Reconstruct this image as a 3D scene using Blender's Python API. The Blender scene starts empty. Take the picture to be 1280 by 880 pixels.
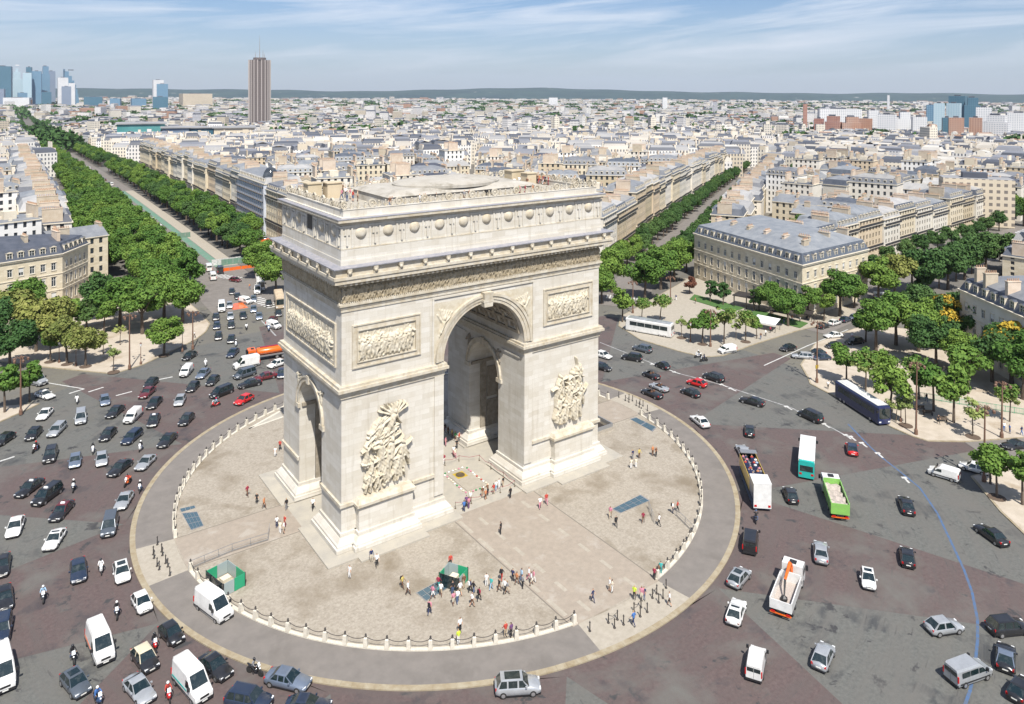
import bpy, bmesh, math, random
import numpy as np
from mathutils import Vector, Matrix
R = math.radians
rng = random.Random(7)
C = bpy.context.scene.collection
SC = bpy.context.scene

# ---------------------------------------------------------------- camera (a shift lens, level, over the south-west of the place)
CAM = Vector((-61.87, -104.24, 60.57)); YAW, PIT, ROLL = R(35.685), R(0.773), R(0.2685)
FPX, PPX, PPY = 940.4, 641.14, 128.26          # on a 1280 x 880 frame
fwd = Vector((math.sin(YAW)*math.cos(PIT), math.cos(YAW)*math.cos(PIT), -math.sin(PIT)))
rt0 = Vector((math.cos(YAW), -math.sin(YAW), 0)); up0 = rt0.cross(fwd)
rt = math.cos(ROLL)*rt0 + math.sin(ROLL)*up0
up = -math.sin(ROLL)*rt0 + math.cos(ROLL)*up0
cd = bpy.data.cameras.new('camera'); cam = bpy.data.objects.new('camera', cd); C.objects.link(cam)
M = Matrix((rt, up, -fwd)).transposed().to_4x4(); M.translation = CAM; cam.matrix_world = M
cd.sensor_width = 36; cd.lens = 36*FPX/1280
cd.shift_x = (640-PPX)/1280; cd.shift_y = -(440-PPY)/1280
cd.clip_start = 1; cd.clip_end = 60000
SC.camera = cam

# ---------------------------------------------------------------- light
SUN_EL = 55.0
SUN = Vector((-math.sin(R(22))*math.cos(R(SUN_EL)), -math.cos(R(22))*math.cos(R(SUN_EL)), math.sin(R(SUN_EL))))
sd = bpy.data.lights.new('sun', 'SUN'); so = bpy.data.objects.new('sun', sd); C.objects.link(so)
sd.energy = 4.95; sd.angle = R(0.5); sd.color = (1.0, 0.945, 0.86)
so.rotation_euler = (-SUN).to_track_quat('-Z', 'Y').to_euler()
W = bpy.data.worlds.new('World'); SC.world = W; W.use_nodes = True
nt = W.node_tree; nt.nodes.clear(); N = nt.nodes.new; L = nt.links.new
sky = N('ShaderNodeTexSky'); sky.sky_type = 'NISHITA'; sky.sun_disc = False
sky.sun_elevation = R(SUN_EL); sky.sun_rotation = math.atan2(SUN.x, SUN.y)
sky.air_density = 1.0; sky.dust_density = 0.6; sky.ozone_density = 2.5; sky.altitude = 100
geo = N('ShaderNodeTexCoord'); sep = N('ShaderNodeSeparateXYZ'); L(geo.outputs['Generated'], sep.inputs[0])
def vm(op, a, b=None, c=None):
    n = N('ShaderNodeMath'); n.operation = op
    for i, v in enumerate((a, b, c)):
        if v is None: continue
        if isinstance(v, (int, float)): n.inputs[i].default_value = v
        else: L(v, n.inputs[i])
    return n.outputs[0]
az = vm('ARCTAN2', sep.outputs[0], sep.outputs[1])
el = vm('ARCSINE', sep.outputs[2])
cmb = N('ShaderNodeCombineXYZ'); L(vm('MULTIPLY', az, 2.6), cmb.inputs[0])
L(vm('ADD', vm('MULTIPLY', el, 26.0), vm('MULTIPLY', az, -1.9)), cmb.inputs[1])
nz = N('ShaderNodeTexNoise'); nz.inputs['Scale'].default_value = 1.25; nz.inputs['Detail'].default_value = 8; nz.inputs['Roughness'].default_value = 0.6; nz.inputs['Distortion'].default_value = 0.5
L(cmb.outputs[0], nz.inputs['Vector'])
rp = N('ShaderNodeValToRGB'); rp.color_ramp.elements[0].position = 0.43; rp.color_ramp.elements[1].position = 0.72
L(nz.outputs['Fac'], rp.inputs[0])
hz = N('ShaderNodeMapRange'); hz.inputs['From Min'].default_value = 0.012; hz.inputs['From Max'].default_value = 0.06; L(el, hz.inputs['Value'])
cm = vm('MULTIPLY', rp.outputs[0], hz.outputs[0]); cm = vm('MULTIPLY', cm, 0.9)
mx = N('ShaderNodeMix'); mx.data_type = 'RGBA'; L(cm, mx.inputs['Factor'])
tint = N('ShaderNodeMix'); tint.data_type = 'RGBA'; tint.blend_type = 'MULTIPLY'; tint.inputs['Factor'].default_value = 1.0
L(sky.outputs[0], tint.inputs['A']); tint.inputs['B'].default_value = (0.74, 0.88, 1.10, 1)
L(tint.outputs['Result'], mx.inputs['A']); mx.inputs['B'].default_value = (9.2, 9.7, 10.6, 1)
hm = N('ShaderNodeMapRange'); hm.inputs['From Min'].default_value = -0.01; hm.inputs['From Max'].default_value = 0.14; hm.inputs['To Min'].default_value = 0.72; hm.inputs['To Max'].default_value = 0.02; L(el, hm.inputs['Value'])
mh = N('ShaderNodeMix'); mh.data_type = 'RGBA'; L(hm.outputs[0], mh.inputs['Factor']); L(mx.outputs['Result'], mh.inputs['A']); mh.inputs['B'].default_value = (5.9, 6.6, 7.8, 1)
mx = mh
bg = N('ShaderNodeBackground'); bg.inputs['Strength'].default_value = 0.070
L(mx.outputs['Result'], bg.inputs['Color']); ow = N('ShaderNodeOutputWorld'); L(bg.outputs[0], ow.inputs['Surface'])
SC.view_settings.view_transform = 'Standard'; SC.view_settings.look = 'None'
SC.view_settings.exposure = 0.54; SC.view_settings.gamma = 1
SC.cycles.volume_bounces = 0; SC.cycles.max_bounces = 6; SC.cycles.transparent_max_bounces = 6

# ---------------------------------------------------------------- terrain and picture-to-ground helper (real ground points)
def tz(r):
    t = min(1, max(0, (r-125)/(1900-125))); return -32*t*t*(3-2*t)
def gp(px, py, z=None):
    d = (px-PPX)/FPX*rt - (py-PPY)/FPX*up + fwd
    zz = 0 if z is None else z
    for _ in range(12):
        t = (zz-CAM.z)/d.z; P = CAM + d*t
        if z is not None: break
        zz = tz(math.hypot(P.x, P.y))
    return P
def pj(x, y, z):
    d = Vector((x, y, z))-CAM; Z = d.dot(fwd)
    if Z < 1: return (-9999, -9999)
    return (PPX+FPX*d.dot(rt)/Z, PPY-FPX*d.dot(up)/Z)

# ---------------------------------------------------------------- materials
MATS = {}
def mat(name, col, rough=0.8, col2=None, scale=1.0, bump=0.0, bscale=None, metal=0.0, spec=0.5, detail=6, stain=None, stscale=0.1, stpos=(0.55, 0.66), rand=0.0, coat=0.0, ashlar=None, sub=0.0, uvwin=None, contrast=(0.35, 0.65), tracks=None, streak=None):
    m = bpy.data.materials.new(name); MATS[name] = m; m.use_nodes = True
    t = m.node_tree; n = t.nodes; l = t.links; b = n['Principled BSDF']
    b.inputs['Roughness'].default_value = rough; b.inputs['Metallic'].default_value = metal
    b.inputs['Specular IOR Level'].default_value = spec
    if coat: b.inputs['Coat Weight'].default_value = coat; b.inputs['Coat Roughness'].default_value = 0.06
    tc = n.new('ShaderNodeTexCoord'); vec = tc.outputs['Object']
    geo = n.new('ShaderNodeNewGeometry'); pos = geo.outputs['Position']
    cur = n.new('ShaderNodeRGB'); cur.outputs[0].default_value = (*col, 1); cur = cur.outputs[0]
    def mix(fac, a, bcol, mode='MIX'):
        k = n.new('ShaderNodeMix'); k.data_type = 'RGBA'; k.blend_type = mode
        if isinstance(fac, float): k.inputs['Factor'].default_value = fac
        else: l.new(fac, k.inputs['Factor'])
        l.new(a, k.inputs['A'])
        if isinstance(bcol, tuple): k.inputs['B'].default_value = (*bcol, 1)
        else: l.new(bcol, k.inputs['B'])
        return k.outputs['Result']
    def noise(sc, det=detail, dist=0.0, v=None):
        k = n.new('ShaderNodeTexNoise'); k.inputs['Scale'].default_value = sc; k.inputs['Detail'].default_value = det
        k.inputs['Distortion'].default_value = dist; k.inputs['Roughness'].default_value = 0.65
        l.new(v or pos, k.inputs['Vector']); return k.outputs['Fac']
    def ramp(f, p0, p1):
        k = n.new('ShaderNodeMapRange'); k.inputs['From Min'].default_value = p0; k.inputs['From Max'].default_value = p1
        l.new(f, k.inputs['Value']); return k.outputs[0]
    if col2: cur = mix(ramp(noise(scale), *contrast), cur, col2)
    if stain: cur = mix(ramp(noise(stscale, 7, 0.25), *stpos), cur, stain)
    if uvwin:      # rows of far-off windows too small to model one by one
        k = n.new('ShaderNodeTexBrick'); k.offset = 0.0
        k.inputs['Scale'].default_value = 1; k.inputs['Brick Width'].default_value = uvwin[0]; k.inputs['Row Height'].default_value = uvwin[1]
        k.inputs['Mortar Size'].default_value = uvwin[2]; k.inputs['Mortar Smooth'].default_value = 0.1
        l.new(tc.outputs['UV'], k.inputs['Vector'])
        cur = mix(ramp(k.outputs['Fac'], 0.9, 0.1), cur, uvwin[3])
    if tracks:     # wheel-polished lanes that follow the curve of the roundabout
        sx = n.new('ShaderNodeSeparateXYZ'); l.new(pos, sx.inputs[0])
        def q(op, a, b_=None):
            k = n.new('ShaderNodeMath'); k.operation = op; l.new(a, k.inputs[0])
            if b_ is not None: (l.new(b_, k.inputs[1]) if not isinstance(b_, float) else setattr(k.inputs[1], 'default_value', b_))
            return k.outputs[0]
        ln = n.new('ShaderNodeVectorMath'); ln.operation = 'LENGTH'; l.new(pos, ln.inputs[0]); cb = n.new('ShaderNodeCombineXYZ')
        l.new(q('MULTIPLY', ln.outputs['Value'], .75), cb.inputs[0]); l.new(q('MULTIPLY', q('ARCTAN2', sx.outputs[1], sx.outputs[0]), 5.0), cb.inputs[1])
        cur = mix(ramp(noise(1.0, 5, .3, cb.outputs[0]), .38, .68), cur, tracks)
        cur = mix(ramp(noise(3.2, 6, 0, cb.outputs[0]), .60, .72), cur, (0.06, 0.058, 0.056))
        cur = mix(ramp(noise(.33, 7, .5), .60, .65), cur, (0.042, 0.042, 0.044)); cur = mix(ramp(noise(.11, 4, .2), .50, .72), cur, (0.12, 0.115, 0.105))
    if streak:     # rain and soot streaks running down the walls
        mp = n.new('ShaderNodeMapping'); mp.inputs['Scale'].default_value = (1.3, 1.3, .10); l.new(pos, mp.inputs['Vector'])
        cur = mix(ramp(noise(1.0, 7, 0, mp.outputs[0]), .54, .76), cur, streak)
    if ashlar:
        cx = n.new('ShaderNodeSeparateXYZ'); l.new(pos, cx.inputs[0]); ad = n.new('ShaderNodeMath'); ad.operation = 'ADD'
        l.new(cx.outputs[0], ad.inputs[0]); l.new(cx.outputs[1], ad.inputs[1])
        cb = n.new('ShaderNodeCombineXYZ'); l.new(ad.outputs[0], cb.inputs[0]); l.new(cx.outputs[2], cb.inputs[1])
        k = n.new('ShaderNodeTexBrick'); k.inputs['Scale'].default_value = 1; k.inputs['Brick Width'].default_value = ashlar[0]
        k.inputs['Row Height'].default_value = ashlar[1]; k.inputs['Mortar Size'].default_value = 0.02; k.inputs['Mortar Smooth'].default_value = 0.5
        k.inputs['Color1'].default_value = (1, 1, 1, 1); k.inputs['Color2'].default_value = (0.86, 0.84, 0.80, 1); k.inputs['Mortar'].default_value = (0.80, 0.78, 0.74, 1)
        l.new(cb.outputs[0], k.inputs['Vector']); cur = mix(1.0, cur, k.outputs['Color'], 'MULTIPLY')
    if rand:
        oi = n.new('ShaderNodeObjectInfo'); hs = n.new('ShaderNodeHueSaturation')
        mr = n.new('ShaderNodeMapRange'); mr.inputs['To Min'].default_value = 1-rand; mr.inputs['To Max'].default_value = 1+rand
        l.new(oi.outputs['Random'], mr.inputs['Value']); l.new(mr.outputs[0], hs.inputs['Value'])
        m2 = n.new('ShaderNodeMapRange'); m2.inputs['To Min'].default_value = 0.5+rand*0.07; m2.inputs['To Max'].default_value = 0.5-rand*0.07
        l.new(oi.outputs['Random'], m2.inputs['Value']); l.new(m2.outputs[0], hs.inputs['Hue'])
        l.new(cur, hs.inputs['Color']); cur = hs.outputs[0]
    l.new(cur, b.inputs['Base Color'])
    if bump:
        bp = n.new('ShaderNodeBump'); bp.inputs['Strength'].default_value = 1; bp.inputs['Distance'].default_value = bump
        l.new(noise(bscale or scale*4, 5), bp.inputs['Height']); l.new(bp.outputs[0], b.inputs['Normal'])
    return m
# stone of the monument
mat('stone', (0.60, 0.58, 0.53), 0.85, (0.55, 0.52, 0.46), 0.35, 0.02, 6, streak=(0.45, 0.415, 0.35), ashlar=(2.3, 0.72), stain=(0.50, 0.465, 0.40), stscale=0.12, stpos=(0.62, 0.8))
mat('trim', (0.54, 0.505, 0.43), 0.85, (0.42, 0.365, 0.27), 1.0, 0.02, 7, streak=(0.36, 0.30, 0.2))
mat('relief', (0.55, 0.51, 0.42), 0.85, (0.45, 0.395, 0.29), 1.4, 0.03, 8)
mat('frieze_shade_stone', (0.40, 0.345, 0.25), 0.9, (0.27, 0.22, 0.14), 1.6, 0.03, 8)  # relief stone in a darker, dirtier tone; cornice shade put into the colour
mat('vault_shade_stone', (0.34, 0.30, 0.24), 0.9, (0.22, 0.19, 0.145), 1.2, 0.03, 8)  # brown stone inside the vaults, darkened so its colour carries their shade
mat('granite', (0.33, 0.31, 0.27), 0.8, (0.40, 0.37, 0.31), 0.5, 0.01, 9)
mat('roof_stone', (0.42, 0.40, 0.36), 0.9, (0.34, 0.315, 0.27), 0.5, 0.01, 6, stain=(0.25, 0.23, 0.19), stscale=0.3)
mat('zinc_cover', (0.21, 0.22, 0.26), 0.6, (0.33, 0.32, 0.34), 1.6, 0.01)
# ground
mat('city_ground', (0.115, 0.108, 0.096), 0.9, (0.15, 0.14, 0.125), 0.08, stain=(0.075, 0.072, 0.068), stscale=0.05)
mat('road_cobble', (0.068, 0.071, 0.068), 0.8, (0.145, 0.147, 0.135), 2.2, 0.03, 7, stain=(0.05, 0.053, 0.055), stscale=0.15, stpos=(0.55, 0.61), contrast=(0.25, 0.75), tracks=(0.115, 0.112, 0.103))
mat('red_cobble', (0.070, 0.049, 0.048), 0.8, (0.125, 0.092, 0.087), 2.2, 0.03, 7, stain=(0.055, 0.046, 0.05), stscale=0.17, stpos=(0.56, 0.63), contrast=(0.25, 0.75), tracks=(0.092, 0.074, 0.07))
mat('olive_cobble', (0.118, 0.112, 0.09), 0.85, (0.16, 0.15, 0.122), 2.0, 0.03, 7, stain=(0.10, 0.093, 0.08), stscale=0.09, stpos=(0.52, 0.7), tracks=(0.13, 0.125, 0.11))
mat('ring_asphalt', (0.155, 0.142, 0.13), 0.9, (0.19, 0.173, 0.158), 0.5, 0.004, 20, stain=(0.145, 0.132, 0.12), stscale=0.15)
mat('kerb_stone', (0.34, 0.30, 0.22), 0.85, (0.25, 0.20, 0.125), 0.9)
mat('plaza_cobble', (0.235, 0.205, 0.165), 0.85, (0.37, 0.335, 0.28), 3.2, 0.03, 6, stain=(0.19, 0.158, 0.115), stscale=0.14, stpos=(0.5, 0.68), contrast=(0.3, 0.7))
mat('strip_paving', (0.32, 0.275, 0.225), 0.8, (0.27, 0.232, 0.19), 1.2, 0.01, 8, stain=(0.35, 0.315, 0.27), stscale=0.3)
mat('pale_paving', (0.37, 0.335, 0.28), 0.85, (0.31, 0.28, 0.23), 1.6, 0.01, 8)
mat('sand', (0.46, 0.405, 0.335), 0.95, (0.38, 0.33, 0.265), 0.4, 0.02, 4, stain=(0.33, 0.27, 0.2), stscale=0.15)
mat('white_stone', (0.60, 0.565, 0.49), 0.8, (0.5, 0.46, 0.38), 4)
mat('dark_joint', (0.17, 0.15, 0.125), 0.9)
mat('white_paint', (0.62, 0.62, 0.60), 0.7, (0.36, 0.36, 0.35), 2.5)
mat('worn_paint', (0.40, 0.40, 0.40), 0.8, (0.2, 0.2, 0.2), 1.5)
mat('blue_line', (0.05, 0.12, 0.26), 0.8, (0.09, 0.11, 0.15), 1.5)
mat('green_lane', (0.09, 0.22, 0.15), 0.8, (0.16, 0.22, 0.18), 0.5)
mat('grass', (0.045, 0.11, 0.025), 0.9, (0.07, 0.15, 0.035), 2)
mat('soil', (0.10, 0.07, 0.05), 0.95)
mat('iron', (0.035, 0.03, 0.028), 0.6)
mat('bronze', (0.10, 0.075, 0.045), 0.5)
mat('steel', (0.35, 0.36, 0.37), 0.4, metal=0.6)
mat('solar', (0.05, 0.09, 0.12), 0.25, (0.07, 0.12, 0.15), 3)
mat('lamp_brown', (0.16, 0.09, 0.06), 0.6)
# plants
mat('leaf', (0.058, 0.125, 0.022), 0.75, (0.125, 0.21, 0.038), 0.9, rand=0.25, spec=0.2)
mat('leaf_dark', (0.036, 0.085, 0.024), 0.75, (0.075, 0.14, 0.038), 0.9, rand=0.2, spec=0.2)
mat('leaf_pale', (0.17, 0.23, 0.055), 0.8, (0.27, 0.31, 0.11), 1.3, rand=0.2, spec=0.2)
mat('leaf_olive', (0.12, 0.155, 0.035), 0.8, (0.19, 0.20, 0.06), 0.9, rand=0.2, spec=0.2)
mat('blossom', (0.46, 0.30, 0.03), 0.8, (0.30, 0.24, 0.04), 1.5, spec=0.2)
mat('leaf_brown', (0.10, 0.04, 0.03), 0.8, (0.16, 0.07, 0.04), 1.5, spec=0.2)
mat('bark', (0.13, 0.10, 0.075), 0.9, (0.08, 0.06, 0.045), 2)
# buildings
mat('facade_cream', (0.66, 0.595, 0.465), 0.85, (0.60, 0.53, 0.40), 0.3, ashlar=(1.6, 0.6))
mat('facade_pale', (0.66, 0.63, 0.56), 0.85, (0.58, 0.54, 0.47), 0.25, rand=0.08)
mat('facade_ochre', (0.54, 0.455, 0.33), 0.85, (0.46, 0.38, 0.26), 0.25, rand=0.12)
mat('facade_white', (0.76, 0.75, 0.72), 0.85, (0.68, 0.67, 0.64), 0.25, rand=0.06)
mat('facade_trim', (0.64, 0.59, 0.48), 0.8, (0.56, 0.5, 0.40), 0.6)
mat('zinc_dark', (0.055, 0.066, 0.088), 0.55, (0.09, 0.10, 0.125), 0.5, rand=0.2)
mat('zinc', (0.14, 0.152, 0.175), 0.6, (0.21, 0.22, 0.235), 0.35, rand=0.2, ashlar=None)
mat('zinc_pale', (0.34, 0.335, 0.325), 0.6, (0.26, 0.26, 0.26), 0.3, rand=0.2)
mat('chimney', (0.52, 0.45, 0.36), 0.9, (0.44, 0.36, 0.27), 0.6, rand=0.15)
mat('clay', (0.34, 0.19, 0.12), 0.85, (0.48, 0.36, 0.26), 3)
mat('window_glass', (0.035, 0.042, 0.05), 0.12, (0.10, 0.11, 0.12), 0.35, spec=0.8, contrast=(0.5, 0.75))
mat('window_frame', (0.60, 0.60, 0.58), 0.6)
mat('shutter_blind', (0.5, 0.5, 0.48), 0.7)
mat('railing', (0.04, 0.04, 0.045), 0.5)
WC = (0.10, 0.11, 0.13)
FARW = []
for i, c in enumerate([(0.68, 0.63, 0.54), (0.76, 0.74, 0.70), (0.58, 0.51, 0.40), (0.70, 0.68, 0.66), (0.74, 0.68, 0.57), (0.42, 0.25, 0.17), (0.55, 0.55, 0.58)]):
    mat('far_wall_%d' % i, c, 0.9, tuple(v*0.85 for v in c), 0.02, uvwin=(2.3, 3.1, 0.72, WC)); FARW.append('far_wall_%d' % i)
for i, c in enumerate([(0.20, 0.21, 0.24), (0.31, 0.31, 0.315), (0.08, 0.09, 0.115), (0.44, 0.41, 0.36), (0.30, 0.18, 0.12), (0.52, 0.50, 0.46)]):
    mat('far_roof_%d' % i, c, 0.6, tuple(v*0.8 for v in c), 0.03)
mat('hill', (0.018, 0.045, 0.055), 0.95, (0.035, 0.07, 0.07), 0.003, stain=(0.30, 0.30, 0.30), stscale=0.006, stpos=(0.66, 0.70))
# objects
def paint(name, c, r=0.28, metal=0.0): return mat(name, c, r, coat=0.6, metal=metal, col2=tuple(v*0.8+.012 for v in c), scale=1.1)
paint('paint_black', (0.012, 0.013, 0.016)); paint('paint_navy', (0.014, 0.026, 0.055)); paint('paint_white', (0.72, 0.72, 0.70))
paint('paint_silver', (0.42, 0.44, 0.46), 0.3, 0.35); paint('paint_grey', (0.10, 0.12, 0.145), 0.3, 0.3); paint('paint_bluegrey', (0.16, 0.20, 0.27), 0.3, 0.3)
paint('paint_blue', (0.03, 0.07, 0.16)); paint('paint_red', (0.55, 0.012, 0.012)); paint('paint_maroon', (0.12, 0.015, 0.02)); paint('paint_pink', (0.65, 0.02, 0.09))
paint('paint_orange', (0.75, 0.14, 0.01)); paint('paint_green', (0.22, 0.48, 0.10)); paint('paint_teal', (0.01, 0.40, 0.36)); paint('paint_yellow', (0.55, 0.38, 0.03)); paint('paint_coachblue', (0.010, 0.02, 0.09)); paint('paint_cream', (0.62, 0.56, 0.40))
mat('car_glass', (0.010, 0.020, 0.022), 0.05, (0.05, 0.06, 0.06), 1.6, spec=1.0, contrast=(0.5, 0.7))
mat('tyre', (0.02, 0.02, 0.02), 0.8); mat('rim', (0.45, 0.45, 0.46), 0.35, metal=0.7); mat('trim_black', (0.02, 0.02, 0.022), 0.5)
mat('headlight', (0.75, 0.77, 0.78), 0.12, spec=0.9); mat('taillight', (0.45, 0.01, 0.01), 0.25); mat('plate', (0.7, 0.7, 0.66), 0.5)
mat('gravel_load', (0.45, 0.40, 0.36), 0.95, (0.35, 0.3, 0.27), 6, 0.1, 5)
mat('skin', (0.50, 0.30, 0.20), 0.6); mat('skin_dark', (0.20, 0.11, 0.07), 0.6); mat('hair', (0.03, 0.02, 0.015), 0.7); mat('hair_fair', (0.35, 0.25, 0.12), 0.7); mat('shoe', (0.05, 0.045, 0.04), 0.7)
for nme, c in dict(white=(0.75, 0.75, 0.74), black=(0.015, 0.015, 0.018), red=(0.42, 0.05, 0.035), navy=(0.02, 0.03, 0.09), blue=(0.05, 0.15, 0.40), denim=(0.08, 0.12, 0.22), pink=(0.50, 0.20, 0.26), green=(0.04, 0.22, 0.08), teal=(0.05, 0.35, 0.33), yellow=(0.50, 0.40, 0.12), lime=(0.50, 0.65, 0.05), beige=(0.45, 0.36, 0.25), grey=(0.22, 0.22, 0.23), orange=(0.48, 0.20, 0.09), purple=(0.14, 0.06, 0.16), brown=(0.14, 0.07, 0.04), skyblue=(0.30, 0.45, 0.60), cream=(0.62, 0.56, 0.44), maroon=(0.25, 0.02, 0.05)).items():
    mat('cloth_'+nme, c, 0.85)

# ---------------------------------------------------------------- mesh helpers
def mm(names):
    return [MATS[n] for n in ([names] if isinstance(names, str) else names)]
class MB:
    """collects faces, then links them as one mesh object"""
    def __init__(s): s.v = []; s.f = []; s.m = []; s.uv = []; s.useuv = False
    def face(s, pts, m=0, uv=None):
        i = len(s.v); s.v.extend(pts); s.f.append(tuple(range(i, i+len(pts)))); s.m.append(m)
        if uv is not None: s.useuv = True
        s.uv.append(uv)
    def mesh(s, vs, fs, m=0):
        i = len(s.v); s.v.extend([tuple(p) for p in vs])
        for f in fs: s.f.append(tuple(i+k for k in f)); s.m.append(m); s.uv.append(None)
    def box(s, x0, x1, y0, y1, z0, z1, m=0, mt=None):
        vs = [(x0,y0,z0),(x1,y0,z0),(x1,y1,z0),(x0,y1,z0),(x0,y0,z1),(x1,y0,z1),(x1,y1,z1),(x0,y1,z1)]
        fs = [(0,3,2,1),(4,5,6,7),(0,1,5,4),(1,2,6,5),(2,3,7,6),(3,0,4,7)]
        if mt is not None: vs = [tuple(mt @ Vector(p)) for p in vs]
        s.mesh(vs, fs, m)
    def tbox(s, x0, x1, y0, y1, z0, z1, dx, dy, m=0, mt=None):      # box whose top is inset by dx, dy
        vs = [(x0,y0,z0),(x1,y0,z0),(x1,y1,z0),(x0,y1,z0),(x0+dx,y0+dy,z1),(x1-dx,y0+dy,z1),(x1-dx,y1-dy,z1),(x0+dx,y1-dy,z1)]
        fs = [(0,3,2,1),(4,5,6,7),(0,1,5,4),(1,2,6,5),(2,3,7,6),(3,0,4,7)]
        if mt is not None: vs = [tuple(mt @ Vector(p)) for p in vs]
        s.mesh(vs, fs, m)
    def prism(s, poly, z0, z1, m=0, bottom=False):
        n = len(poly)
        vs = [(p[0],p[1],z0) for p in poly]+[(p[0],p[1],z1) for p in poly]
        fs = [(i,(i+1)%n,n+(i+1)%n,n+i) for i in range(n)]+[tuple(range(n,2*n))]
        if bottom: fs.append(tuple(range(n-1,-1,-1)))
        s.mesh(vs, fs, m)
    def tube(s, pts, rad, n=8, m=0, caps=True):
        pts = [Vector(p) for p in pts]; rad = rad if hasattr(rad, '__len__') else [rad]*len(pts)
        vs = []; fs = []
        for i, p in enumerate(pts):
            d = (pts[min(i+1, len(pts)-1)]-pts[max(i-1, 0)]).normalized()
            a = d.orthogonal().normalized() if abs(d.z) > 0.9 else d.cross(Vector((0,0,1))).normalized(); b = d.cross(a)
            for k in range(n):
                t = 2*math.pi*k/n; vs.append(tuple(p+rad[i]*(a*math.cos(t)+b*math.sin(t))))
        for i in range(len(pts)-1):
            for k in range(n): fs.append((i*n+k, i*n+(k+1)%n, (i+1)*n+(k+1)%n, (i+1)*n+k))
        if caps: fs.append(tuple(range(n-1,-1,-1))); fs.append(tuple(range((len(pts)-1)*n, len(pts)*n)))
        s.mesh(vs, fs, m)
    def lathe(s, prof, n=12, cx=0, cy=0, m=0, sx=1, sy=1):         # prof: (radius, z)
        vs = []; fs = []
        for r_, z in prof:
            for k in range(n): t = 2*math.pi*k/n; vs.append((cx+r_*math.cos(t)*sx, cy+r_*math.sin(t)*sy, z))
        for i in range(len(prof)-1):
            for k in range(n): fs.append((i*n+k, i*n+(k+1)%n, (i+1)*n+(k+1)%n, (i+1)*n+k))
        fs.append(tuple(range((len(prof)-1)*n, len(prof)*n)))
        s.mesh(vs, fs, m)
    def sphere(s, c, r_, m=0, n=8, k=6, sz=1):
        prof = [(r_*math.sin(math.pi*i/k)+1e-4, c[2]-r_*sz*math.cos(math.pi*i/k)) for i in range(k+1)]
        s.lathe(prof, n, c[0], c[1], m)
    def data(s, name, mats, smooth=False):
        me = bpy.data.meshes.new(name); me.from_pydata(s.v, [], s.f)
        for q in mm(mats): me.materials.append(q)
        if any(s.m): me.polygons.foreach_set('material_index', s.m)
        if s.useuv:
            ul = me.uv_layers.new(name='UVMap'); arr = []
            for f, u in zip(s.f, s.uv): arr.extend([c for p in (u or [(0,0)]*len(f)) for c in p])
            ul.data.foreach_set('uv', arr)
        if smooth: me.polygons.foreach_set('use_smooth', [True]*len(me.polygons))
        me.update(); return me
    def build(s, name, mats, parent=None, smooth=False, loc=None, rz=None):
        return obj(name, s.data(name, mats, smooth), parent, loc, rz)
def obj(name, data, parent=None, loc=None, rz=None):
    o = bpy.data.objects.new(name, data); C.objects.link(o)
    if parent is not None: o.parent = parent
    if loc is not None: o.location = loc
    if rz is not None: o.rotation_euler = (0, 0, rz)
    return o
def tag(o, label, cat, group=None):
    o['label'] = label; o['category'] = cat
    if group: o['group'] = group
    return o
def thing(name, label, cat, loc=(0,0,0), rz=0, group=None):
    return tag(obj(name, None, None, loc, rz), label, cat, group)
def struct(name, mb, m, smooth=False, kind='structure'):
    o = mb.build(name, m, None, smooth) if isinstance(mb, MB) else mb
    o['kind'] = kind; return o
def copy_part(o, parent, **kw):
    c = o.copy(); C.objects.link(c); c.parent = parent
    for ch in o.children: copy_part(ch, c)
    return c
def slotmat(o, i, name):
    o.material_slots[i].link = 'OBJECT'; o.material_slots[i].material = MATS[name]
# ================================================================ THE SETTING: terrain, roads, pavements
def arc(r, a0, a1, n, c=(0, 0)):
    return [(c[0]+r*math.cos(R(a0+(a1-a0)*i/n)), c[1]+r*math.sin(R(a0+(a1-a0)*i/n))) for i in range(n+1)]
def sheet(name, poly, z, m, mb=None, kind='structure'):
    b = mb or MB(); b.face([(p[0], p[1], z) for p in poly])
    return struct(name, b, m, kind=kind) if mb is None else None
def band(r0, r1, a0, a1, z, n=60, mb=None):
    b = mb or MB(); A = arc(r0, a0, a1, n); B = arc(r1, a0, a1, n)
    for i in range(n): b.face([(*A[i], z), (*B[i], z), (*B[i+1], z), (*A[i+1], z)])
    return b
# one sheet to the horizon, falling away round the hilltop
b = MB(); radii = [0, 60, 125, 170, 220, 280, 350, 430, 520, 620, 740, 880, 1050, 1300, 1600, 1900, 2500, 5000, 8000, 11500]
NS = 96
for i in range(len(radii)-1):
    for k in range(NS):
        a, c = 2*math.pi*k/NS, 2*math.pi*(k+1)/NS
        P = lambda r_, t: (r_*math.cos(t), r_*math.sin(t), tz(r_)-0.012)
        if i == 0: b.face([P(0, 0), P(radii[1], a), P(radii[1], c)])
        else: b.face([P(radii[i], a), P(radii[i+1], a), P(radii[i+1], c), P(radii[i], c)])
struct('ground', b, 'city_ground')
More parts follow.
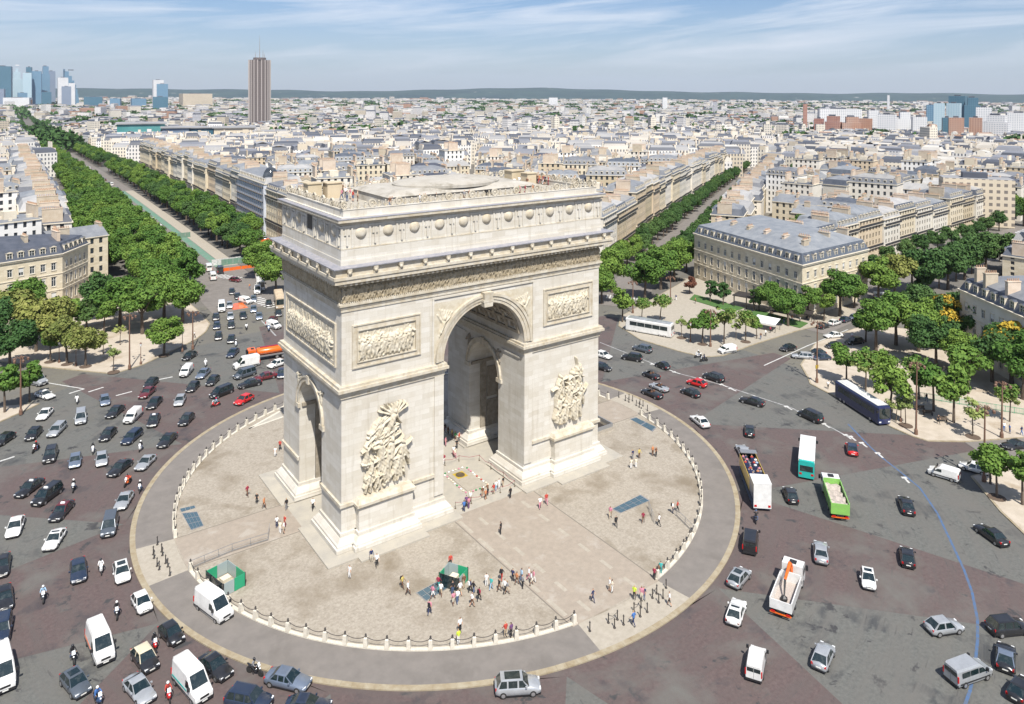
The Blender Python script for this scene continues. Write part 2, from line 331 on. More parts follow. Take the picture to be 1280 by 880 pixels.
# roundabout carriageway, then its twelve-pointed star of red setts
struct('road', band(45.3, 86, 0, 360, 0.0, 144), 'road_cobble')
struct('road_edge', band(85.9, 118, 0, 360, -0.006, 144), 'olive_cobble')
b = MB()
for k in range(12):
    a = 30*k
    p0 = (46.5*math.cos(R(a-15)), 46.5*math.sin(R(a-15))); p1 = (46.5*math.cos(R(a+15)), 46.5*math.sin(R(a+15)))
    t = (90*math.cos(R(a-1.5)), 90*math.sin(R(a-1.5))); t2 = (90*math.cos(R(a+1.5)), 90*math.sin(R(a+1.5)))
    b.face([(*p0, .006), (*t, .006), (*t2, .006), (*p1, .006)])
    ac = arc(45.3, a-15, a+15, 8); b.face([(*q, .006) for q in ac]+[(*p1, .006), (*p0, .006)])
struct('red_paving_star', b, 'red_cobble')
# the raised round terrace
Z0 = 0.13
b = MB()
A = arc(45.42, 0, 360, 180)[:-1]; b.prism(A, -0.02, Z0-0.02); struct('terrace_base', b, 'kerb_stone')
FR = [(-98.8, -80.2), (-5.8, 6.2), (81, 99), (174.2, 185.8)]
SEG = [(-80.2, -5.8), (6.2, 81), (99, 174.2), (185.8, 261.2)]
b = MB()
for s in SEG: band(40.2, 44.85, s[0], s[1], Z0, 60, b)
struct('terrace_asphalt', b, 'ring_asphalt')
b = MB()
for s in FR: band(40.2, 44.85, s[0], s[1], Z0, 16, b)
struct('pavement_opening', b, 'pale_paving')
# kerb stones round the edge of the terrace, one by one
root = obj('terrace_kerb', None); root['kind'] = 'structure'
NK = 240
kb = MB(); w = 2*math.pi/NK
def wedge(mb, r0, r1, a0, a1, z0, z1):
    p = [(r0*math.cos(a0), r0*math.sin(a0)), (r1*math.cos(a0), r1*math.sin(a0)), (r1*math.cos(a1), r1*math.sin(a1)), (r0*math.cos(a1), r0*math.sin(a1))]
    mb.prism(p, z0, z1)
wedge(kb, 44.86, 45.55, -w/2*0.985, w/2*0.985, 0, Z0+0.012)
kd = kb.data('kerb_stone', 'kerb_stone')
for k in range(NK):
    o = obj('kerb_stone', kd, root); o.rotation_euler = (0, 0, k*w); o.location = (0, 0, rng.uniform(-.008, .008))
# inner plaza
b = MB(); b.face([(*q, Z0+.002) for q in arc(40.2, 0, 360, 120)[:-1]]); struct('plaza', b, 'plaza_cobble')
XS = 6.9
sheet('axial_strip', [(-XS, -39.9), (XS, -39.9), (XS, 39.9), (-XS, 39.9)], Z0+.008, 'strip_paving')
b = MB(); YS = 3.95
for s in (-1, 1):
    b.face([(s*40.0, -YS, Z0+.006), (s*40.0, YS, Z0+.006), (s*XS, YS, Z0+.006), (s*XS, -YS, Z0+.006)][::s])
struct('side_strip', b, 'strip_paving')
b = MB()
for x in (XS, -XS-.16): 
    for s in (-1, 1): b.box(x, x+.16, min(s*14, s*39.9), max(s*14, s*39.9), Z0, Z0+.012)
for y in (-YS-.12, YS):
    for s in (-1, 1): b.box(min(s*25, s*40), max(s*25, s*40), y, y+.12, Z0, Z0+.014)
struct('gutter', b, 'dark_joint')
b = MB()
for x in (-3.9, 3.6):
    y = -39
    while y < -14: b.box(x, x+.55, y, y+2.1, Z0, Z0+.013); y += 4.3
for y in range(-38, -13, 5): b.box(-XS+.2, -XS+.75, y, y+3.4, Z0, Z0+.0135)
struct('pale_slabs', b, 'pale_paving')
sheet('vault_floor', [(-7, -13.2), (7, -13.2), (7, 13.2), (-7, 13.2)], Z0+.02, 'granite')
b = MB()
for s in (-1, 1): b.face([(x, y, Z0+.018) for x, y in ((s*7, -4.2), (s*25, -4.2), (s*25, 4.2), (s*7, 4.2))])
struct('side_vault_floor', b, 'granite')
# low stone edging under the posts and chains
b = MB()
for s in SEG:
    A = arc(39.85, s[0], s[1], 60); B_ = arc(40.28, s[0], s[1], 60)
    for i in range(60): b.prism([A[i], B_[i], B_[i+1], A[i+1]], Z0, Z0+.13)
struct('terrace_edging', b, 'white_stone')

# pavements and squares between the avenues (real kerb lines), 14 cm kerbs
def pavement(name, pts, m='sand', kerb=True, z=0.14):
    pts = [tuple(gp(*p)[:2]) if len(p) == 2 and (abs(p[0]) > 200 or p[0] == int(p[0]) and p[1] > 200) else tuple(p[:2]) for p in pts]
    b = MB(); b.prism(pts, -.1, z-.01); o = struct(name, b, 'kerb_stone' if kerb else m)
    b = MB(); c = Vector((sum(p[0] for p in pts)/len(pts), sum(p[1] for p in pts)/len(pts)))
    ins = []
    for p in pts:
        v = Vector(p)-c; ins.append(tuple(c+v*(1-.35/max(v.length, 1))))
    b.face([(q[0], q[1], z) for q in ins]); struct(name+'_surface', b, m)
    return pts
def wp(*L_): return [tuple(gp(*p)[:2]) for p in L_]
def polar(r_, a): return (r_*math.cos(R(a)), r_*math.sin(R(a)))
SQL = wp((0, 452), (40, 458), (90, 463), (142, 468), (180, 456), (245, 425), (258, 415), (263, 405), (252, 392))+[(-12.5, 150), (-30, 150), (-78, 124)]
pavement('left_square', SQL, 'sand')
pavement('left_pavement', wp((50, 505), (25, 517), (0, 528))+[(-75, 55), (-85, 70), (-62, 84)]+wp((0, 508)), 'sand')
SQM = wp((905, 445), (880, 447), (850, 440), (800, 425), (773, 408), (775, 396), (790, 388), (858, 350))+[(126, 62), (150, 48)]+wp((1085, 395), (1000, 413), (940, 432))
pavement('middle_square', SQM[::-1], 'pale_paving')
SQR = wp((1010, 474), (1012, 480), (1060, 505), (1115, 535), (1140, 546), (1160, 552), (1210, 553), (1280, 548))+[(128, -62), (150, -30), (128, 1.5), (104, 0.5), (88, -6)]
pavement('right_square', SQR, 'sand')
SQ4 = wp((1213, 596), (1225, 610), (1250, 640), (1290, 678))+[(70, -95), (120, -95), (120, -66), (80, -53)]
pavement('corner_pavement', SQ4[::-1], 'sand')
pavement('mac_mahon_pavement', [polar(86, 36), polar(84, 44), polar(84, 54), polar(130, 56), polar(135, 37)][::-1], 'pale_paving')
# ---- avenues running out from the place
AVEN = [(88.5, 34, 1500), (57, 18, 700), (31.5, 15, 700), (6, 15, 700), (-30, 15, 500), (124, 30, 500)]     # angle, half width, length
def avenue(ang, w0, w1, m, z, r0=84, r1=1200, name='avenue'):
    b = MB(); u = Vector((math.cos(R(ang)), math.sin(R(ang)))); nrm = Vector((-u.y, u.x)); st = 24
    for i in range(st):
        ra = r0+(r1-r0)*i/st; rb = r0+(r1-r0)*(i+1)/st
        pa0, pa1, pb0, pb1 = u*ra+nrm*w0, u*ra+nrm*w1, u*rb+nrm*w0, u*rb+nrm*w1
        b.face([(*pa0, tz(ra)+z), (*pb0, tz(rb)+z), (*pb1, tz(rb)+z), (*pa1, tz(ra)+z)])
    return struct(name, b, m)
avenue(88.5, -9, 12, 'ring_asphalt', .05, 108, 1500)
avenue(88.5, -4.2, -1.5, 'green_lane', .075, 165, 420, 'green_cycle_lane')
avenue(88.5, -9.0, -4.4, 'pale_paving', .08, 165, 420, 'works_strip')
avenue(88.5, -33, -26, 'ring_asphalt', .06, 120, 900, 'side_road')
avenue(88.5, -26, -9.1, 'city_ground', .10, 150, 900, 'tree_strip')
avenue(88.5, 12.1, 24, 'city_ground', .10, 152, 900, 'tree_strip')
avenue(31.5, -7, 7, 'ring_asphalt', .05, 100, 900)
avenue(6, -9, 9, 'ring_asphalt', .05, 112, 400)
avenue(-30, -8, 8, 'ring_asphalt', .05, 90, 400)

def line_strip(name, pts, w, m, z=.012, dash=None):
    b = MB(); pts = [Vector(p) for p in pts]; acc = 0
    for i in range(len(pts)-1):
        a, c = pts[i], pts[i+1]; d = (c-a); n_ = Vector((-d.y, d.x)).normalized()*w/2
        b.face([(*(a-n_), z), (*(c-n_), z), (*(c+n_), z), (*(a+n_), z)])
    return struct(name, b, m)
BL = [(1060, 530), (1085, 556), (1100, 570), (1128, 592), (1150, 610), (1172, 642), (1190, 680), (1205, 712), (1215, 740), (1222, 775), (1222, 800), (1219, 830), (1213, 862), (1205, 885)]
line_strip('blue_route_line', [gp(*p)[:2] for p in BL], .3, 'blue_line', .013)
WL = [(750, 428), (790, 444), (845, 466), (880, 475), (905, 482), (950, 497), (990, 510), (1012, 522), (1040, 535), (1062, 547)]
line_strip('lane_line', [gp(*p)[:2] for p in WL], .28, 'worn_paint', .012)
b = MB()
for px, py in [(800, 452), (818, 456), (838, 463), (846, 466), (878, 474), (905, 482), (916, 487), (945, 497), (986, 510), (1003, 517), (1018, 525), (1033, 532), (1060, 546), (1080, 556), (1100, 569), (1133, 600), (1066, 548)]:
    P = gp(px, py); a = math.atan2(P.y, P.x)+math.pi/2
    mt = Matrix.Translation((P.x, P.y, 0)) @ Matrix.Rotation(a, 4, 'Z')
    b.box(-.9, .5, -.16, .16, .004, .018, 0, mt); b.box(.45, 1.0, -.42, .42, .004, .018, 0, mt)
for px, py, a in [(355, 333, 0), (96, 489, 20), (120, 487, 20), (5, 575, 15), (206, 473, 0), (155, 492, 10)]:
    P = gp(px, py); mt = Matrix.Translation((P.x, P.y, 0)) @ Matrix.Rotation(R(a), 4, 'Z'); b.box(-1.5, 1.5, -.2, .2, .006, .02, 0, mt)
struct('painted_marks', b, 'white_paint')
line_strip('side_line', [gp(*p)[:2] for p in [(0, 468), (50, 477), (104, 486)]], .3, 'white_paint', .02)
line_strip('avenue_line', [gp(*p)[:2] for p in [(262, 372), (276, 350), (300, 372), (345, 420)]][2:], .35, 'worn_paint', .02)
line_strip('lane_edge', [gp(*p)[:2] for p in [(955, 457), (1010, 432), (1060, 412)]], .3, 'white_paint', .02)
# zebra crossings
def zebra(p0, p1, n, length, ang=None, name='zebra_crossing'):
    b = MB(); A = Vector(gp(*p0)[:2]); B2 = Vector(gp(*p1)[:2]); d = B2-A; st = d/n
    u = d.normalized(); v_ = Vector((-u.y, u.x))
    for i in range(n):
        a = A+st*i; c = a+st*.5; z = tz(a.length)+.10
        b.face([(*(a-v_*length/2), z), (*(c-v_*length/2), z), (*(c+v_*length/2), z), (*(a+v_*length/2), z)])
    return struct(name, b, 'white_paint')
zebra((758, 371), (803, 374), 12, 4); zebra((268, 344), (300, 349), 8, 4); zebra((318, 373), (345, 385), 7, 4)
zebra((1118, 388), (1160, 398), 10, 4)
# tar patches on the setts, lying on them
# grass beds in front of the long building
for L_ in ([(868, 369), (930, 386), (915, 391), (862, 375)], [(945, 388), (1010, 405), (1000, 411), (935, 394)]):
    pts = wp(*L_); b = MB(); b.prism(pts[::-1], .1, .3); struct('lawn', b, 'grass')
# ================================================================ THE TRIUMPHAL ARCH
WX, DY = 22.64, 11.28
ARCH = thing('triumphal_arch', 'huge pale stone triumphal arch standing on the round cobbled terrace', 'monument', (0, 0, 0))
def part(b, name, m, smooth=False, parent=None, label=None):
    o = b.build(name, m, parent or ARCH, smooth)
    if label: o['label'] = label
    return o
G0 = .15
def arcpts(cx, cz, r_, a0, a1, n): return [(cx+r_*math.cos(R(a0+(a1-a0)*i/n)), cz+r_*math.sin(R(a0+(a1-a0)*i/n))) for i in range(n+1)]
def profile_prism(mb, prof, t0, t1, axis, m=0):
    """prof: (u,z) outline; extruded along the other horizontal axis from t0 to t1; caps triangulated"""
    from mathutils.geometry import tessellate_polygon
    n = len(prof)
    P = (lambda u, t, z: (t, u, z)) if axis == 'x' else (lambda u, t, z: (u, t, z))
    vs = [P(u, t0, z) for u, z in prof]+[P(u, t1, z) for u, z in prof]
    fs = [(i, (i+1) % n, n+(i+1) % n, n+i) for i in range(n)]
    for tr in tessellate_polygon([[Vector((u, z, 0)) for u, z in prof]]):
        fs.append(tuple(tr)); fs.append(tuple(n+k for k in reversed(tr)))
    mb.mesh(vs, fs, m)
SP, SR = 14.4, 4.4        # small arch spring and radius
MP, MR = 22.1, 7.2        # main arch spring and radius
ZI = 21.1
for s, nm in ((-1, 'left'), (1, 'right')):
    prof = [(-DY, G0), (-DY, ZI), (DY, ZI), (DY, G0), (SR, G0)]+arcpts(0, SP, SR, 0, 180, 24)+[(-SR, G0)]
    b = MB(); x0, x1 = (-WX, -MR) if s < 0 else (MR, WX)
    profile_prism(b, prof, x0, x1, 'x'); part(b, 'pier', 'stone')
b = MB(); prof = [(-WX, ZI), (-WX, 32.3), (WX, 32.3), (WX, ZI), (MR, ZI)]+arcpts(0, MP, MR, 0, 180, 36)+[(-MR, ZI)]
profile_prism(b, prof, -DY, DY, 'y'); part(b, 'upper_block', 'stone')
b = MB(); b.box(-WX+.02, WX-.02, -DY+.02, DY-.02, 32.3, 38.0); part(b, 'entablature_core', 'stone')
def ringbox(b, x, y, z0, z1, t=0.6, m=0, xi=None, yi=None):
    """rectangular ring round the building: outer half sizes x, y"""
    xi = x-t if xi is None else xi; yi = y-t if yi is None else yi
    b.box(-x, x, -y, -yi, z0, z1, m); b.box(-x, x, yi, y, z0, z1, m)
    b.box(-x, -xi, -yi, yi, z0, z1, m); b.box(xi, x, -yi, yi, z0, z1, m)
# impost cornice on the two halves, running through the main arch too
def moulding_half(b, s, o, z0, z1, gapy=None):
    xa, xb = (MR-o, WX+o) if s > 0 else (-WX-o, -MR+o)
    if gapy is None: b.box(xa, xb, -DY-o, DY+o, z0, z1)
for o_, z0, z1 in ((.18, 20.1, 20.55), (.4, 20.6, 21.0), (.72, 21.05, 21.45), (.5, 21.45, 21.8)):
    for s in (-1, 1):
        b = MB()
        xa, xb = (MR-o_*.8, WX+o_) if s > 0 else (-WX-o_, -MR+o_*.8)
        # as a ring round each half so the arch opening stays clear
        b.box(xa, xb, -DY-o_, -DY+.1, z0, z1); b.box(xa, xb, DY-.1, DY+o_, z0, z1)
        xi = MR+.1 if s > 0 else -MR-.1
        b.box(min(xa, xi) if s > 0 else xi, max(xi, xa) if s > 0 else xb, -DY+.1, DY-.1, z0, z1)
        xo = WX-.1 if s > 0 else -WX+.1
        b.box(xo if s > 0 else xa, xb if s > 0 else xo, -DY+.1, DY-.1, z0, z1)
        part(b, 'impost_moulding', 'trim')
# small-arch imposts and archivolts (outer ends and inside the main arch)
for s in (-1, 1):
    for xe, d in ((s*WX, s), (s*MR, -s)):
        b = MB()
        for r0, r1, pr in ((SR-.02, SR+.55, .22), (SR+.55, SR+.8, .34)):
            A = arcpts(0, SP, r0, 0, 180, 28); B2 = arcpts(0, SP, r1, 0, 180, 28)
            for i in range(28):
                q = [A[i], B2[i], B2[i+1], A[i+1]]
                vs = [(xe-.05*d, u, z) for u, z in q]+[(xe+pr*d, u, z) for u, z in q]
                b.mesh(vs, [(0,1,2,3),(7,6,5,4),(0,4,5,1),(1,5,6,2),(2,6,7,3),(3,7,4,0)])
        xa, xb = sorted((xe-.05*d, xe+.32*d))
        for t in (-1, 1):
            ya, yb = sorted((t*(SR-.3), t*(SR+1.1))); b.box(xa, xb, ya, yb, SP-.7, SP-.05); b.box(xa, xb, min(t*(SR-.02), t*(SR+.9)), max(t*(SR-.02), t*(SR+.9)), G0, SP-.7-.02) if False else None
        xa, xb = sorted((xe-.05*d, xe+.5*d)); b.box(xa, xb, -.4, .4, SP+SR-.15, SP+SR+1.0)
        part(b, 'small_archivolt', 'trim')
    # intrados imposts through the small vault
    for t in (-1, 1):
        b = MB(); ya, yb = sorted((t*(SR-.3), t*(SR+.05))); xa, xb = sorted((s*(MR+.35), s*(WX-.35))); b.box(xa, xb, ya, yb, SP-.6, SP-.1)
        ya, yb = sorted((t*(SR-.02), t*(SR-.2)))
        for q in range(4):
            x = s*(MR+2.2+q*3.6); b.box(min(x, x+1.2), max(x, x+1.2), ya, yb, G0, SP-.62)
        part(b, 'vault_impost', 'vault_shade_stone')
# main archivolt, keystone
for s in (-1, 1):
    b = MB()
    for r0, r1, pr in ((MR-.02, MR+.45, .18), (MR+.45, MR+.95, .30), (MR+.95, MR+1.35, .46)):
        A = arcpts(0, MP, r0, 0, 180, 48); B2 = arcpts(0, MP, r1, 0, 180, 48)
        for i in range(48):
            q = [A[i], B2[i], B2[i+1], A[i+1]]; y0, y1 = s*(DY-.05), s*(DY+pr)
            vs = [(u, y0, z) for u, z in q]+[(u, y1, z) for u, z in q]
            b.mesh(vs, [(0,1,2,3),(7,6,5,4),(0,4,5,1),(1,5,6,2),(2,6,7,3),(3,7,4,0)])
    part(b, 'archivolt', 'trim')
    b = MB()
    y0, y1 = sorted((s*(DY-.4), s*(DY+.95)))
    b.tbox(-.72, .72, y0, y1, 28.85, 29.5, -.08, 0); b.box(-.85, .85, y0, y1+(.15 if s > 0 else 0), 29.55, 29.9); b.tbox(-.7, .7, y0, y1, 29.9, 31.0, -.1, -.1)
    part(b, 'keystone', 'trim')
    # pilaster strips beside the opening
    b = MB()
    for t in (-1, 1):
        xa, xb = sorted((t*(MR+.01), t*8.7)); ya, yb = sorted((s*(DY-.05), s*(DY+.2))); b.box(xa, xb, ya, yb, 3, 20.08)
        xa, xb = sorted((t*8.8, t*(8.8+.3)))
        b.box(xa, xb, ya, yb, 21.82, 31.1)
    b.box(-9.1, 9.1, ya, yb, 31.1, 31.35); part(b, 'pilaster_strip', 'stone')
# barrel vault: coffer frames and rosettes
ribs = MB(); 
for j in range(8):
    yc = -DY+1.2+j*(2*DY-2.4)/7
    A = arcpts(0, MP, MR+.02, 8, 172, 30); B2 = arcpts(0, MP, MR-.32, 8, 172, 30)
    for i in range(30):
        q = [A[i], B2[i], B2[i+1], A[i+1]]
        vs = [(u, yc-.28, z) for u, z in q]+[(u, yc+.28, z) for u, z in q]
        ribs.mesh(vs, [(0,1,2,3),(7,6,5,4),(0,4,5,1),(1,5,6,2),(2,6,7,3),(3,7,4,0)])
for k in range(12):
    a = 10+k*160/11
    u0, z0 = MR*math.cos(R(a)), MP+MR*math.sin(R(a)); mt = Matrix.Translation((u0, 0, z0)) @ Matrix.Rotation(-R(a)+math.pi/2, 4, 'Y')
    ribs.box(-.22, .22, -DY+.9, DY-.9, -.3, .02, 0, mt)
part(ribs, 'vault_ribs', 'vault_shade_stone')
for k in range(11):
    for j in range(7):
        a = 10+(k+.5)*160/11; yc = -DY+1.2+(j+.5)*(2*DY-2.4)/7
        if j == k == 0:
            rb = MB(); rb.lathe([(.55, 0), (.5, .08), (.3, .1), (.28, .2), (.1, .26)], 8); rd = rb.data('rosette', 'vault_shade_stone')
        o = obj('rosette', rd, ARCH); o.matrix_parent_inverse = Matrix()
        o.matrix_basis = Matrix.Translation((MR*math.cos(R(a)), yc, MP+MR*math.sin(R(a)))) @ Matrix.Rotation(-R(a)-math.pi/2, 4, 'Y')
# interior wall panels (lists of names are only texture-size at this range: raised frames and tablets)
for s in (-1, 1):
    for t in (-1, 1):
        xa, xb = sorted((s*(MR-.04), s*(MR-.16)))
        b = MB(); y0, y1 = sorted((t*5.4, t*(DY-1)))
        b.box(xa, xb, y0, y1, 19.2, 19.5); part(b, 'inner_band', 'stone')
    # small vault inner side panels
    for t in (-1, 1):
        b = MB(); ya, yb = sorted((t*(SR-.02), t*(SR-.14)))
        for q in range(3):
            x = s*(MR+3.6+q*3.6); xa2, xb2 = sorted((x, x+s*2.2))
            b.box(xa2, xb2, ya, yb, 7.5, 12.8); b.box(xa2, xb2, ya, yb, 2, 7)
        part(b, 'tablet', 'vault_shade_stone')
# plinths and pedestals with moulded feet
def base_block(b, x0, x1, y0, y1, oz=1.0):
    for o_, z0, z1 in ((1.25, G0+.2, G0+.75), (1.0, G0+.75, G0+1.05)): b.box(x0-o_*oz, x1+o_*oz, y0-o_*oz, y1+o_*oz, z0, z1)
    b.tbox(x0-1.0*oz, x1+1.0*oz, y0-1.0*oz, y1+1.0*oz, z0+.3, z0+1.0, .6*oz, .6*oz)
    b.box(x0-.28*oz, x1+.28*oz, y0-.28*oz, y1+.28*oz, z0+1.0, z0+1.5)
for s in (-1, 1):
    for t in (-1, 1):
        x0, x1 = sorted((s*MR, s*WX)); y0, y1 = sorted((t*SR, t*DY))
        b = MB(); base_block(b, x0, x1, y0, y1, .9); part(b, 'plinth', 'stone')
        # pedestal below each sculpture group
        xa, xb = sorted((s*12.6, s*20.6)); ya, yb = sorted((t*(DY-.3), t*(DY+1.05)))
        b = MB(); base_block(b, xa, xb, ya, yb, .78); b.box(xa, xb, ya, yb, G0+1, 5.4)
        part(b, 'pedestal', 'stone')
        b = MB(); b.box(xa-.15, xb+.15, ya-(.15 if t < 0 else 0), yb+(.15 if t > 0 else 0), 5.42, 5.62)
        b.box(xa-.35, xb+.35, ya-(.35 if t < 0 else 0), yb+(.35 if t > 0 else 0), 5.64, 5.98); b.tbox(xa-.2, xb+.2, ya-(.2 if t < 0 else 0), yb+(.2 if t > 0 else 0), 5.98, 6.5, .3, .3)
        part(b, 'pedestal_cap', 'trim')
        # dado moulding round the pier foot
        b = MB(); o_ = .28
        ya, yb = sorted((t*(DY-.05), t*(DY+o_))); xa2, xb2 = sorted((s*8.72, s*12.2)); b.box(xa2, xb2, ya, yb, 5.75, 6.2)
        xa2, xb2 = sorted((s*20.98, s*(WX+o_))); b.box(xa2, xb2, ya, yb, 5.75, 6.2)
        xa2, xb2 = sorted((s*(WX-.05), s*(WX+o_))); ya, yb = sorted((t*(SR+.0), t*(DY-.06))); b.box(xa2, xb2, ya, yb, 5.75, 6.2)
        part(b, 'dado_moulding', 'trim')
        # stepped stylobate, slightly proud of the plaza
        b = MB(); x0, x1 = sorted((s*(MR-1.6), s*(WX+3.0))); y0, y1 = sorted((t*(SR-1.0), t*(DY+3.0)))
        b.box(x0, x1, y0, y1, Z0-.01, G0+.17)
        xa, xb = sorted((s*11.6, s*21.6)); ya, yb = sorted((t*(DY+3.0), t*(DY+4.1))); b.box(xa, xb, ya, yb, Z0-.01, G0+.172)
        part(b, 'stylobate', 'granite')
# panel frames
def frame(b, u0, u1, z0, z1, w_, pr0, pr1, face):
    for a0, a1, c0, c1 in ((u0, u1, z0, z0+w_), (u0, u1, z1-w_, z1), (u0, u0+w_, z0+w_, z1-w_), (u1-w_, u1, z0+w_, z1-w_)):
        face(b, a0, a1, c0, c1, pr0, pr1)
def fy(s):
    def f(b, a0, a1, c0, c1, p0, p1):
        ya, yb = sorted((s*(DY+p0), s*(DY+p1))); b.box(a0, a1, ya, yb, c0, c1)
    return f
def fx(s):
    def f(b, a0, a1, c0, c1, p0, p1):
        xa, xb = sorted((s*(WX+p0), s*(WX+p1))); b.box(xa, xb, a0, a1, c0, c1)
    return f

# ---- carved relief: height fields made of limbs, bodies, drapery
nr = np.random.RandomState(11)
class Relief:
    def __init__(s, w, h, res):
        s.w, s.h = w, h; s.nx, s.nz = int(w/res)+1, int(h/res)+1
        s.X, s.Z = np.meshgrid(np.linspace(0, w, s.nx), np.linspace(0, h, s.nz)); s.H = np.zeros_like(s.X)
    def cap(s, x1, z1, x2, z2, r1, r2, d, base=0.0):
        m_ = max(r1, r2)+.1
        i0, i1 = np.searchsorted(s.X[0], [min(x1, x2)-m_, max(x1, x2)+m_]); j0, j1 = np.searchsorted(s.Z[:, 0], [min(z1, z2)-m_, max(z1, z2)+m_])
        if i1 <= i0 or j1 <= j0: return
        X, Z = s.X[j0:j1, i0:i1], s.Z[j0:j1, i0:i1]; dx, dz = x2-x1, z2-z1; L2 = dx*dx+dz*dz+1e-9
        t = np.clip(((X-x1)*dx+(Z-z1)*dz)/L2, 0, 1); q = np.hypot(X-x1-t*dx, Z-z1-t*dz)/(r1+(r2-r1)*t)
        h = np.where(q < 1, base+d*np.sqrt(np.clip(1-q*q, 0, 1)), 0); s.H[j0:j1, i0:i1] = np.maximum(s.H[j0:j1, i0:i1], h)
    def man(s, x, z, k, d, base=0.0, lean=None, wings=False, cloak=.6):
        r = nr; le = r.uniform(-.25, .25) if lean is None else lean
        hx, hz = x, z+k*.50; cx, cz = x+le*k*.4, z+k*.86          # hip, neck
        s.cap(cx+le*.1*k, cz+k*.09, cx+le*.12*k, cz+k*.12, k*.065, k*.06, d, base+.2*d)       # head
        s.cap(hx, hz, cx, cz-k*.05, k*.095, k*.12, d, base)
        for sg in (-1, 1):
            kx = hx+sg*k*r.uniform(.02, .16); kz = z+k*r.uniform(.24, .3); fx_ = kx+r.uniform(-.1, .08)*k
            s.cap(hx+sg*.04*k, hz, kx, kz, k*.075, k*.055, d*.85, base); s.cap(kx, kz, fx_, z, k*.05, k*.035, d*.8, base)
            a = r.uniform(-1.4, 1.2); ex, ez = cx+sg*k*(.1+.14*math.cos(a)), cz-.04*k+k*.17*math.sin(a); a2 = a+r.uniform(-1.2, 1.5)
            s.cap(cx+sg*k*.09, cz-.04*k, ex, ez, k*.05, k*.04, d*.9, base+.05); s.cap(ex, ez, ex+sg*k*.17*math.cos(a2), ez+k*.17*math.sin(a2), k*.038, k*.03, d*.95, base+.05)
        if r.rand() < cloak:
            for q in range(4): s.cap(cx+r.uniform(-.1, .1)*k, cz-.1*k, hx+r.uniform(-.22, .22)*k, z+r.uniform(.05, .3)*k, k*.035, k*.06, d*.7, base)
        if wings:
            for sg in (-1, 1):
                for q in range(7): a = R(20+q*16); s.cap(cx, cz-.05*k, cx+sg*k*(.55-.03*q)*math.cos(a), cz+k*.5*math.sin(a), .05*k, .03*k, d*.7, base)
    def horse(s, x, z, k, d, dr=1):
        s.cap(x, z+k*.55, x+dr*k*.5, z+k*.6, k*.17, k*.16, d); s.cap(x+dr*k*.5, z+k*.62, x+dr*k*.72, z+k*.95, k*.12, k*.07, d)
        s.cap(x+dr*k*.72, z+k*.97, x+dr*k*.9, z+k*.82, k*.07, k*.045, d)
        for lx in (0, .06, .45, .55):
            fx_ = x+dr*k*(lx+nr.uniform(-.1, .2)); s.cap(x+dr*k*lx, z+k*.5, fx_, z+k*.25, .06*k, .04*k, d*.8); s.cap(fx_, z+k*.25, fx_+nr.uniform(-.1, .1)*k, z, .035*k, .03*k, d*.8)
    def folds(s, amp, sc=5.0):
        ph = nr.uniform(0, 6, 6)
        F = np.sin(s.X*sc+3*np.sin(s.Z*.9+ph[0])+ph[1])*np.sin(s.Z*sc*.7+2.2*np.sin(s.X*1.1+ph[2]))+.6*np.sin((s.X+s.Z)*sc*1.9+ph[3])
        s.H = np.where(s.H > .03, np.maximum(s.H+amp*F, .04), s.H)
    def make(s, name, m, org, udir, ndir, drop=True, flat=0.0, parent=None, label=None):
        """org: lower-left corner; udir: run direction; ndir: outward"""
        u, n = np.array(udir, float), np.array(ndir, float); H = np.pad(s.H, 1, mode='edge')
        for _ in range(1): K = H.copy(); K[1:-1, 1:-1] = (2*H[1:-1, 1:-1]+H[:-2, 1:-1]+H[2:, 1:-1]+H[1:-1, :-2]+H[1:-1, 2:])/6; H = K
        H = H[1:-1, 1:-1]*(.78 if s.H.max() > .7 else 1)+flat
        P = np.array(org)[None, None, :]+s.X[..., None]*u+H[..., None]*n; P[..., 2] += s.Z
        V = P.reshape(-1, 3); idx = np.arange(s.nx*s.nz).reshape(s.nz, s.nx)
        q = np.stack([idx[:-1, :-1], idx[:-1, 1:], idx[1:, 1:], idx[1:, :-1]], -1).reshape(-1, 4)
        if drop:
            Hf = s.H.reshape(-1); keep = Hf[q].max(1) > .01; q = q[keep]
        used = np.unique(q); rem = np.full(len(V), -1); rem[used] = np.arange(len(used))
        me = bpy.data.meshes.new(name); me.from_pydata(V[used].tolist(), [], rem[q].tolist()); me.materials.append(MATS[m])
        me.polygons.foreach_set('use_smooth', [True]*len(me.polygons)); me.update()
        o = obj(name, me, parent or ARCH)
        if label: o['label'] = label
        return o
def face_dirs(side, s):
    return ((1, 0, 0) if s < 0 else (-1, 0, 0), (0, s, 0)) if side == 'y' else ((0, -1, 0) if s < 0 else (0, 1, 0), (s, 0, 0))
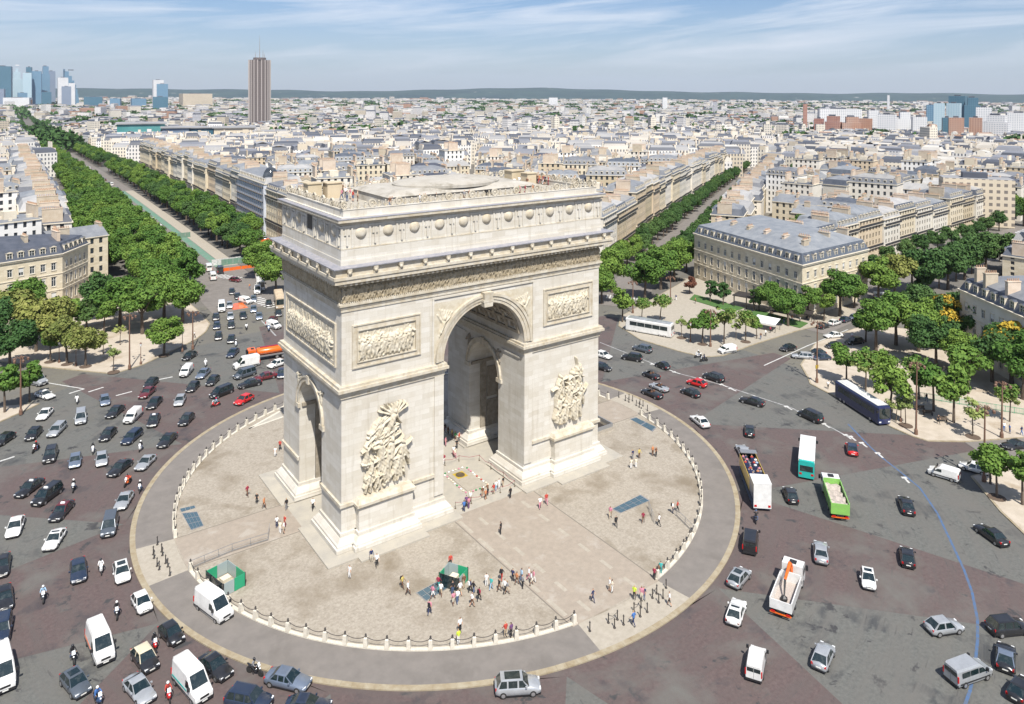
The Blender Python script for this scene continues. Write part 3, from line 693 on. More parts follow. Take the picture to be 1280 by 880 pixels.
# rectangular battle panels
def battle(w, h, dens=1.0):
    r_ = Relief(w, h, .085)
    x = .5
    while x < w-.8:
        if nr.rand() < .35: r_.horse(x, .35+nr.uniform(0, .4), 2.1, .42, 1 if nr.rand() < .5 else -1)
        r_.man(x, .15+nr.uniform(-.1, .2), nr.uniform(2.2, 2.7), .5); x += nr.uniform(.45, .75)/dens
    x = .4
    while x < w-.5: r_.man(x, .9+nr.uniform(-.1, .2), nr.uniform(1.9, 2.3), .32); x += nr.uniform(.5, .8)
    for _ in range(int(w*1.5)): xx = nr.uniform(.3, w-.3); r_.cap(xx, h-1.5, xx+nr.uniform(-.9, .9), h-.15, .05, .04, .2)
    r_.folds(.035, 7); return r_
for s in (-1, 1):
    for t in (-1, 1):
        xa, xb = sorted((t*10.93, t*21.2)); b = MB()
        frame(b, xa, xb, 23.8, 29.6, .18, -.05, .22, fy(s)); frame(b, xa+.18, xb-.18, 23.98, 29.42, .5, -.05, .10, fy(s)); frame(b, xa+.68, xb-.68, 24.5, 28.9, .16, -.05, .26, fy(s))
        part(b, 'panel_frame', 'trim')
        r_ = battle(8.6, 4.05); ud, nd = face_dirs('y', s)
        ox = xa+.85 if s < 0 else xb-.85
        r_.make('relief_panel', 'relief', (ox, s*DY, 24.68), ud, nd, drop=False, flat=.02)
    b = MB(); frame(b, -9.6, 9.75, 23.8, 29.7, .18, -.05, .25, fx(s)); frame(b, -9.4, 9.55, 23.98, 29.5, .5, -.05, .12, fx(s)); part(b, 'panel_frame', 'trim')
    r_ = battle(17.4, 4.3); ud, nd = face_dirs('x', s); r_.make('relief_panel', 'relief', (s*WX, 8.7 if s < 0 else -8.7, 24.55), ud, nd, drop=False, flat=.02)
# four great groups
def group_flag():      # canopy of drapery and a winged figure over a crowd
    r_ = Relief(7.6, 11.6, .07)
    for _ in range(26):
        a = nr.uniform(.1, 1.0); x0, z0 = nr.uniform(.8, 3.4), nr.uniform(5.6, 8.4); l = nr.uniform(1.6, 3.4)
        x1, z1 = x0+l*math.cos(a)*1.0, z0+l*math.sin(a); r_.cap(x0, z0, (x0+x1)/2, (z0+z1)/2+.3, .16, .24, nr.uniform(.4, .9), .1); r_.cap((x0+x1)/2, (z0+z1)/2+.3, min(x1, 6.6), min(z1, 11.1), .24, .12, nr.uniform(.4, 1.0), .1)
    r_.man(4.3, 6.4, 4.2, .95, .25, .3, True)
    for x, z, k in ((1.4, 1.2, 3.6), (2.9, 2.2, 4.6), (4.4, 1.8, 5.0), (5.9, 1.6, 4.6), (3.7, .9, 4.4), (5.2, .7, 4.0), (1.0, .2, 2.8), (2.3, .0, 2.6), (6.5, 2.4, 3.6), (.9, 3.6, 3.0)): r_.man(x, z, k, 1.0, .15, cloak=1)
    for _ in range(22): x0, z0 = nr.uniform(.5, 6.6), nr.uniform(.2, 6); r_.cap(x0, z0, x0+nr.uniform(-.8, .8), z0+nr.uniform(.5, 1.6), nr.uniform(.08, .2), .08, .7, .1)
    r_.folds(.05, 6); return r_
def group_peaks():     # two tall clustered figures with raised arms and banners
    r_ = Relief(7.6, 11.6, .07)
    for x, z, k in ((1.5, 2.2, 4.6), (3.6, 2.4, 5.4), (5.6, 2.2, 5.0), (2.5, 1.8, 4.0), (4.6, 1.8, 4.2), (6.2, 4.4, 3.6), (1.3, 5.4, 3.4), (2.2, 6.6, 3.4), (4.6, 6.2, 3.9), (5.8, 6.6, 3.8), (3.4, 5.4, 3.4), (1.0, 1.4, 2.6)): r_.man(x, z-1.2, k, 1.05, .15, cloak=1)
    for _ in range(12): x0, z0 = nr.uniform(4.6, 6.4), nr.uniform(7.6, 9.6); r_.cap(x0, z0, x0+nr.uniform(-.6, .7), z0+nr.uniform(.5, 1.6), .25, .12, .8, .1)
    for _ in range(16): x0, z0 = nr.uniform(.7, 6.6), nr.uniform(.3, 8); r_.cap(x0, z0, x0+nr.uniform(-.9, .9), z0+nr.uniform(.3, 1.3), nr.uniform(.1, .22), .1, .8, .1)
    r_.H[r_.Z < 1.1+.35*np.sin(r_.X*2.1)] = 0; r_.folds(.05, 6); return r_
for s in (-1, 1):
    for t in (-1, 1):
        r_ = group_flag() if t*s > 0 else group_peaks(); ud, nd = face_dirs('y', s)
        xc = t*16.2; ox = xc-3.8 if s < 0 else xc+3.8
        r_.make('sculpture_group', 'relief', (ox, s*(DY-.02), 6.55), ud, nd, label='standing figures under a swirl of drapery, carved in high relief' if t*s > 0 else 'cluster of climbing figures carved in high relief')
# spandrel victories
for s in (-1, 1):
    for t in (-1, 1):
        r_ = Relief(8.8, 8.9, .08)
        fl = (lambda x: x) if t*s < 0 else (lambda x: 8.8-x)       # corner at u=0 side
        def fig(x1, z1, x2, z2, r1, r2, d): r_.cap(fl(x1), z1, fl(x2), z2, r1, r2, d)
        fig(1.2, 4.6, 1.6, 5.9, .32, .36, .4); fig(1.75, 6.5, 1.8, 6.7, .26, .24, .45); fig(1.2, 4.6, .8, 2.9, .26, .16, .35); fig(1.3, 4.5, 1.4, 2.6, .24, .15, .35)
        fig(.8, 2.9, .5, 1.2, .16, .1, .3); fig(1.8, 6.0, 3.1, 6.9, .14, .1, .35); fig(3.1, 6.9, 4.9, 7.6, .1, .07, .3); fig(1.4, 5.9, .6, 7.2, .13, .1, .3)
        for q in range(7): fig(1.5, 5.9, 1.0+q*.42, 7.9-.12*q, .1, .09, .22)
        for q in range(6): fig(1.3, 4.9, .4+.28*q, .9+.42*q, .1, .16, .28)
        rr = np.hypot(r_.X-(8.8 if t*s < 0 else 0), r_.Z-(.5)); r_.H[rr < MR+1.42] = 0; r_.folds(.03, 8)
        ud, nd = face_dirs('y', s); u0 = -8.8 if (t*s < 0) else 0
        ox = u0 if s < 0 else -u0
        zz = 21.6
        r_.H = np.where((r_.H <= 0) & (rr >= MR+1.42), .015, r_.H)
        r_.make('spandrel_figure', 'relief', (ox, s*DY, zz), ud, nd)
# archivolts of the side arches have small spandrel carvings
for s in (-1, 1):
    r_ = Relief(10.6, 5.4, .1)
    for t in (-1, 1):
        c = 5.3+t*4.4
        r_.man(c, 2.2, 2.6, .3); r_.cap(c, 3.9, 5.3+t*1.7, 5.0, .16, .1, .22); r_.cap(c, 3, c+t*.3, .6, .2, .1, .2)
    ud, nd = face_dirs('x', s); rr = np.hypot(r_.X-5.3, r_.Z-.2); r_.H[rr < SR+.85] = 0; r_.folds(.03, 8)
    r_.make('spandrel_figure', 'relief', (s*WX, 5.3 if s < 0 else -5.3, SP-.2), ud, nd)
    r_.make('spandrel_figure', 'vault_shade_stone', (s*MR, -5.3 if s < 0 else 5.3, SP-.2), (0, 1, 0) if s < 0 else (0, -1, 0), (-s, 0, 0))
# architrave, frieze, cornice
b = MB(); ringbox(b, WX+.12, DY+.12, 31.55, 31.95, .5); ringbox(b, WX+.2, DY+.2, 31.97, 32.3, .5); ringbox(b, WX+.4, DY+.4, 32.32, 32.6, .7); part(b, 'architrave', 'trim')
b = MB(); nden = 150
for s in (-1, 1):
    for k in range(nden): x = -WX+.1+k*(2*WX-.2)/nden; ya, yb = sorted((s*(DY+.18), s*(DY+.33))); b.box(x, x+.16, ya, yb, 32.62, 32.8)
    for k in range(74): y = -DY+.1+k*(2*DY-.2)/74; xa, xb = sorted((s*(WX+.18), s*(WX+.33))); b.box(xa, xb, y, y+.16, 32.62, 32.8)
o = part(b, 'egg_moulding', 'trim'); o['kind'] = 'stuff'
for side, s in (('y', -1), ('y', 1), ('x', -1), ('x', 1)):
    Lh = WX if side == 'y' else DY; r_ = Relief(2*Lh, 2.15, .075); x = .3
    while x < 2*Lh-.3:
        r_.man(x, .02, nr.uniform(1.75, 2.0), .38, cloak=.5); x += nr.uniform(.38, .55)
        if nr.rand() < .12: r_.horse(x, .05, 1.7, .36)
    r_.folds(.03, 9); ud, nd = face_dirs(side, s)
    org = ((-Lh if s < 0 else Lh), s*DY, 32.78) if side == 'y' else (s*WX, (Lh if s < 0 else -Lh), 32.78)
    r_.make('frieze', 'frieze_shade_stone', org, ud, nd, drop=False, flat=.03, label='band of small marching figures')
b = MB(); ringbox(b, WX+.35, DY+.35, 34.98, 35.25, .6); ringbox(b, WX+.6, DY+.6, 35.27, 35.6, .9); ringbox(b, WX+1.55, DY+1.55, 35.62, 36.15, 2.0); ringbox(b, WX+1.7, DY+1.7, 36.17, 36.55, 2.2); ringbox(b, WX+1.35, DY+1.35, 36.55, 37.35, 1.6); ringbox(b, WX+1.6, DY+1.6, 37.36, 37.6, 2.2)
part(b, 'cornice', 'trim')
b = MB(); ringbox(b, WX+1.78, DY+1.78, 37.61, 37.72, 2.2); part(b, 'lead_flashing', 'zinc_cover')
lb = MB(); lb.box(-.22, .22, -.28, .0, 0, .95); lb.box(-.3, .3, -.42, 0, .55, .95); lb.sphere((0, -.36, .45), .24); ld = lb.data('bracket', 'trim')
for s in (-1, 1):
    n = 13
    for k in range(n): x = -WX+.4+(2*WX-.8)*k/(n-1); obj('bracket', ld, ARCH, (x, s*(DY+1.4), 36.6), 0 if s < 0 else math.pi)
    for k in range(7): y = -DY+.4+(2*DY-.8)*k/6; obj('bracket', ld, ARCH, (s*(WX+1.4), y, 36.6), -math.pi/2 if s < 0 else math.pi/2)
# modillions under the cornice
b = MB()
for s in (-1, 1):
    for k in range(60): x = -WX-.2+k*(2*WX+.4)/60; ya, yb = sorted((s*(DY+.55), s*(DY+1.35))); b.box(x, x+.34, ya, yb, 35.28, 35.6)
    for k in range(30): y = -DY-.2+k*(2*DY+.4)/30; xa, xb = sorted((s*(WX+.55), s*(WX+1.35))); b.box(xa, xb, y, y+.34, 35.28, 35.6)
part(b, 'modillions', 'trim')['kind'] = 'stuff'
# attic
AX, AY = WX+.05, DY+.05
b = MB(); b.box(-AX, AX, -AY, AY, 38.0, 44.0); b.box(-AX-.12, AX+.12, -AY-.12, AY+.12, 37.73, 39.75); b.box(-AX-.2, AX+.2, -AY-.2, AY+.2, 37.72, 38.4); part(b, 'attic', 'stone')
b = MB(); ringbox(b, AX+.14, AY+.14, 39.77, 39.95, .4); ringbox(b, AX+.15, AY+.15, 43.0, 43.2, .4); ringbox(b, AX+.4, AY+.4, 43.22, 43.42, .8); ringbox(b, AX+.72, AY+.72, 43.43, 43.8, 1.2); part(b, 'attic_cornice', 'trim')
b = MB(); ringbox(b, AX+.78, AY+.78, 43.81, 43.9, 1.4); part(b, 'lead_flashing', 'zinc_cover')
sh = MB(); sh.lathe([(.78, 0), (.80, .06), (.70, .1), (.66, .14), (.60, .23), (.42, .32), (.2, .37), (.02, .38)], 20); shd = sh.data('shield', 'trim', True)
pl = MB()
pl.box(-.85, -.6, -.14, 0, 0, 2.7); pl.box(.6, .85, -.14, 0, 0, 2.7); pl.box(-.12, .12, -.22, 0, .3, 2.5); pl.tbox(-.4, .4, -.16, 0, 1.7, 2.5, .1, 0); pl.box(-.95, .95, -.12, 0, 2.72, 2.95); pld = pl.data('pilaster', 'stone')
def on_attic(data, name, u, z, side, s, flat=False):
    o = obj(name, data, ARCH)
    if side == 'y': loc, rz = (u, s*AY, z), (0 if s < 0 else math.pi)
    else: loc, rz = (s*AX, u, z), (-math.pi/2 if s < 0 else math.pi/2)
    mt = Matrix.Translation(loc) @ Matrix.Rotation(rz, 4, 'Z')
    if flat: mt = mt @ Matrix.Rotation(math.pi/2, 4, 'X')
    o.matrix_basis = mt; return o
for s in (-1, 1):
    for k in range(11):
        u = (-19.96+4.015*k); on_attic(shd, 'shield', u, 41.8, 'y', s, True)
    for k in range(12): on_attic(pld, 'pilaster', -21.97+4.015*k, 39.96, 'y', s)
    for k, u in enumerate((-8.9, -4.45, 4.45, 8.9)): on_attic(shd, 'shield', u, 41.95, 'x', s, True)
    for u in (-10.6, -6.7, -2.2, 2.2, 6.7, 10.6): on_attic(pld, 'pilaster', u, 39.96, 'x', s)
    b = MB(); xa, xb = sorted((s*(AX-.3), s*(AX+.03))); b.box(xa, xb, -1.05, 1.05, 40.9, 42.95); part(b, 'dark_opening', 'trim_black')
# roof terrace: parapet with open-work ornaments, stepped block and shallow dome
b = MB(); ringbox(b, WX-.35, DY-.35, 43.9, 44.9, .5); ringbox(b, WX-.28, DY-.28, 44.9, 45.0, .65); part(b, 'parapet', 'stone')
b = MB(); b.box(-WX+.9, WX-.9, -DY+.9, DY-.9, 43.95, 44.05); part(b, 'terrace_floor', 'granite')
orn = MB()
for k in range(16):
    a, c = 2*math.pi*k/16, 2*math.pi*(k+1)/16
    q = [(.55*math.cos(a), .55*math.sin(a)), (.55*math.cos(c), .55*math.sin(c)), (.38*math.cos(c), .38*math.sin(c)), (.38*math.cos(a), .38*math.sin(a))]
    vs = [(x, -.12, z+.55) for x, z in q]+[(x, .12, z+.55) for x, z in q]; orn.mesh(vs, [(0,1,2,3),(7,6,5,4),(0,4,5,1),(1,5,6,2),(2,6,7,3),(3,7,4,0)])
for k in range(4): a = math.pi*k/4; orn.box(-.4, .4, -.06, .06, -.06, .06, 0, Matrix.Translation((0, 0, .55)) @ Matrix.Rotation(a, 4, 'Y'))
orn.sphere((0, 0, .55), .16); ornd = orn.data('parapet_rosette', 'trim')
pal = MB(); pal.tbox(-.12, .12, -.1, .1, 0, .75, .05, .04); pal.sphere((0, 0, .75), .13)
for t in (-1, 1): pal.tube([(t*.1, 0, .1), (t*.35, 0, .35), (t*.3, 0, .62)], [.06, .07, .04], 5)
pald = pal.data('parapet_palmette', 'trim')
def run(n, x0, y0, x1, y1, rz):
    for k in range(n*4+1):
        f = k/(n*4); loc = (x0+(x1-x0)*f, y0+(y1-y0)*f, 45.0)
        obj('parapet_rosette' if k % 4 == 0 else 'parapet_palmette', ornd if k % 4 == 0 else pald, ARCH, loc, rz)
XP, YP = WX-.6, DY-.6
run(11, -XP, -YP, XP, -YP, 0); run(11, -XP, YP, XP, YP, 0); run(6, -XP, -YP+.9, -XP, YP-.9, math.pi/2); run(6, XP, -YP+.9, XP, YP-.9, math.pi/2)
b = MB(); b.tbox(-13.6, 13.6, -6.3, 6.3, 44.05, 45.35, .25, .25); b.tbox(-13.6, 13.6, -6.3, 6.3, 45.36, 45.7, .5, .5); b.tbox(-13.0, 13.0, -5.8, 5.8, 45.7, 46.1, 2.2, 1.0)
part(b, 'attic_block', 'roof_stone')
b = MB(); b.lathe([(9.3, 45.9), (9.3, 46.35), (9.05, 46.4), (9.0, 46.5), (7.5, 46.75), (5, 46.95), (2, 47.05), (.1, 47.08)], 48, 0, 0, sy=.66); part(b, 'low_dome', 'roof_stone')
for x, y, w_, d_, h_ in ((-19.2, 8.2, 1.1, 1.0, 2.3), (-16.3, 7.4, 1.2, 1.0, 2.3), (18.7, 7.4, 1.4, 1.2, 2.2), (19.4, 4.0, 1.0, 1.0, 2.0)): b = MB(); b.box(x-w_, x+w_, y-d_, y+d_, 44.05, 44.05+h_); b.box(x-w_-.15, x+w_+.15, y-d_-.15, y+d_+.15, 44.05+h_, 44.2+h_); part(b, 'stair_turret', 'facade_ochre')
b = MB(); b.box(3.2, 4.6, -6.5, -6.28, 44.8, 45.35); part(b, 'roof_vent', 'trim_black')
# ================================================================ TREES
def leaf_mesh(name, rad, hgt, nleaf, lsize, mats, seed, sparse=False, lobes=14, accent=0.0, flat=1.0):
    """crown of small leaf-clump faces spread through uneven lobes; centre at the crown's base"""
    r = np.random.RandomState(seed); L_ = []
    for i in range(lobes):
        a = r.uniform(0, 6.28); q = rad*math.sqrt(r.uniform(0, 1))*.68; z = hgt*(.18+.64*r.rand())
        k = 1-abs(z/hgt-.42)*.9; s_ = rad*r.uniform(.16, .52)*max(.5, k); L_.append((q*math.cos(a)*k, q*math.sin(a)*k, z, s_))
    w_ = np.array([l[3]**2 for l in L_]); w_ /= w_.sum(); ids = r.choice(lobes, nleaf, p=w_)
    Lc = np.array(L_)[ids]; d = r.normal(size=(nleaf, 3)); d /= np.linalg.norm(d, axis=1)[:, None]
    rr = Lc[:, 3]*np.power(r.rand(nleaf), .22 if not sparse else .5)*r.uniform(.85, 1.12, nleaf)
    P = Lc[:, :3]+d*rr[:, None]*np.array([1, 1, .78*flat]); P[:, 2] = np.maximum(P[:, 2], 0.02*hgt)
    nrm = d+r.normal(size=(nleaf, 3))*.55+np.array([0, 0, .35]); nrm /= np.linalg.norm(nrm, axis=1)[:, None]
    t = np.cross(nrm, r.normal(size=(nleaf, 3))); t /= np.linalg.norm(t, axis=1)[:, None]; b2 = np.cross(nrm, t)
    s_ = lsize*r.uniform(.55, 1.35, nleaf)[:, None]; t *= s_; b2 *= s_*r.uniform(.5, .9, nleaf)[:, None]
    V = np.stack([P-t*.9, P+b2*.8+nrm*s_*.12, P+t, P-b2*.9-nrm*s_*.1], 1).reshape(-1, 3)
    me = bpy.data.meshes.new(name); F = np.arange(nleaf*4).reshape(-1, 4)
    me.from_pydata(V.tolist(), [], F.tolist())
    for m in mats: me.materials.append(MATS[m])
    if len(mats) > 1:
        top = (d[:, 2] > -.1) & (P[:, 2] > hgt*.38) & (np.sin(P[:, 0]*1.3+seed)+np.cos(P[:, 1]*1.1) > -.7) & (r.rand(nleaf) < accent)
        me.polygons.foreach_set('material_index', top.astype(int).tolist())
    me.update(); return me
def trunk_mesh(name, h, rad, crown_r, crown_h, seed, m='bark', limbs=6):
    r = random.Random(seed); b = MB(); lean = (r.uniform(-.2, .2), r.uniform(-.2, .2))
    b.tube([(0, 0, -.2), (lean[0]*.3, lean[1]*.3, h*.5), (lean[0], lean[1], h), (lean[0]*1.5, lean[1]*1.5, h+crown_h*.5)], [rad*1.25, rad*.95, rad*.75, rad*.3], 7)
    for k in range(limbs):
        a = 2*math.pi*k/limbs+r.uniform(-.4, .4); q = crown_r*r.uniform(.4, .7); zt = h+crown_h*r.uniform(.25, .6)
        b.tube([(lean[0]*.9, lean[1]*.9, h*.9), (q*.5*math.cos(a), q*.5*math.sin(a), h+(zt-h)*.6), (q*math.cos(a), q*math.sin(a), zt)], [rad*.5, rad*.3, rad*.08], 5)
    return b.data(name, m)
TP = {}
def proto(key, R_, H_, n, ls, mats, trunk_h, trunk_r, seeds, **kw):
    TP[key] = (R_, H_, trunk_h, [(leaf_mesh('crown', R_, H_, n, ls, mats, s_, **kw), trunk_mesh('trunk', trunk_h, trunk_r, R_, H_, s_)) for s_ in seeds])
proto('plane', 5.2, 7.5, 8000, .29, ['leaf'], 4.2, .30, (1, 2, 3, 4), lobes=22)
proto('dark', 4.8, 8.0, 7000, .29, ['leaf_dark'], 3.6, .28, (11, 12, 13), lobes=20)
proto('olive', 4.2, 5.5, 4200, .30, ['leaf_olive'], 3.6, .20, (21, 22), lobes=18)
proto('small', 2.6, 3.6, 2300, .24, ['leaf'], 3.0, .13, (31, 32, 33), lobes=12)
proto('sapling', 2.0, 2.8, 620, .22, ['leaf_pale'], 2.9, .08, (41, 42, 43), lobes=9, sparse=True)
proto('young', 2.3, 3.4, 1300, .23, ['leaf_pale', 'leaf'], 3.2, .10, (51, 52), lobes=11, sparse=True, accent=.8)
proto('blossom', 5.0, 7.0, 7500, .29, ['leaf_dark', 'blossom'], 3.6, .28, (61, 62), lobes=18, accent=.92)
proto('conifer', 1.9, 5.0, 2000, .24, ['leaf_dark'], 1.2, .14, (71,), lobes=14)
proto('bronze', 2.2, 3.6, 1500, .24, ['leaf_brown'], 1.6, .12, (81,), lobes=10)
def tree(x, y, kind, label, group=None, s=1.0, sz=None, z=None, name=None):
    R_, H_, th, pr = TP[kind]; cm, tm = rng.choice(pr); z = tz(math.hypot(x, y)) if z is None else z
    t = thing(name or {'plane': 'plane_tree', 'dark': 'chestnut_tree', 'olive': 'lime_tree', 'small': 'small_tree', 'sapling': 'sapling', 'young': 'young_tree', 'blossom': 'blossoming_tree', 'conifer': 'yew_tree', 'bronze': 'purple_leaved_tree'}[kind], label, 'tree', (x, y, z), rng.uniform(0, 6.28), group)
    sz = sz or s; t.scale = (s, s, sz)
    obj('trunk', tm, t); obj('crown', cm, t, (0, 0, th*.85)); return t
def ptree(px, py, kind, label, s=1.0, sz=None, group=None):
    P = gp(px, py); q = 1.12 if kind in ('sapling', 'conifer', 'bronze') else 1.32; s *= q; sz = (sz or s/q)*q
    return tree(P.x, P.y, kind, label, group, s, sz, z=max(P.z, .14) if P.z > -1 else P.z)
# left square: base points read off the ground
ptree(205, 444, 'plane', 'round bushy green tree alone in the middle of the left square', .72, .62)
ptree(142, 465, 'sapling', 'thin pale sapling in a dark soil ring at the kerb corner of the left square', 1.0)
ptree(129, 444, 'sapling', 'thin pale sapling behind the corner sapling of the left square', .9)
for i, (px, py, k, s, lb) in enumerate([(84, 455, 'olive', .95, 'yellow-green tree by the kerb, just right of the twin trunks'), (107, 458, 'olive', .8, 'yellow-green tree on the left square, nearest the corner sapling'), (63, 452, 'small', 1.0, 'slim tree at the kerb, left of the yellow-green trees'), (45, 440, 'olive', 1.15, 'broad yellow-green tree at the edge of the left square'), (72, 430, 'olive', 1.05, 'yellow-green tree one row back on the left square'), (18, 428, 'olive', 1.2, 'broad dull green tree near the left picture edge'), (-12, 436, 'dark', .95, 'dark tree cut by the left picture edge above the side avenue'), (12, 462, 'dark', .85, 'dark green tree overhanging the side avenue at the left picture edge'), (130, 418, 'small', 1.1, 'small tree in the shade behind the left square'), (108, 415, 'dark', .7, 'dark shrubby tree at the back of the left square'), (0, 395, 'plane', 1.0, 'big green tree in front of the slate-roofed mansion at the left edge'), (30, 405, 'plane', .9, 'green tree in front of the slate-roofed mansion, second from the left edge'), (150, 432, 'sapling', .9, 'thin sapling in the shade beyond the left square'), (178, 418, 'plane', .95, 'tall green tree on the trunk standing at the far edge of the left square'), (228, 404, 'plane', .95, 'tall green tree leaning over the queue of cars at the avenue mouth'), (150, 408, 'plane', 1.0, 'large green tree at the back of the left square, beside the mansion'), (205, 398, 'plane', 1.0, 'large green tree between the left square and the avenue'), (122, 400, 'dark', .95, 'large darker tree right beside the mansion corner'), (88, 420, 'small', 1.1, 'small bright tree tucked behind the yellow-green trees')]):
    ptree(px, py, k, lb, s)
ptree(6, 516, 'small', 'small dark tree on the pavement at the left picture edge beside a lamp post', 1.15)
ptree(37, 503, 'small', 'small dark tree screening a pale van at the left edge', .95)
# the long avenue: rows on both sides
gL = 'clipped trees along the left side of the long avenue'; gR = 'clipped trees along the right side of the long avenue'
ax, ay = math.cos(R(88.5)), math.sin(R(88.5))
def along(u, w): return (ax*u-ay*w, ay*u+ax*w)        # u out along the avenue, w to its left
u = 130; k = 0
ORD = ['%d%s' % (i, {1: 'st', 2: 'nd', 3: 'rd'}.get(i % 10 if i not in (11, 12, 13) else 0, 'th')) for i in range(0, 400)]
while u < 900:
    k += 1
    for w in ((14, 23, 32) if u < 330 else (14, 24)):
        if (u < 160 and w > 30) or (u < 150 and w < 13): continue
        x, y = along(u+rng.uniform(-1.2, 1.2), w+rng.uniform(-.8, .8)); t_ = rng.choice(['plane', 'plane', 'plane', 'dark'] if u > 300 else ['plane'])
        tree(x, y, t_, 'full green tree left of the long avenue, %s row from road, %s from arch' % ('first' if w < 16 else 'second' if w < 27 else 'third', ORD[k]), gL, rng.uniform(1.05, 1.3), rng.uniform(1.1, 1.35))
    u += 9.5 if u < 400 else 12
u = 176; k = 0
while u < 900:
    k += 1
    for w in (-12.5, -21) if u > 190 else (-15,):
        if 585 < u < 640: continue
        x, y = along(u+rng.uniform(-1, 1), w+rng.uniform(-.6, .6))
        tree(x, y, rng.choice(['plane', 'dark']), 'full green tree right of the long avenue, %s row from road, %s from arch' % ('first' if w > -16 else 'second', ORD[k]), gR, rng.uniform(1.0, 1.2), rng.uniform(1.05, 1.25))
    u += 9 if u < 400 else 12
ptree(345, 368, 'plane', 'green tree beside the arch corner at the mouth of the long avenue', .85); ptree(322, 348, 'plane', 'green tree right of the zebra crossing at the avenue mouth', .85); ptree(336, 340, 'plane', 'green tree behind the avenue mouth pair, next to the red awnings', .75)
# avenue behind the arch
gm = 'trees lining the tree-filled avenue behind the arch'
ang = 31.5; bx, by = math.cos(R(ang)), math.sin(R(ang))
u = 142; k = 0
while u < 560:
    k += 1
    for w in (8.2, -8.2):
        if w < 0 and u < 135: continue
        x, y = bx*u-by*w, by*u+bx*w
        tree(x+rng.uniform(-.8, .8), y+rng.uniform(-.8, .8), 'dark' if u > 170 else rng.choice(['plane', 'dark']), 'dark green tree in the %s row of the avenue behind the arch, %s out' % ('left' if w > 0 else 'right', ORD[k]), gm, rng.uniform(.78, .95), rng.uniform(.85, 1.05))
    u += 8.6
for w in (-11, 10):
    u = 168; k = 0
    while u < 330:
        k += 1; x, y = math.cos(R(6))*u-math.sin(R(6))*w, math.sin(R(6))*u+math.cos(R(6))*w
        tree(x, y, 'dark', 'dark tree on the %s side of the side avenue right of the mansion, %s out' % ('left' if w > 0 else 'right', ORD[k]), 'dark trees along the side avenue', rng.uniform(.75, .95), rng.uniform(.75, .95)); u += 15
for px, py, s, lb in [(765, 366, .95, 'big green tree just right of the arch, over the zebra crossing'), (752, 380, .8, 'green tree partly hidden by the right edge of the arch'), (806, 375, .95, 'broad green tree at the front of the middle square'), (826, 362, .95, 'broad bright green tree behind the zebra crossing'), (843, 352, .95, 'tall bright green tree left of the long cream building'), (858, 340, .8, 'green tree against the left corner of the long cream building'), (818, 350, .8, 'green tree at the start of the tree-filled avenue')]:
    ptree(px, py, 'plane', lb, s)
# middle square
for px, py, k, s, lb in [(778, 403, 'small', 1.15, 'dark round tree standing left of the white coach'), (802, 402, 'young', .9, 'pale young tree just behind the middle of the white coach'), (825, 403, 'young', 1.05, 'pale bright young tree behind the rear of the white coach'), (852, 422, 'sapling', .9, 'nearly bare sapling right of the white coach'), (878, 430, 'small', 1.1, 'dark leafy small tree right of the bare sapling'), (863, 424, 'small', .7, 'slim small tree beside the dark leafy one'), (905, 432, 'young', 1.25, 'large pale young tree at the kerb behind the white car'), (932, 427, 'young', 1.05, 'pale young tree next to the white marquee'), (946, 424, 'small', .7, 'slim dark tree at the end of the row by the marquee'), (920, 425, 'sapling', .8, 'thin sapling between two pale young trees')]:
    ptree(px, py, k, lb, s)
for px, py, k, s, lb in [(888, 378, 'conifer', 1.1, 'dark pointed tree on the lawn, leftmost of the pair'), (904, 382, 'conifer', 1.15, 'dark pointed tree on the lawn, right one of the pair'), (943, 390, 'conifer', 1.1, 'dark tree in front of the dark entrance of the long building'), (862, 368, 'bronze', 1.0, 'purple-brown leaved tree at the left corner of the long building'), (965, 392, 'plane', .65, 'green tree at the foot of the long cream building'), (985, 408, 'plane', .72, 'broad green tree beside the bus stop in front of the long building'), (1010, 398, 'plane', .66, 'green tree at the right end of the long building front'), (1050, 396, 'plane', .95, 'tall bright green tree at the corner of the long cream building'), (1030, 402, 'small', 1.0, 'small green tree left of the tall corner tree'), (1068, 385, 'plane', .6, 'smaller tree against the side wall of the long building')]:
    ptree(px, py, k, lb, s)
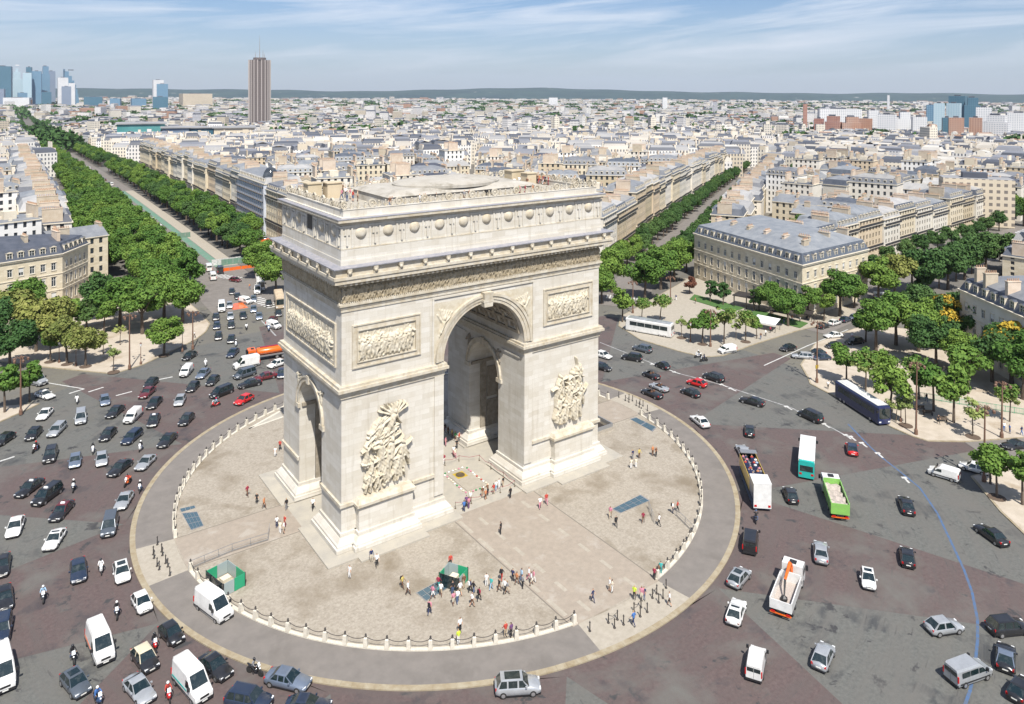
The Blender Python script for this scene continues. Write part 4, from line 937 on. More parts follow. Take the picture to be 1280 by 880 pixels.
# right of the cross avenue: big trees
for px, py, k, s, lb in [(1098, 380, 'plane', .95, 'green tree over the parked pale van on the cross avenue'), (1118, 372, 'olive', 1.2, 'yellowing tree behind the parked pale van'), (1160, 372, 'dark', 1.15, 'large dark tree at the far end of the cross avenue'), (1185, 362, 'dark', 1.15, 'large dark tree right of the cross avenue end'), (1206, 350, 'dark', 1.1, 'dark tree in the belt below the pale blue building'), (1232, 342, 'dark', 1.1, 'dark tree in the belt, farther right'), (1258, 338, 'dark', 1.0, 'dark tree in the belt at the right edge'), (1140, 362, 'dark', .95, 'dark tree behind the yellowing tree'), (1278, 345, 'dark', 1.0, 'dark tree cut by the right edge beyond the mansion'),
    (1095, 440, 'plane', .9, 'rounded green tree at the near corner of the right square'), (1120, 432, 'plane', .95, 'rounded green tree beside the crossing on the right square'), (1148, 440, 'plane', .9, 'green tree in the middle of the right square grove'), (1082, 428, 'dark', .6, 'dark little tree above the parked cars on the right square'), (1182, 438, 'blossom', 1.05, 'tall tree crowned with orange-yellow blossom left of the corner mansion'), (1200, 432, 'dark', 1.0, 'deep green tree below the blossoming tree'), (1232, 445, 'dark', 1.1, 'deep green tree between the two blossoming trees'), (1264, 480, 'blossom', 1.05, 'tree with orange-yellow blossom at the right picture edge'), (1170, 460, 'dark', .9, 'dark tree in the right square grove, in the middle'), (1205, 470, 'plane', .75, 'green tree in the right square grove, behind the railings'), (1240, 478, 'dark', .95, 'dark tree right of the railings'), (1279, 500, 'plane', .95, 'large green tree cut by the right edge, above the parked car'), (1268, 470, 'dark', 1.0, 'dark tree under the right blossoming tree'), (1150, 405, 'dark', .8, 'dark tree left of the blossoming tree')]:
    ptree(px, py, k, lb, s)
for px, py, k, s, lb in [(1058, 480, 'small', 1.05, 'small green tree at the left end of the row on the right square'), (1082, 493, 'young', 1.2, 'spindly pale-green tree above the blue coach roof'), (1101, 486, 'small', 1.1, 'small green tree behind the front of the blue coach'), (1112, 522, 'small', 1.3, 'taller leafy tree standing at the front end of the blue coach'), (1132, 531, 'sapling', 1.0, 'sapling in a soil ring right of the blue coach'), (1120, 528, 'sapling', .8, 'thin sapling right beside the blue coach front'), (1167, 515, 'small', 1.25, 'small tree near the benches on the right square'), (1192, 529, 'small', 1.3, 'small tree right of the benches on the right square'), (1216, 546, 'sapling', 1.15, 'bright sapling in a soil ring at the kerb of the right square'), (1210, 493, 'small', 1.35, 'round small tree behind the benches'), (1149, 500, 'young', 1.2, 'pale young tree in the middle of the right square'), (1262, 528, 'young', .9, 'pale young tree beside the right lamp posts'), (1238, 606, 'small', .85, 'small tree behind the lamp post on the corner pavement'), (1246, 622, 'small', .95, 'small tree nearest the kerb on the corner pavement'), (1278, 632, 'small', 1.05, 'small tree cut by the right edge on the corner pavement')]:
    ptree(px, py, k, lb, s)
# soil rings
for px, py in [(142, 466), (205, 445), (84, 456), (107, 459), (63, 453), (852, 423), (878, 431), (932, 428), (1132, 533), (1216, 547), (1246, 623), (825, 404)]:
    P = gp(px, py); b = MB(); b.prism([(P.x+1.25*math.cos(k*.524), P.y+1.25*math.sin(k*.524)) for k in range(12)], .12, .165); struct('soil_ring', b, 'soil')
# ================================================================ BUILDINGS
def rect_xf(x, y, z, rz): return Matrix.Translation((x, y, z)) @ Matrix.Rotation(rz, 4, 'Z')
def win_mesh(w, h, name='window', arched=False, blind=False):
    b = MB(); g = -.02        # local: x across, y outward negative, z up; sits in a 0.22 m deep reveal
    b.box(-w/2, w/2, .16, .20, 0, h, 1)
    for x0, x1 in ((-w/2, -w/2+.09), (w/2-.09, w/2), (-.05, .05)): b.box(x0, x1, .08, .155, 0, h, 0)
    for z0, z1 in ((0, .09), (h-.09, h), (h*.66, h*.66+.06)): b.box(-w/2+.09, w/2-.09, .085, .15, z0, z1, 0)
    b.box(-w/2-.14, w/2+.14, -.12, 0.0, -.16, -.01, 2); b.box(-w/2-.12, -w/2-.005, -.05, .0, 0, h+.12, 2); b.box(w/2+.005, w/2+.12, -.05, .0, 0, h+.12, 2); b.box(-w/2-.2, w/2+.2, -.14, .0, h+.12, h+.28, 2)
    if blind: b.box(-w/2+.1, w/2-.1, .05, .08, h*.45, h-.1, 0)
    return b.data(name, ['window_frame', 'window_glass', 'facade_trim'])
WM = {}
def wmesh(w, h, blind=False):
    k = (round(w, 2), round(h, 2), blind)
    if k not in WM: WM[k] = win_mesh(w, h, blind=blind)
    return WM[k]
def facade(b, p0, p1, z0, z1, rows, n, ww, m=0, glass=None, holes=None, margin=.9, uvm=None):
    """wall from p0 to p1 (outward = right hand side) pierced by rows [(zbottom, height)] of n windows"""
    p0, p1 = Vector(p0), Vector(p1); Ln = (p1-p0).length; u = (p1-p0)/Ln; nrm = Vector((u.y, -u.x)); D_ = .22
    P = lambda s_, z, d=0: (*(p0+u*s_-nrm*d), z)
    if n < 1: b.face([P(0, z0), P(Ln, z0), P(Ln, z1), P(0, z1)], m); return
    st = (Ln-2*margin)/n; xs = [margin+st*(i+.5) for i in range(n)]; zc = z0
    for zb, h in rows:
        if zb > zc: b.face([P(0, zc), P(Ln, zc), P(Ln, zb), P(0, zb)], m)
        s_ = 0
        for x in xs:
            b.face([P(s_, zb), P(x-ww/2, zb), P(x-ww/2, zb+h), P(s_, zb+h)], m)
            a, c = x-ww/2, x+ww/2
            b.face([P(a, zb), P(c, zb), P(c, zb, D_), P(a, zb, D_)], m); b.face([P(a, zb+h, D_), P(c, zb+h, D_), P(c, zb+h), P(a, zb+h)], m)
            b.face([P(a, zb, D_), P(a, zb+h, D_), P(a, zb+h), P(a, zb)], m); b.face([P(c, zb), P(c, zb+h), P(c, zb+h, D_), P(c, zb, D_)], m)
            if glass is not None: b.face([P(a, zb, D_), P(c, zb, D_), P(c, zb+h, D_), P(a, zb+h, D_)], glass)
            if holes is not None: holes.append((*(p0+u*x), zb, math.atan2(u.y, u.x), h))
            s_ = c
        b.face([P(s_, zb), P(Ln, zb), P(Ln, zb+h), P(s_, zb+h)], m); zc = zb+h
    if zc < z1: b.face([P(0, zc), P(Ln, zc), P(Ln, z1), P(0, z1)], m)
def ring_poly(b, poly, off, z0, z1, m=0):
    """moulding running round a convex outline"""
    n = len(poly); c = [Vector(p) for p in poly]; out = offset(poly, off); inn = offset(poly, -.15)
    for i in range(n):
        j = (i+1) % n; vs = [(*out[i], z0), (*out[j], z0), (*inn[j], z0), (*inn[i], z0), (*out[i], z1), (*out[j], z1), (*inn[j], z1), (*inn[i], z1)]
        b.mesh(vs, [(0,3,2,1),(4,5,6,7),(0,1,5,4),(2,3,7,6)], m)
def offset(poly, d):
    n = len(poly); res = []
    for i in range(n):
        a, p, c = Vector(poly[i-1]), Vector(poly[i]), Vector(poly[(i+1) % n])
        e1, e2 = (p-a).normalized(), (c-p).normalized(); n1, n2 = Vector((e1.y, -e1.x)), Vector((e2.y, -e2.x))
        k = (n1+n2); k = k/max(.3, k.dot(n1)); res.append(tuple(p+k*d))
    return res
def mansard(b, poly, z, h1, in1, h2, in2, m1=0, m2=1):
    a = offset(poly, .1); c = offset(poly, -in1); n = len(poly)
    for i in range(n):
        j = (i+1) % n; b.face([(*a[i], z), (*a[j], z), (*c[j], z+h1), (*c[i], z+h1)], m1)
    e = offset(poly, -in1-in2)
    for i in range(n):
        j = (i+1) % n; b.face([(*c[i], z+h1), (*c[j], z+h1), (*e[j], z+h1+h2), (*e[i], z+h1+h2)], m2)
    b.face([(*p, z+h1+h2) for p in e], m2)
DM = {}
def dormer_mesh(rooff='zinc', style=0):
    if (rooff, style) in DM: return DM[(rooff, style)]
    b = MB(); w, h, d = .62, 1.75, 1.5       # local: front at y=0 facing -y
    b.box(-w-.12, -w+.06, 0, d, 0, h, 1); b.box(w-.06, w+.12, 0, d, 0, h, 1); b.box(-w+.06, w-.06, .1, .14, 0, h, 2)
    b.box(-.04, .04, .05, .1, 0, h, 3); b.box(-w, w, .05, .09, h*.62, h*.62+.06, 3); b.box(-w-.2, w+.2, -.1, d, h, h+.12, 1)
    A = [(-w-.2, h+.12), (-w*.5, h+.38), (0, h+.46), (w*.5, h+.38), (w+.2, h+.12)]
    for i in range(4): b.face([(A[i][0], -.1, A[i][1]), (A[i+1][0], -.1, A[i+1][1]), (A[i+1][0], d+.3, A[i+1][1]), (A[i][0], d+.3, A[i][1])], 0)
    b.face([(x, -.1, z) for x, z in A], 1)
    DM[(rooff, style)] = b.data('dormer', [rooff, 'facade_trim' if style == 0 else 'zinc', 'window_glass', 'window_frame']); return DM[(rooff, style)]
CHM = {}
def chimney_mesh(L_, h, m='chimney', key=None):
    k = (round(L_, 1), round(h, 1), m)
    if k in CHM: return CHM[k]
    b = MB(); b.box(-.42, .42, -L_/2, L_/2, -2.5, h, 0); b.box(-.52, .52, -L_/2-.1, L_/2+.1, h, h+.2, 0)
    me = b.data('chimney', m)
    p = MB(); n = max(2, int(L_/.5))
    for i in range(n): y = -L_/2+.25+i*(L_-.5)/max(1, n-1); p.lathe([(.14, 0), (.11, .55)], 6, 0, y)
    CHM[k] = (me, p.data('chimney_pots', 'clay')); return CHM[k]
def add_chimney(root, x, y, z, rz, L_, h, m='chimney', pots=True):
    me, pm = chimney_mesh(L_, h, m); c = obj('chimney', me, root, (x, y, z), rz)
    if pots: q = obj('chimney_pots', pm, c, (0, 0, h+.2)); q['kind'] = 'stuff'
    return c
def fine_building(label, poly, zb, H, rows, cols, wall='facade_cream', roofm=('zinc_dark', 'zinc'), h1=2.7, in1=1.1, h2=1.6, in2=5.0, ww=1.15, dormers=None, chims=(), balcony=None, name='apartment_building', cat='building', storeys=(), quoin=True, group=None):
    """poly: corner points, counter-clockwise; every window, dormer and chimney stack its own part"""
    c0 = Vector((sum(p[0] for p in poly)/len(poly), sum(p[1] for p in poly)/len(poly)))
    root = thing(name, label, cat, (c0.x, c0.y, zb), 0, group); lp = [(p[0]-c0.x, p[1]-c0.y) for p in poly]
    n = len(lp); holes = []; b = MB()
    for i in range(n): facade(b, lp[i], lp[(i+1) % n], -3, H, rows, cols[i], ww, 0, None, holes)
    b.build('wall', wall, root)
    for x, y, z, a, h in holes: obj('window', wmesh(ww, h, rng.random() < .3), root, (x, y, z), a)
    b = MB(); ring_poly(b, lp, .32, H-.35, H+.02); ring_poly(b, lp, .5, H+.03, H+.22); b.build('cornice', 'facade_trim', root)
    for zs in storeys: b = MB(); ring_poly(b, lp, .16, zs, zs+.22); b.build('string_course', 'facade_trim', root)
    b = MB(); mansard(b, lp, H+.22, h1, in1, h2, in2); b.build('roof', list(roofm), root)
    for i in range(n):
        k = (dormers or cols)[i]
        if not k: continue
        p0, p1 = Vector(lp[i]), Vector(lp[(i+1) % n]); u = (p1-p0).normalized(); nr_ = Vector((u.y, -u.x)); Ln = (p1-p0).length
        st = (Ln-1.8)/k
        for q in range(k):
            p = p0+u*(.9+st*(q+.5))-nr_*.12; obj('dormer', dormer_mesh(roofm[0], 0), root, (p.x, p.y, H+.45), math.atan2(u.y, u.x))
    for t in chims: add_chimney(root, *t)
    if balcony:
        for zs in balcony:
            b = MB(); ring_poly(b, lp, .55, zs-.15, zs); b.build('balcony_slab', 'facade_trim', root)
            b = MB(); o = offset(lp, .5)
            for i in range(n):
                j = (i+1) % n; a, c = Vector(o[i]), Vector(o[j]); u = (c-a).normalized(); nn = Vector((u.y, -u.x))*.03; k = int((c-a).length/.28)
                b.mesh([(*(a-nn), zs+.92), (*(c-nn), zs+.92), (*(c+nn), zs+.92), (*(a+nn), zs+.92), (*(a-nn), zs+.98), (*(c-nn), zs+.98), (*(c+nn), zs+.98), (*(a+nn), zs+.98)], [(0,3,2,1),(4,5,6,7),(0,1,5,4),(1,2,6,5),(2,3,7,6),(3,0,4,7)])
                for q in range(k): p = a+u*(q+.5)*((c-a).length/k); b.box(p.x-.02, p.x+.02, p.y-.02, p.y+.02, zs, zs+.92)
            r_ = b.build('balcony_railing', 'railing', root); r_['kind'] = 'stuff'
    return root
ROW3 = [(1.4, 3.0), (6.0, 2.5), (10.4, 1.9)]
# long cream building of the middle square (twin-fronted, fourteen bays)
A = Vector((119.0, 51.0)); B_ = Vector((118.2, 12.5)); E_ = Vector((146.5, 10.5)); F_ = Vector((147, 50))
A, B_, E_ = gp(868, 292, 14.5).xy, gp(1003, 332, 14.5).xy, gp(1085, 312, 14.5).xy; F_ = A+(E_-B_)
poly = [tuple(A), tuple(B_), tuple(E_), tuple(F_)]
c = (A+B_+E_+F_)/4
def loc(p): return (p[0]-c.x, p[1]-c.y)
ch = []
for k in range(6):
    f = (k+.7)/6.3; p = A+(B_-A)*f+Vector((7.0, 0)); q = loc(p); ch.append((q[0], q[1], 17.9, R(92), 2.6, 1.7))
for k in range(3): p = B_+(E_-B_)*(.35+.3*k)+Vector((0, 7)); q = loc(p); ch.append((q[0], q[1], 17.9, 0, 3.4, 1.9))
fine_building('long cream mansion with fourteen bays, slate mansard and pale chimneys behind the middle square', poly, 0.1, 14.4, ROW3, [14, 9, 12, 8], chims=ch, storeys=(4.9, 9.3), in2=7.5, h2=2.2)
# slate-roofed mansion at the left edge
pb, pc_, pd = gp(0, 330, 15).xy, gp(78, 318, 15).xy, gp(110, 305, 15).xy; pa, pe = pb+Vector((-22, -7)), Vector((-84, 162))
poly = [tuple(p) for p in (pa, pb, pc_, pd, pe)]; c = sum((Vector(p) for p in poly), Vector((0, 0)))/5
def loc(p): return (p[0]-c.x, p[1]-c.y)
ch = [(*loc((-50.5, 141)), 18.6, R(15), 3.0, 1.9), (*loc((-43, 142.5)), 18.6, R(15), 4.0, 2.2), (*loc((-60, 139)), 18.6, R(15), 3.0, 1.6), (*loc((-41, 148)), 18.6, R(100), 3.6, 1.8)]
fine_building('cream mansion with a dark slate mansard and arched dormers at the left edge', poly, 0.1, 15.0, [(1.6, 3.1), (6.4, 2.6), (10.9, 2.0)], [6, 5, 5, 10, 5], chims=ch, storeys=(5.2, 9.7), in2=6, h2=1.9, roofm=('zinc_dark', 'zinc_dark'))
# corner mansion at the right edge
pa = gp(1200, 362, 14.7).xy; pb = pa+(gp(1280, 397, 14.7).xy-pa)*1.5; pc_, pd = pb+Vector((26, -14)), pa+Vector((26, -14))
poly = [tuple(p) for p in (pa, pb, pc_, pd)]; c = (pa+pb+pc_+pd)/4; loc = lambda p: (p[0]-c.x, p[1]-c.y)
ch = [(*loc((124, -30)), 18.4, R(60), 3, 1.8), (*loc((126, -27)), 18.2, R(60), 2.2, 2.4), (*loc((120, -36)), 18.4, R(60), 3, 1.8), (*loc((124, -50)), 18.4, R(60), 3, 1.8), (*loc((135, -35)), 18.4, R(150), 4, 2.3)]
fine_building('pale stone corner mansion with blue-grey mansard at the right edge', poly, 0.1, 14.6, ROW3, [10, 8, 8, 8], wall='facade_pale', chims=ch, storeys=(4.9, 9.3), in2=6, h2=1.9, roofm=('zinc_dark', 'zinc'))
# ---- avenue fronts: neighbouring apartment houses, each its own
def row_house(p0, p1, depth, zb, H, label, wall, roofm, group, nwin=None, floors=6, balcony=True, h1=2.4, dorm=True):
    p0, p1 = Vector(p0), Vector(p1); u = (p1-p0).normalized(); nn = Vector((u.y, -u.x)); Ln = (p1-p0).length
    poly = [tuple(p0), tuple(p1), tuple(p1-nn*depth), tuple(p0-nn*depth)]
    fh = H/floors; rows = [(fh*i+.9 if i else .8, fh*.62) for i in range(floors)]
    n = nwin or max(3, int(Ln/2.6)); n2 = max(2, int(depth/3.2))
    c = sum((Vector(p) for p in poly), Vector((0, 0)))/4; lp = [(p[0]-c.x, p[1]-c.y) for p in poly]
    root = thing('apartment_building', label, 'building', (c.x, c.y, zb), 0, group)
    b = MB(); holes = []
    for i, k in enumerate((n, n2, 0, n2)): facade(b, lp[i], lp[(i+1) % 4], -4, H, rows, k, 1.05, 0, 1, holes)
    b.build('wall', [wall, 'window_glass'], root)
    b = MB(); ring_poly(b, lp, .4, H-.2, H+.1); b.build('cornice', 'facade_trim', root)
    if balcony:
        for zz in (fh*2, fh*(floors-1)):
            b = MB(); a_, c_ = Vector(lp[0]), Vector(lp[1]); o1, o2 = a_+nn*.7, c_+nn*.7
            b.mesh([(*a_, zz-.1), (*c_, zz-.1), (*o2, zz-.1), (*o1, zz-.1), (*a_, zz+.1), (*c_, zz+.1), (*o2, zz+.1), (*o1, zz+.1)], [(0,3,2,1),(4,5,6,7),(0,1,5,4),(1,2,6,5),(2,3,7,6),(3,0,4,7)], 0)
            q1, q2 = o1-nn*.06, o2-nn*.06
            b.mesh([(*q1, zz+.1), (*q2, zz+.1), (*o2, zz+.1), (*o1, zz+.1), (*q1, zz+.95), (*q2, zz+.95), (*o2, zz+.95), (*o1, zz+.95)], [(4,5,6,7),(0,1,5,4),(1,2,6,5),(2,3,7,6),(3,0,4,7)], 1)
            b.build('balcony', ['facade_trim', 'railing'], root)
    b = MB(); mansard(b, lp, H+.1, h1, 1.0, 1.2, depth*.28); b.build('roof', list(roofm), root)
    if dorm:
        for q in range(n):
            p = Vector(lp[0])+u*(.9+(Ln-1.8)/n*(q+.5))-nn*.15; obj('dormer', dormer_mesh(roofm[0], q % 2 if False else 0), root, (p.x, p.y, H+.2), math.atan2(u.y, u.x))
    a = math.atan2(u.y, u.x)
    for e_ in (0, 1):
        p = Vector(lp[0])+u*(.5+e_*(Ln-1.0))-nn*depth*.42; add_chimney(root, p.x, p.y, H+h1+.6, a, min(6, depth*.45), 1.4)
    return root
WS = ['facade_cream', 'facade_pale', 'facade_pale', 'facade_ochre', 'facade_cream', 'facade_white']
RS = [('zinc_dark', 'zinc'), ('zinc', 'zinc'), ('zinc', 'zinc_pale'), ('zinc_dark', 'zinc_pale'), ('zinc_pale', 'zinc_pale')]
adj = {'facade_cream': 'cream', 'facade_pale': 'pale', 'facade_ochre': 'ochre', 'facade_white': 'white'}
ORD = ['%d%s' % (i, {1: 'st', 2: 'nd', 3: 'rd'}.get(i % 10 if i not in (11, 12, 13) else 0, 'th')) for i in range(0, 400)]
def front(ang, w, u0, u1, side, group, txt, depth=13, Hr=(17, 21), lens=(13, 20), every=1):
    a = R(ang); ux = Vector((math.cos(a), math.sin(a))); n_ = Vector((-ux.y, ux.x)); u = u0; k = 0
    while u < u1:
        Ln = rng.uniform(*lens); jw = w+rng.uniform(0, 1.6)*side; p = ux*u+n_*jw; q = ux*(u+Ln-.02)+n_*jw; r_ = math.hypot(*((p+q)/2))
        if side > 0: p0, p1 = p, q          # building lies to the left of the avenue axis
        else: p0, p1 = q, p
        w_ = rng.choice(WS[:5]); rf = rng.choice(RS)
        H = rng.uniform(*Hr)
        k += 1
        row_house(p0, p1, depth+rng.uniform(-1, 2), tz(r_), H, '%s house with %s roof, %s %s' % (adj[w_], 'slate' if rf[0] == 'zinc_dark' else 'zinc', ORD[k], txt), w_, rf, group)
        u += Ln
front(88.5, -33, 150, 215, -1, 'apartment fronts right of the long avenue', 'from the arch, right of the long avenue', Hr=(18.5, 20.5))
front(88.5, -33, 262, 560, -1, 'apartment fronts right of the long avenue', 'past the sheeted block, right of the long avenue', Hr=(19, 23))
front(88.5, 40, 165, 560, 1, 'apartment fronts left of the long avenue', 'from the mansion, left of the long avenue', Hr=(18, 22))
front(31.5, 14, 142, 470, 1, 'apartment fronts left of the tree-filled avenue', 'from the arch, left side of the tree-filled avenue', Hr=(16, 22))
front(31.5, -14, 190, 430, -1, 'apartment fronts right of the tree-filled avenue', 'behind the mansion, right side of tree-filled avenue', Hr=(12, 16), depth=12)
front(6, 18, 158, 330, 1, 'apartment fronts on the cross avenue', 'on the side avenue right of the long mansion', Hr=(12, 17), lens=(14, 20))
front(6, -22, 200, 340, -1, 'apartment fronts beyond the dark trees', 'in the row beyond the dark tree belt', Hr=(10, 14), lens=(14, 22))
# the block wrapped in pale blue sheeting, with a dark dome at its corner
a = R(88.5); ux = Vector((math.cos(a), math.sin(a))); n_ = Vector((-ux.y, ux.x))
p1, p0 = ux*217+n_*-33, ux*260+n_*-33
root = row_house(tuple(p0), tuple(p1), 16, tz(240), 21.5, 'corner block wrapped in pale blue scaffold sheeting with a dark glass dome', 'facade_white', ('zinc_pale', 'zinc'), None, balcony=False)
b = MB(); c2 = (Vector(p0)+Vector(p1))/2+Vector((8, 0))
nn = Vector((1, 0)); lx0, ly0 = p0.x-c2.x-.9, p0.y-c2.y; lx1, ly1 = p1.x-c2.x-.9, p1.y-c2.y
for k in range(7): b.mesh([(lx0, ly0, 3*k-1), (lx1, ly1, 3*k-1), (lx1, ly1, 3*k+1.9), (lx0, ly0, 3*k+1.9), (lx0+.15, ly0, 3*k-1), (lx1+.15, ly1, 3*k-1), (lx1+.15, ly1, 3*k+1.9), (lx0+.15, ly0, 3*k+1.9)], [(0,1,2,3),(7,6,5,4),(3,2,6,7),(0,4,5,1)])
b.mesh([(lx1, ly1-.9, -1), (lx1+17, ly1-.9, -1), (lx1+17, ly1-.9, 21), (lx1, ly1-.9, 21)], [(0, 1, 2, 3)])
mat('scaffold_sheet', (0.40, 0.44, 0.52), 0.8, (0.52, 0.55, 0.60), 0.6); b.build('scaffold_sheet', 'scaffold_sheet', root)
for k in range(7): b = MB(); b.mesh([(lx0-.5, ly0, 3*k+1.95), (lx1-.5, ly1, 3*k+1.95), (lx1+.1, ly1, 3*k+1.95), (lx0+.1, ly0, 3*k+1.95), (lx0-.5, ly0, 3*k+2.1), (lx1-.5, ly1, 3*k+2.1), (lx1+.1, ly1, 3*k+2.1), (lx0+.1, ly0, 3*k+2.1)], [(0,3,2,1),(4,5,6,7),(0,1,5,4),(2,3,7,6)]); b.build('scaffold_deck', 'bark', root)
for k in range(15): f = k/14; b = MB(); x, y = lx0+(lx1-lx0)*f-.45, ly0+(ly1-ly0)*f; b.box(x-.06, x+.06, y-.06, y+.06, -3, 21.5); b.build('scaffold_pole', 'steel', root)
b = MB(); b.lathe([(3.3, 22.5), (3.4, 24), (2.9, 26), (1.9, 27.6), (.2, 28.4)], 14, lx1+5, ly1+5); b.build('dome', 'window_glass', root, True)
# red-orange cafe awnings and green hoarding at the avenue mouth
def boxthing(name, label, cat, x0, x1, y0, y1, z0, z1, m, group=None, top=None, legs=True, c_=None, rz=0):
    t = thing(name, label, cat, ((x0+x1)/2, (y0+y1)/2, z0) if c_ is None else c_, rz, group); w, d, h = (x1-x0)/2, (y1-y0)/2, z1-z0
    b = MB(); b.mesh([(-w, -d, h*.75), (w, -d, h*.75), (w, d, h), (-w, d, h), (-w, -d, h*.68), (w, -d, h*.68)], [(0,1,2,3), (4,5,1,0)]); b.box(-w, w, -d+.02, -d+.1, h*.6, h*.68); b.build('canopy', m, t)
    for sx in (-1, 1):
        for sy in (-1, 1): q = MB(); q.box(sx*(w-.15)-.05, sx*(w-.15)+.05, sy*(d-.15)-.05, sy*(d-.15)+.05, 0, h*.7); q.build('leg', 'iron', t)
    return t
for px, py, w_, m, lb in [(329, 312, 4.5, 'paint_orange', 'bright orange cafe awning at the foot of the corner house'), (338, 322, 4.0, 'paint_red', 'dull red cafe awning beside the orange one'), (346, 330, 4.0, 'paint_maroon', 'dark red cafe awning nearest the arch')]:
    P = gp(px, py); boxthing('awning', lb, 'awning', 0, w_*1.3, 0, 5, 0, 3.6, m, None, c_=(P.x, P.y, 0), rz=R(-95))
for px, py, n_s, m, lb, rz in [(295, 330, 5, 'green_lane', 'green works hoarding at the end of the cycle lane', 0), (222, 298, 5, 'green_lane', 'green works hoarding across the avenue', 0), (298, 337, 7, 'paint_orange', 'orange and white crowd barrier line in front of the works', 0), (283, 330, 5, 'white_paint', 'white site cabin behind the barriers', 0)]:
    P = gp(px, py); t = thing('hoarding', lb, 'barrier', P, rz)
    pm = MB(); pm.box(-.95, .95, -.05, .05, 0, 1.1 if m == 'paint_orange' else 2.1); d = pm.data('panel', m)
    for k in range(n_s): obj('panel', d, t, (-n_s+2*k+1, rng.uniform(-.15, .15), 0), rng.uniform(-.06, .06))
# ================================================================ THE CITY BEYOND
def city_proto(seed, L_, D_, H, floors, roofkind):
    """mid-distance apartment block: wall with real window openings, mansard, dormers, chimney walls"""
    r = random.Random(seed); b = MB(); lp = [(-L_/2, -D_/2), (L_/2, -D_/2), (L_/2, D_/2), (-L_/2, D_/2)]; fh = H/floors
    rows = [(fh*i+.9, fh*.58) for i in range(floors)]
    n1, n2 = int(L_/2.7), (int(D_/3) if r.random() < .5 else 0)
    for i, k in enumerate((n1, n2, n1, 0)): facade(b, lp[i], lp[(i+1) % 4], -5, H, rows, k, 1.1, 0, 1)
    wall = b.data('wall', ['facade_pale', 'window_glass'])
    b = MB(); dm = MB(); ring_poly(b, lp, .35, H-.15, H+.12)
    if roofkind == 'mansard':
        mansard(b, lp, H+.12, 2.4, 1.0, 1.3, D_*.3, 1, 2)
        for s_, rz in ((-1, 0), (1, math.pi)):
            for q in range(n1):
                x = -L_/2+.9+(L_-1.8)/n1*(q+.5); mt = Matrix.Rotation(rz, 4, 'Z') @ Matrix.Translation((x, -D_/2+.2, H+.3))
                dm.box(-.55, .55, 0, 1.3, 0, 1.6, 0, mt); dm.box(-.42, .42, -.02, 0, .15, 1.4, 1, mt)
    elif roofkind == 'flat':
        b.box(-L_/2+.3, L_/2-.3, -D_/2+.3, D_/2-.3, H, H+.25, 2); 
        dm.box(-2.2, 1.6, -2, 1.8, H, H+2.6, 0); dm.box(L_/2-3.5, L_/2-1.5, -1, 1, H, H+1.6, 0); dm.box(-L_/2+1, -L_/2+2.6, 1, 2.4, H, H+1.2, 0)
        for q in range(4): x = r.uniform(-L_/2+1, L_/2-1); y = r.uniform(-D_/2+1, D_/2-1); dm.box(x-.5, x+.5, y-.4, y+.4, H+.2, H+1.1, 0)
    else:
        z = H+.12; rd = r.uniform(2.2, 3.4)
        b.face([(-L_/2-.2, -D_/2-.2, z), (L_/2+.2, -D_/2-.2, z), (L_/2+.2, 0, z+rd), (-L_/2-.2, 0, z+rd)], 2); b.face([(L_/2+.2, D_/2+.2, z), (-L_/2-.2, D_/2+.2, z), (-L_/2-.2, 0, z+rd), (L_/2+.2, 0, z+rd)], 2)
        b.face([(L_/2, -D_/2, z), (L_/2, D_/2, z), (L_/2, 0, z+rd)], 0); b.face([(-L_/2, D_/2, z), (-L_/2, -D_/2, z), (-L_/2, 0, z+rd)], 0)
        for q in range(3): x = -L_/2+3+q*(L_-6)/2; dm.box(x-.6, x+.6, -D_/2+1.6, -D_/2+3.2, H+.6, H+2.1, 0); dm.box(x-.45, x+.45, -D_/2+1.57, -D_/2+1.6, H+.8, H+1.9, 1)
    roof = b.data('roof', ['facade_trim', 'zinc_dark' if r.random() < .4 else 'zinc', 'zinc']); dorm = dm.data('dormers', ['facade_trim', 'window_glass'])
    ch = []
    for e_ in (-1, 1):
        if r.random() < .9: ch.append((e_*(L_/2-.5), r.uniform(-1.5, 1.5), H+2.6, 0, D_*r.uniform(.3, .6), r.uniform(1.0, 2.2)))
    if r.random() < .6: ch.append((r.uniform(-3, 3), 1.0, H+2.8, math.pi/2*(r.random() < .4), 2.6, 1.2))
    root = obj('apartment_block', None); obj('wall', wall, root); obj('roof', roof, root); o = obj('dormers', dorm, root); o['kind'] = 'stuff'
    for c in ch: add_chimney(root, *c)
    return root, L_, D_, H
PROT = []
for i, (L_, D_, H, f, rk) in enumerate([(15, 12, 17, 6, 'mansard'), (19, 13, 18.5, 6, 'mansard'), (13, 11, 15, 5, 'gable'), (17, 12, 16, 5, 'mansard'), (22, 13, 19, 6, 'flat'), (14, 12, 14, 4, 'gable'), (20, 14, 21, 7, 'mansard'), (16, 13, 23, 8, 'flat'), (24, 12, 16, 5, 'gable'), (12, 12, 12, 4, 'flat')]):
    PROT.append(city_proto(100+i, L_, D_, H, f, rk))
ANG = [(88.5, 50), (57, 14), (31.5, 27), (6, 30), (-30, 14), (122, 30)]      # avenue corridors kept free: angle, half width
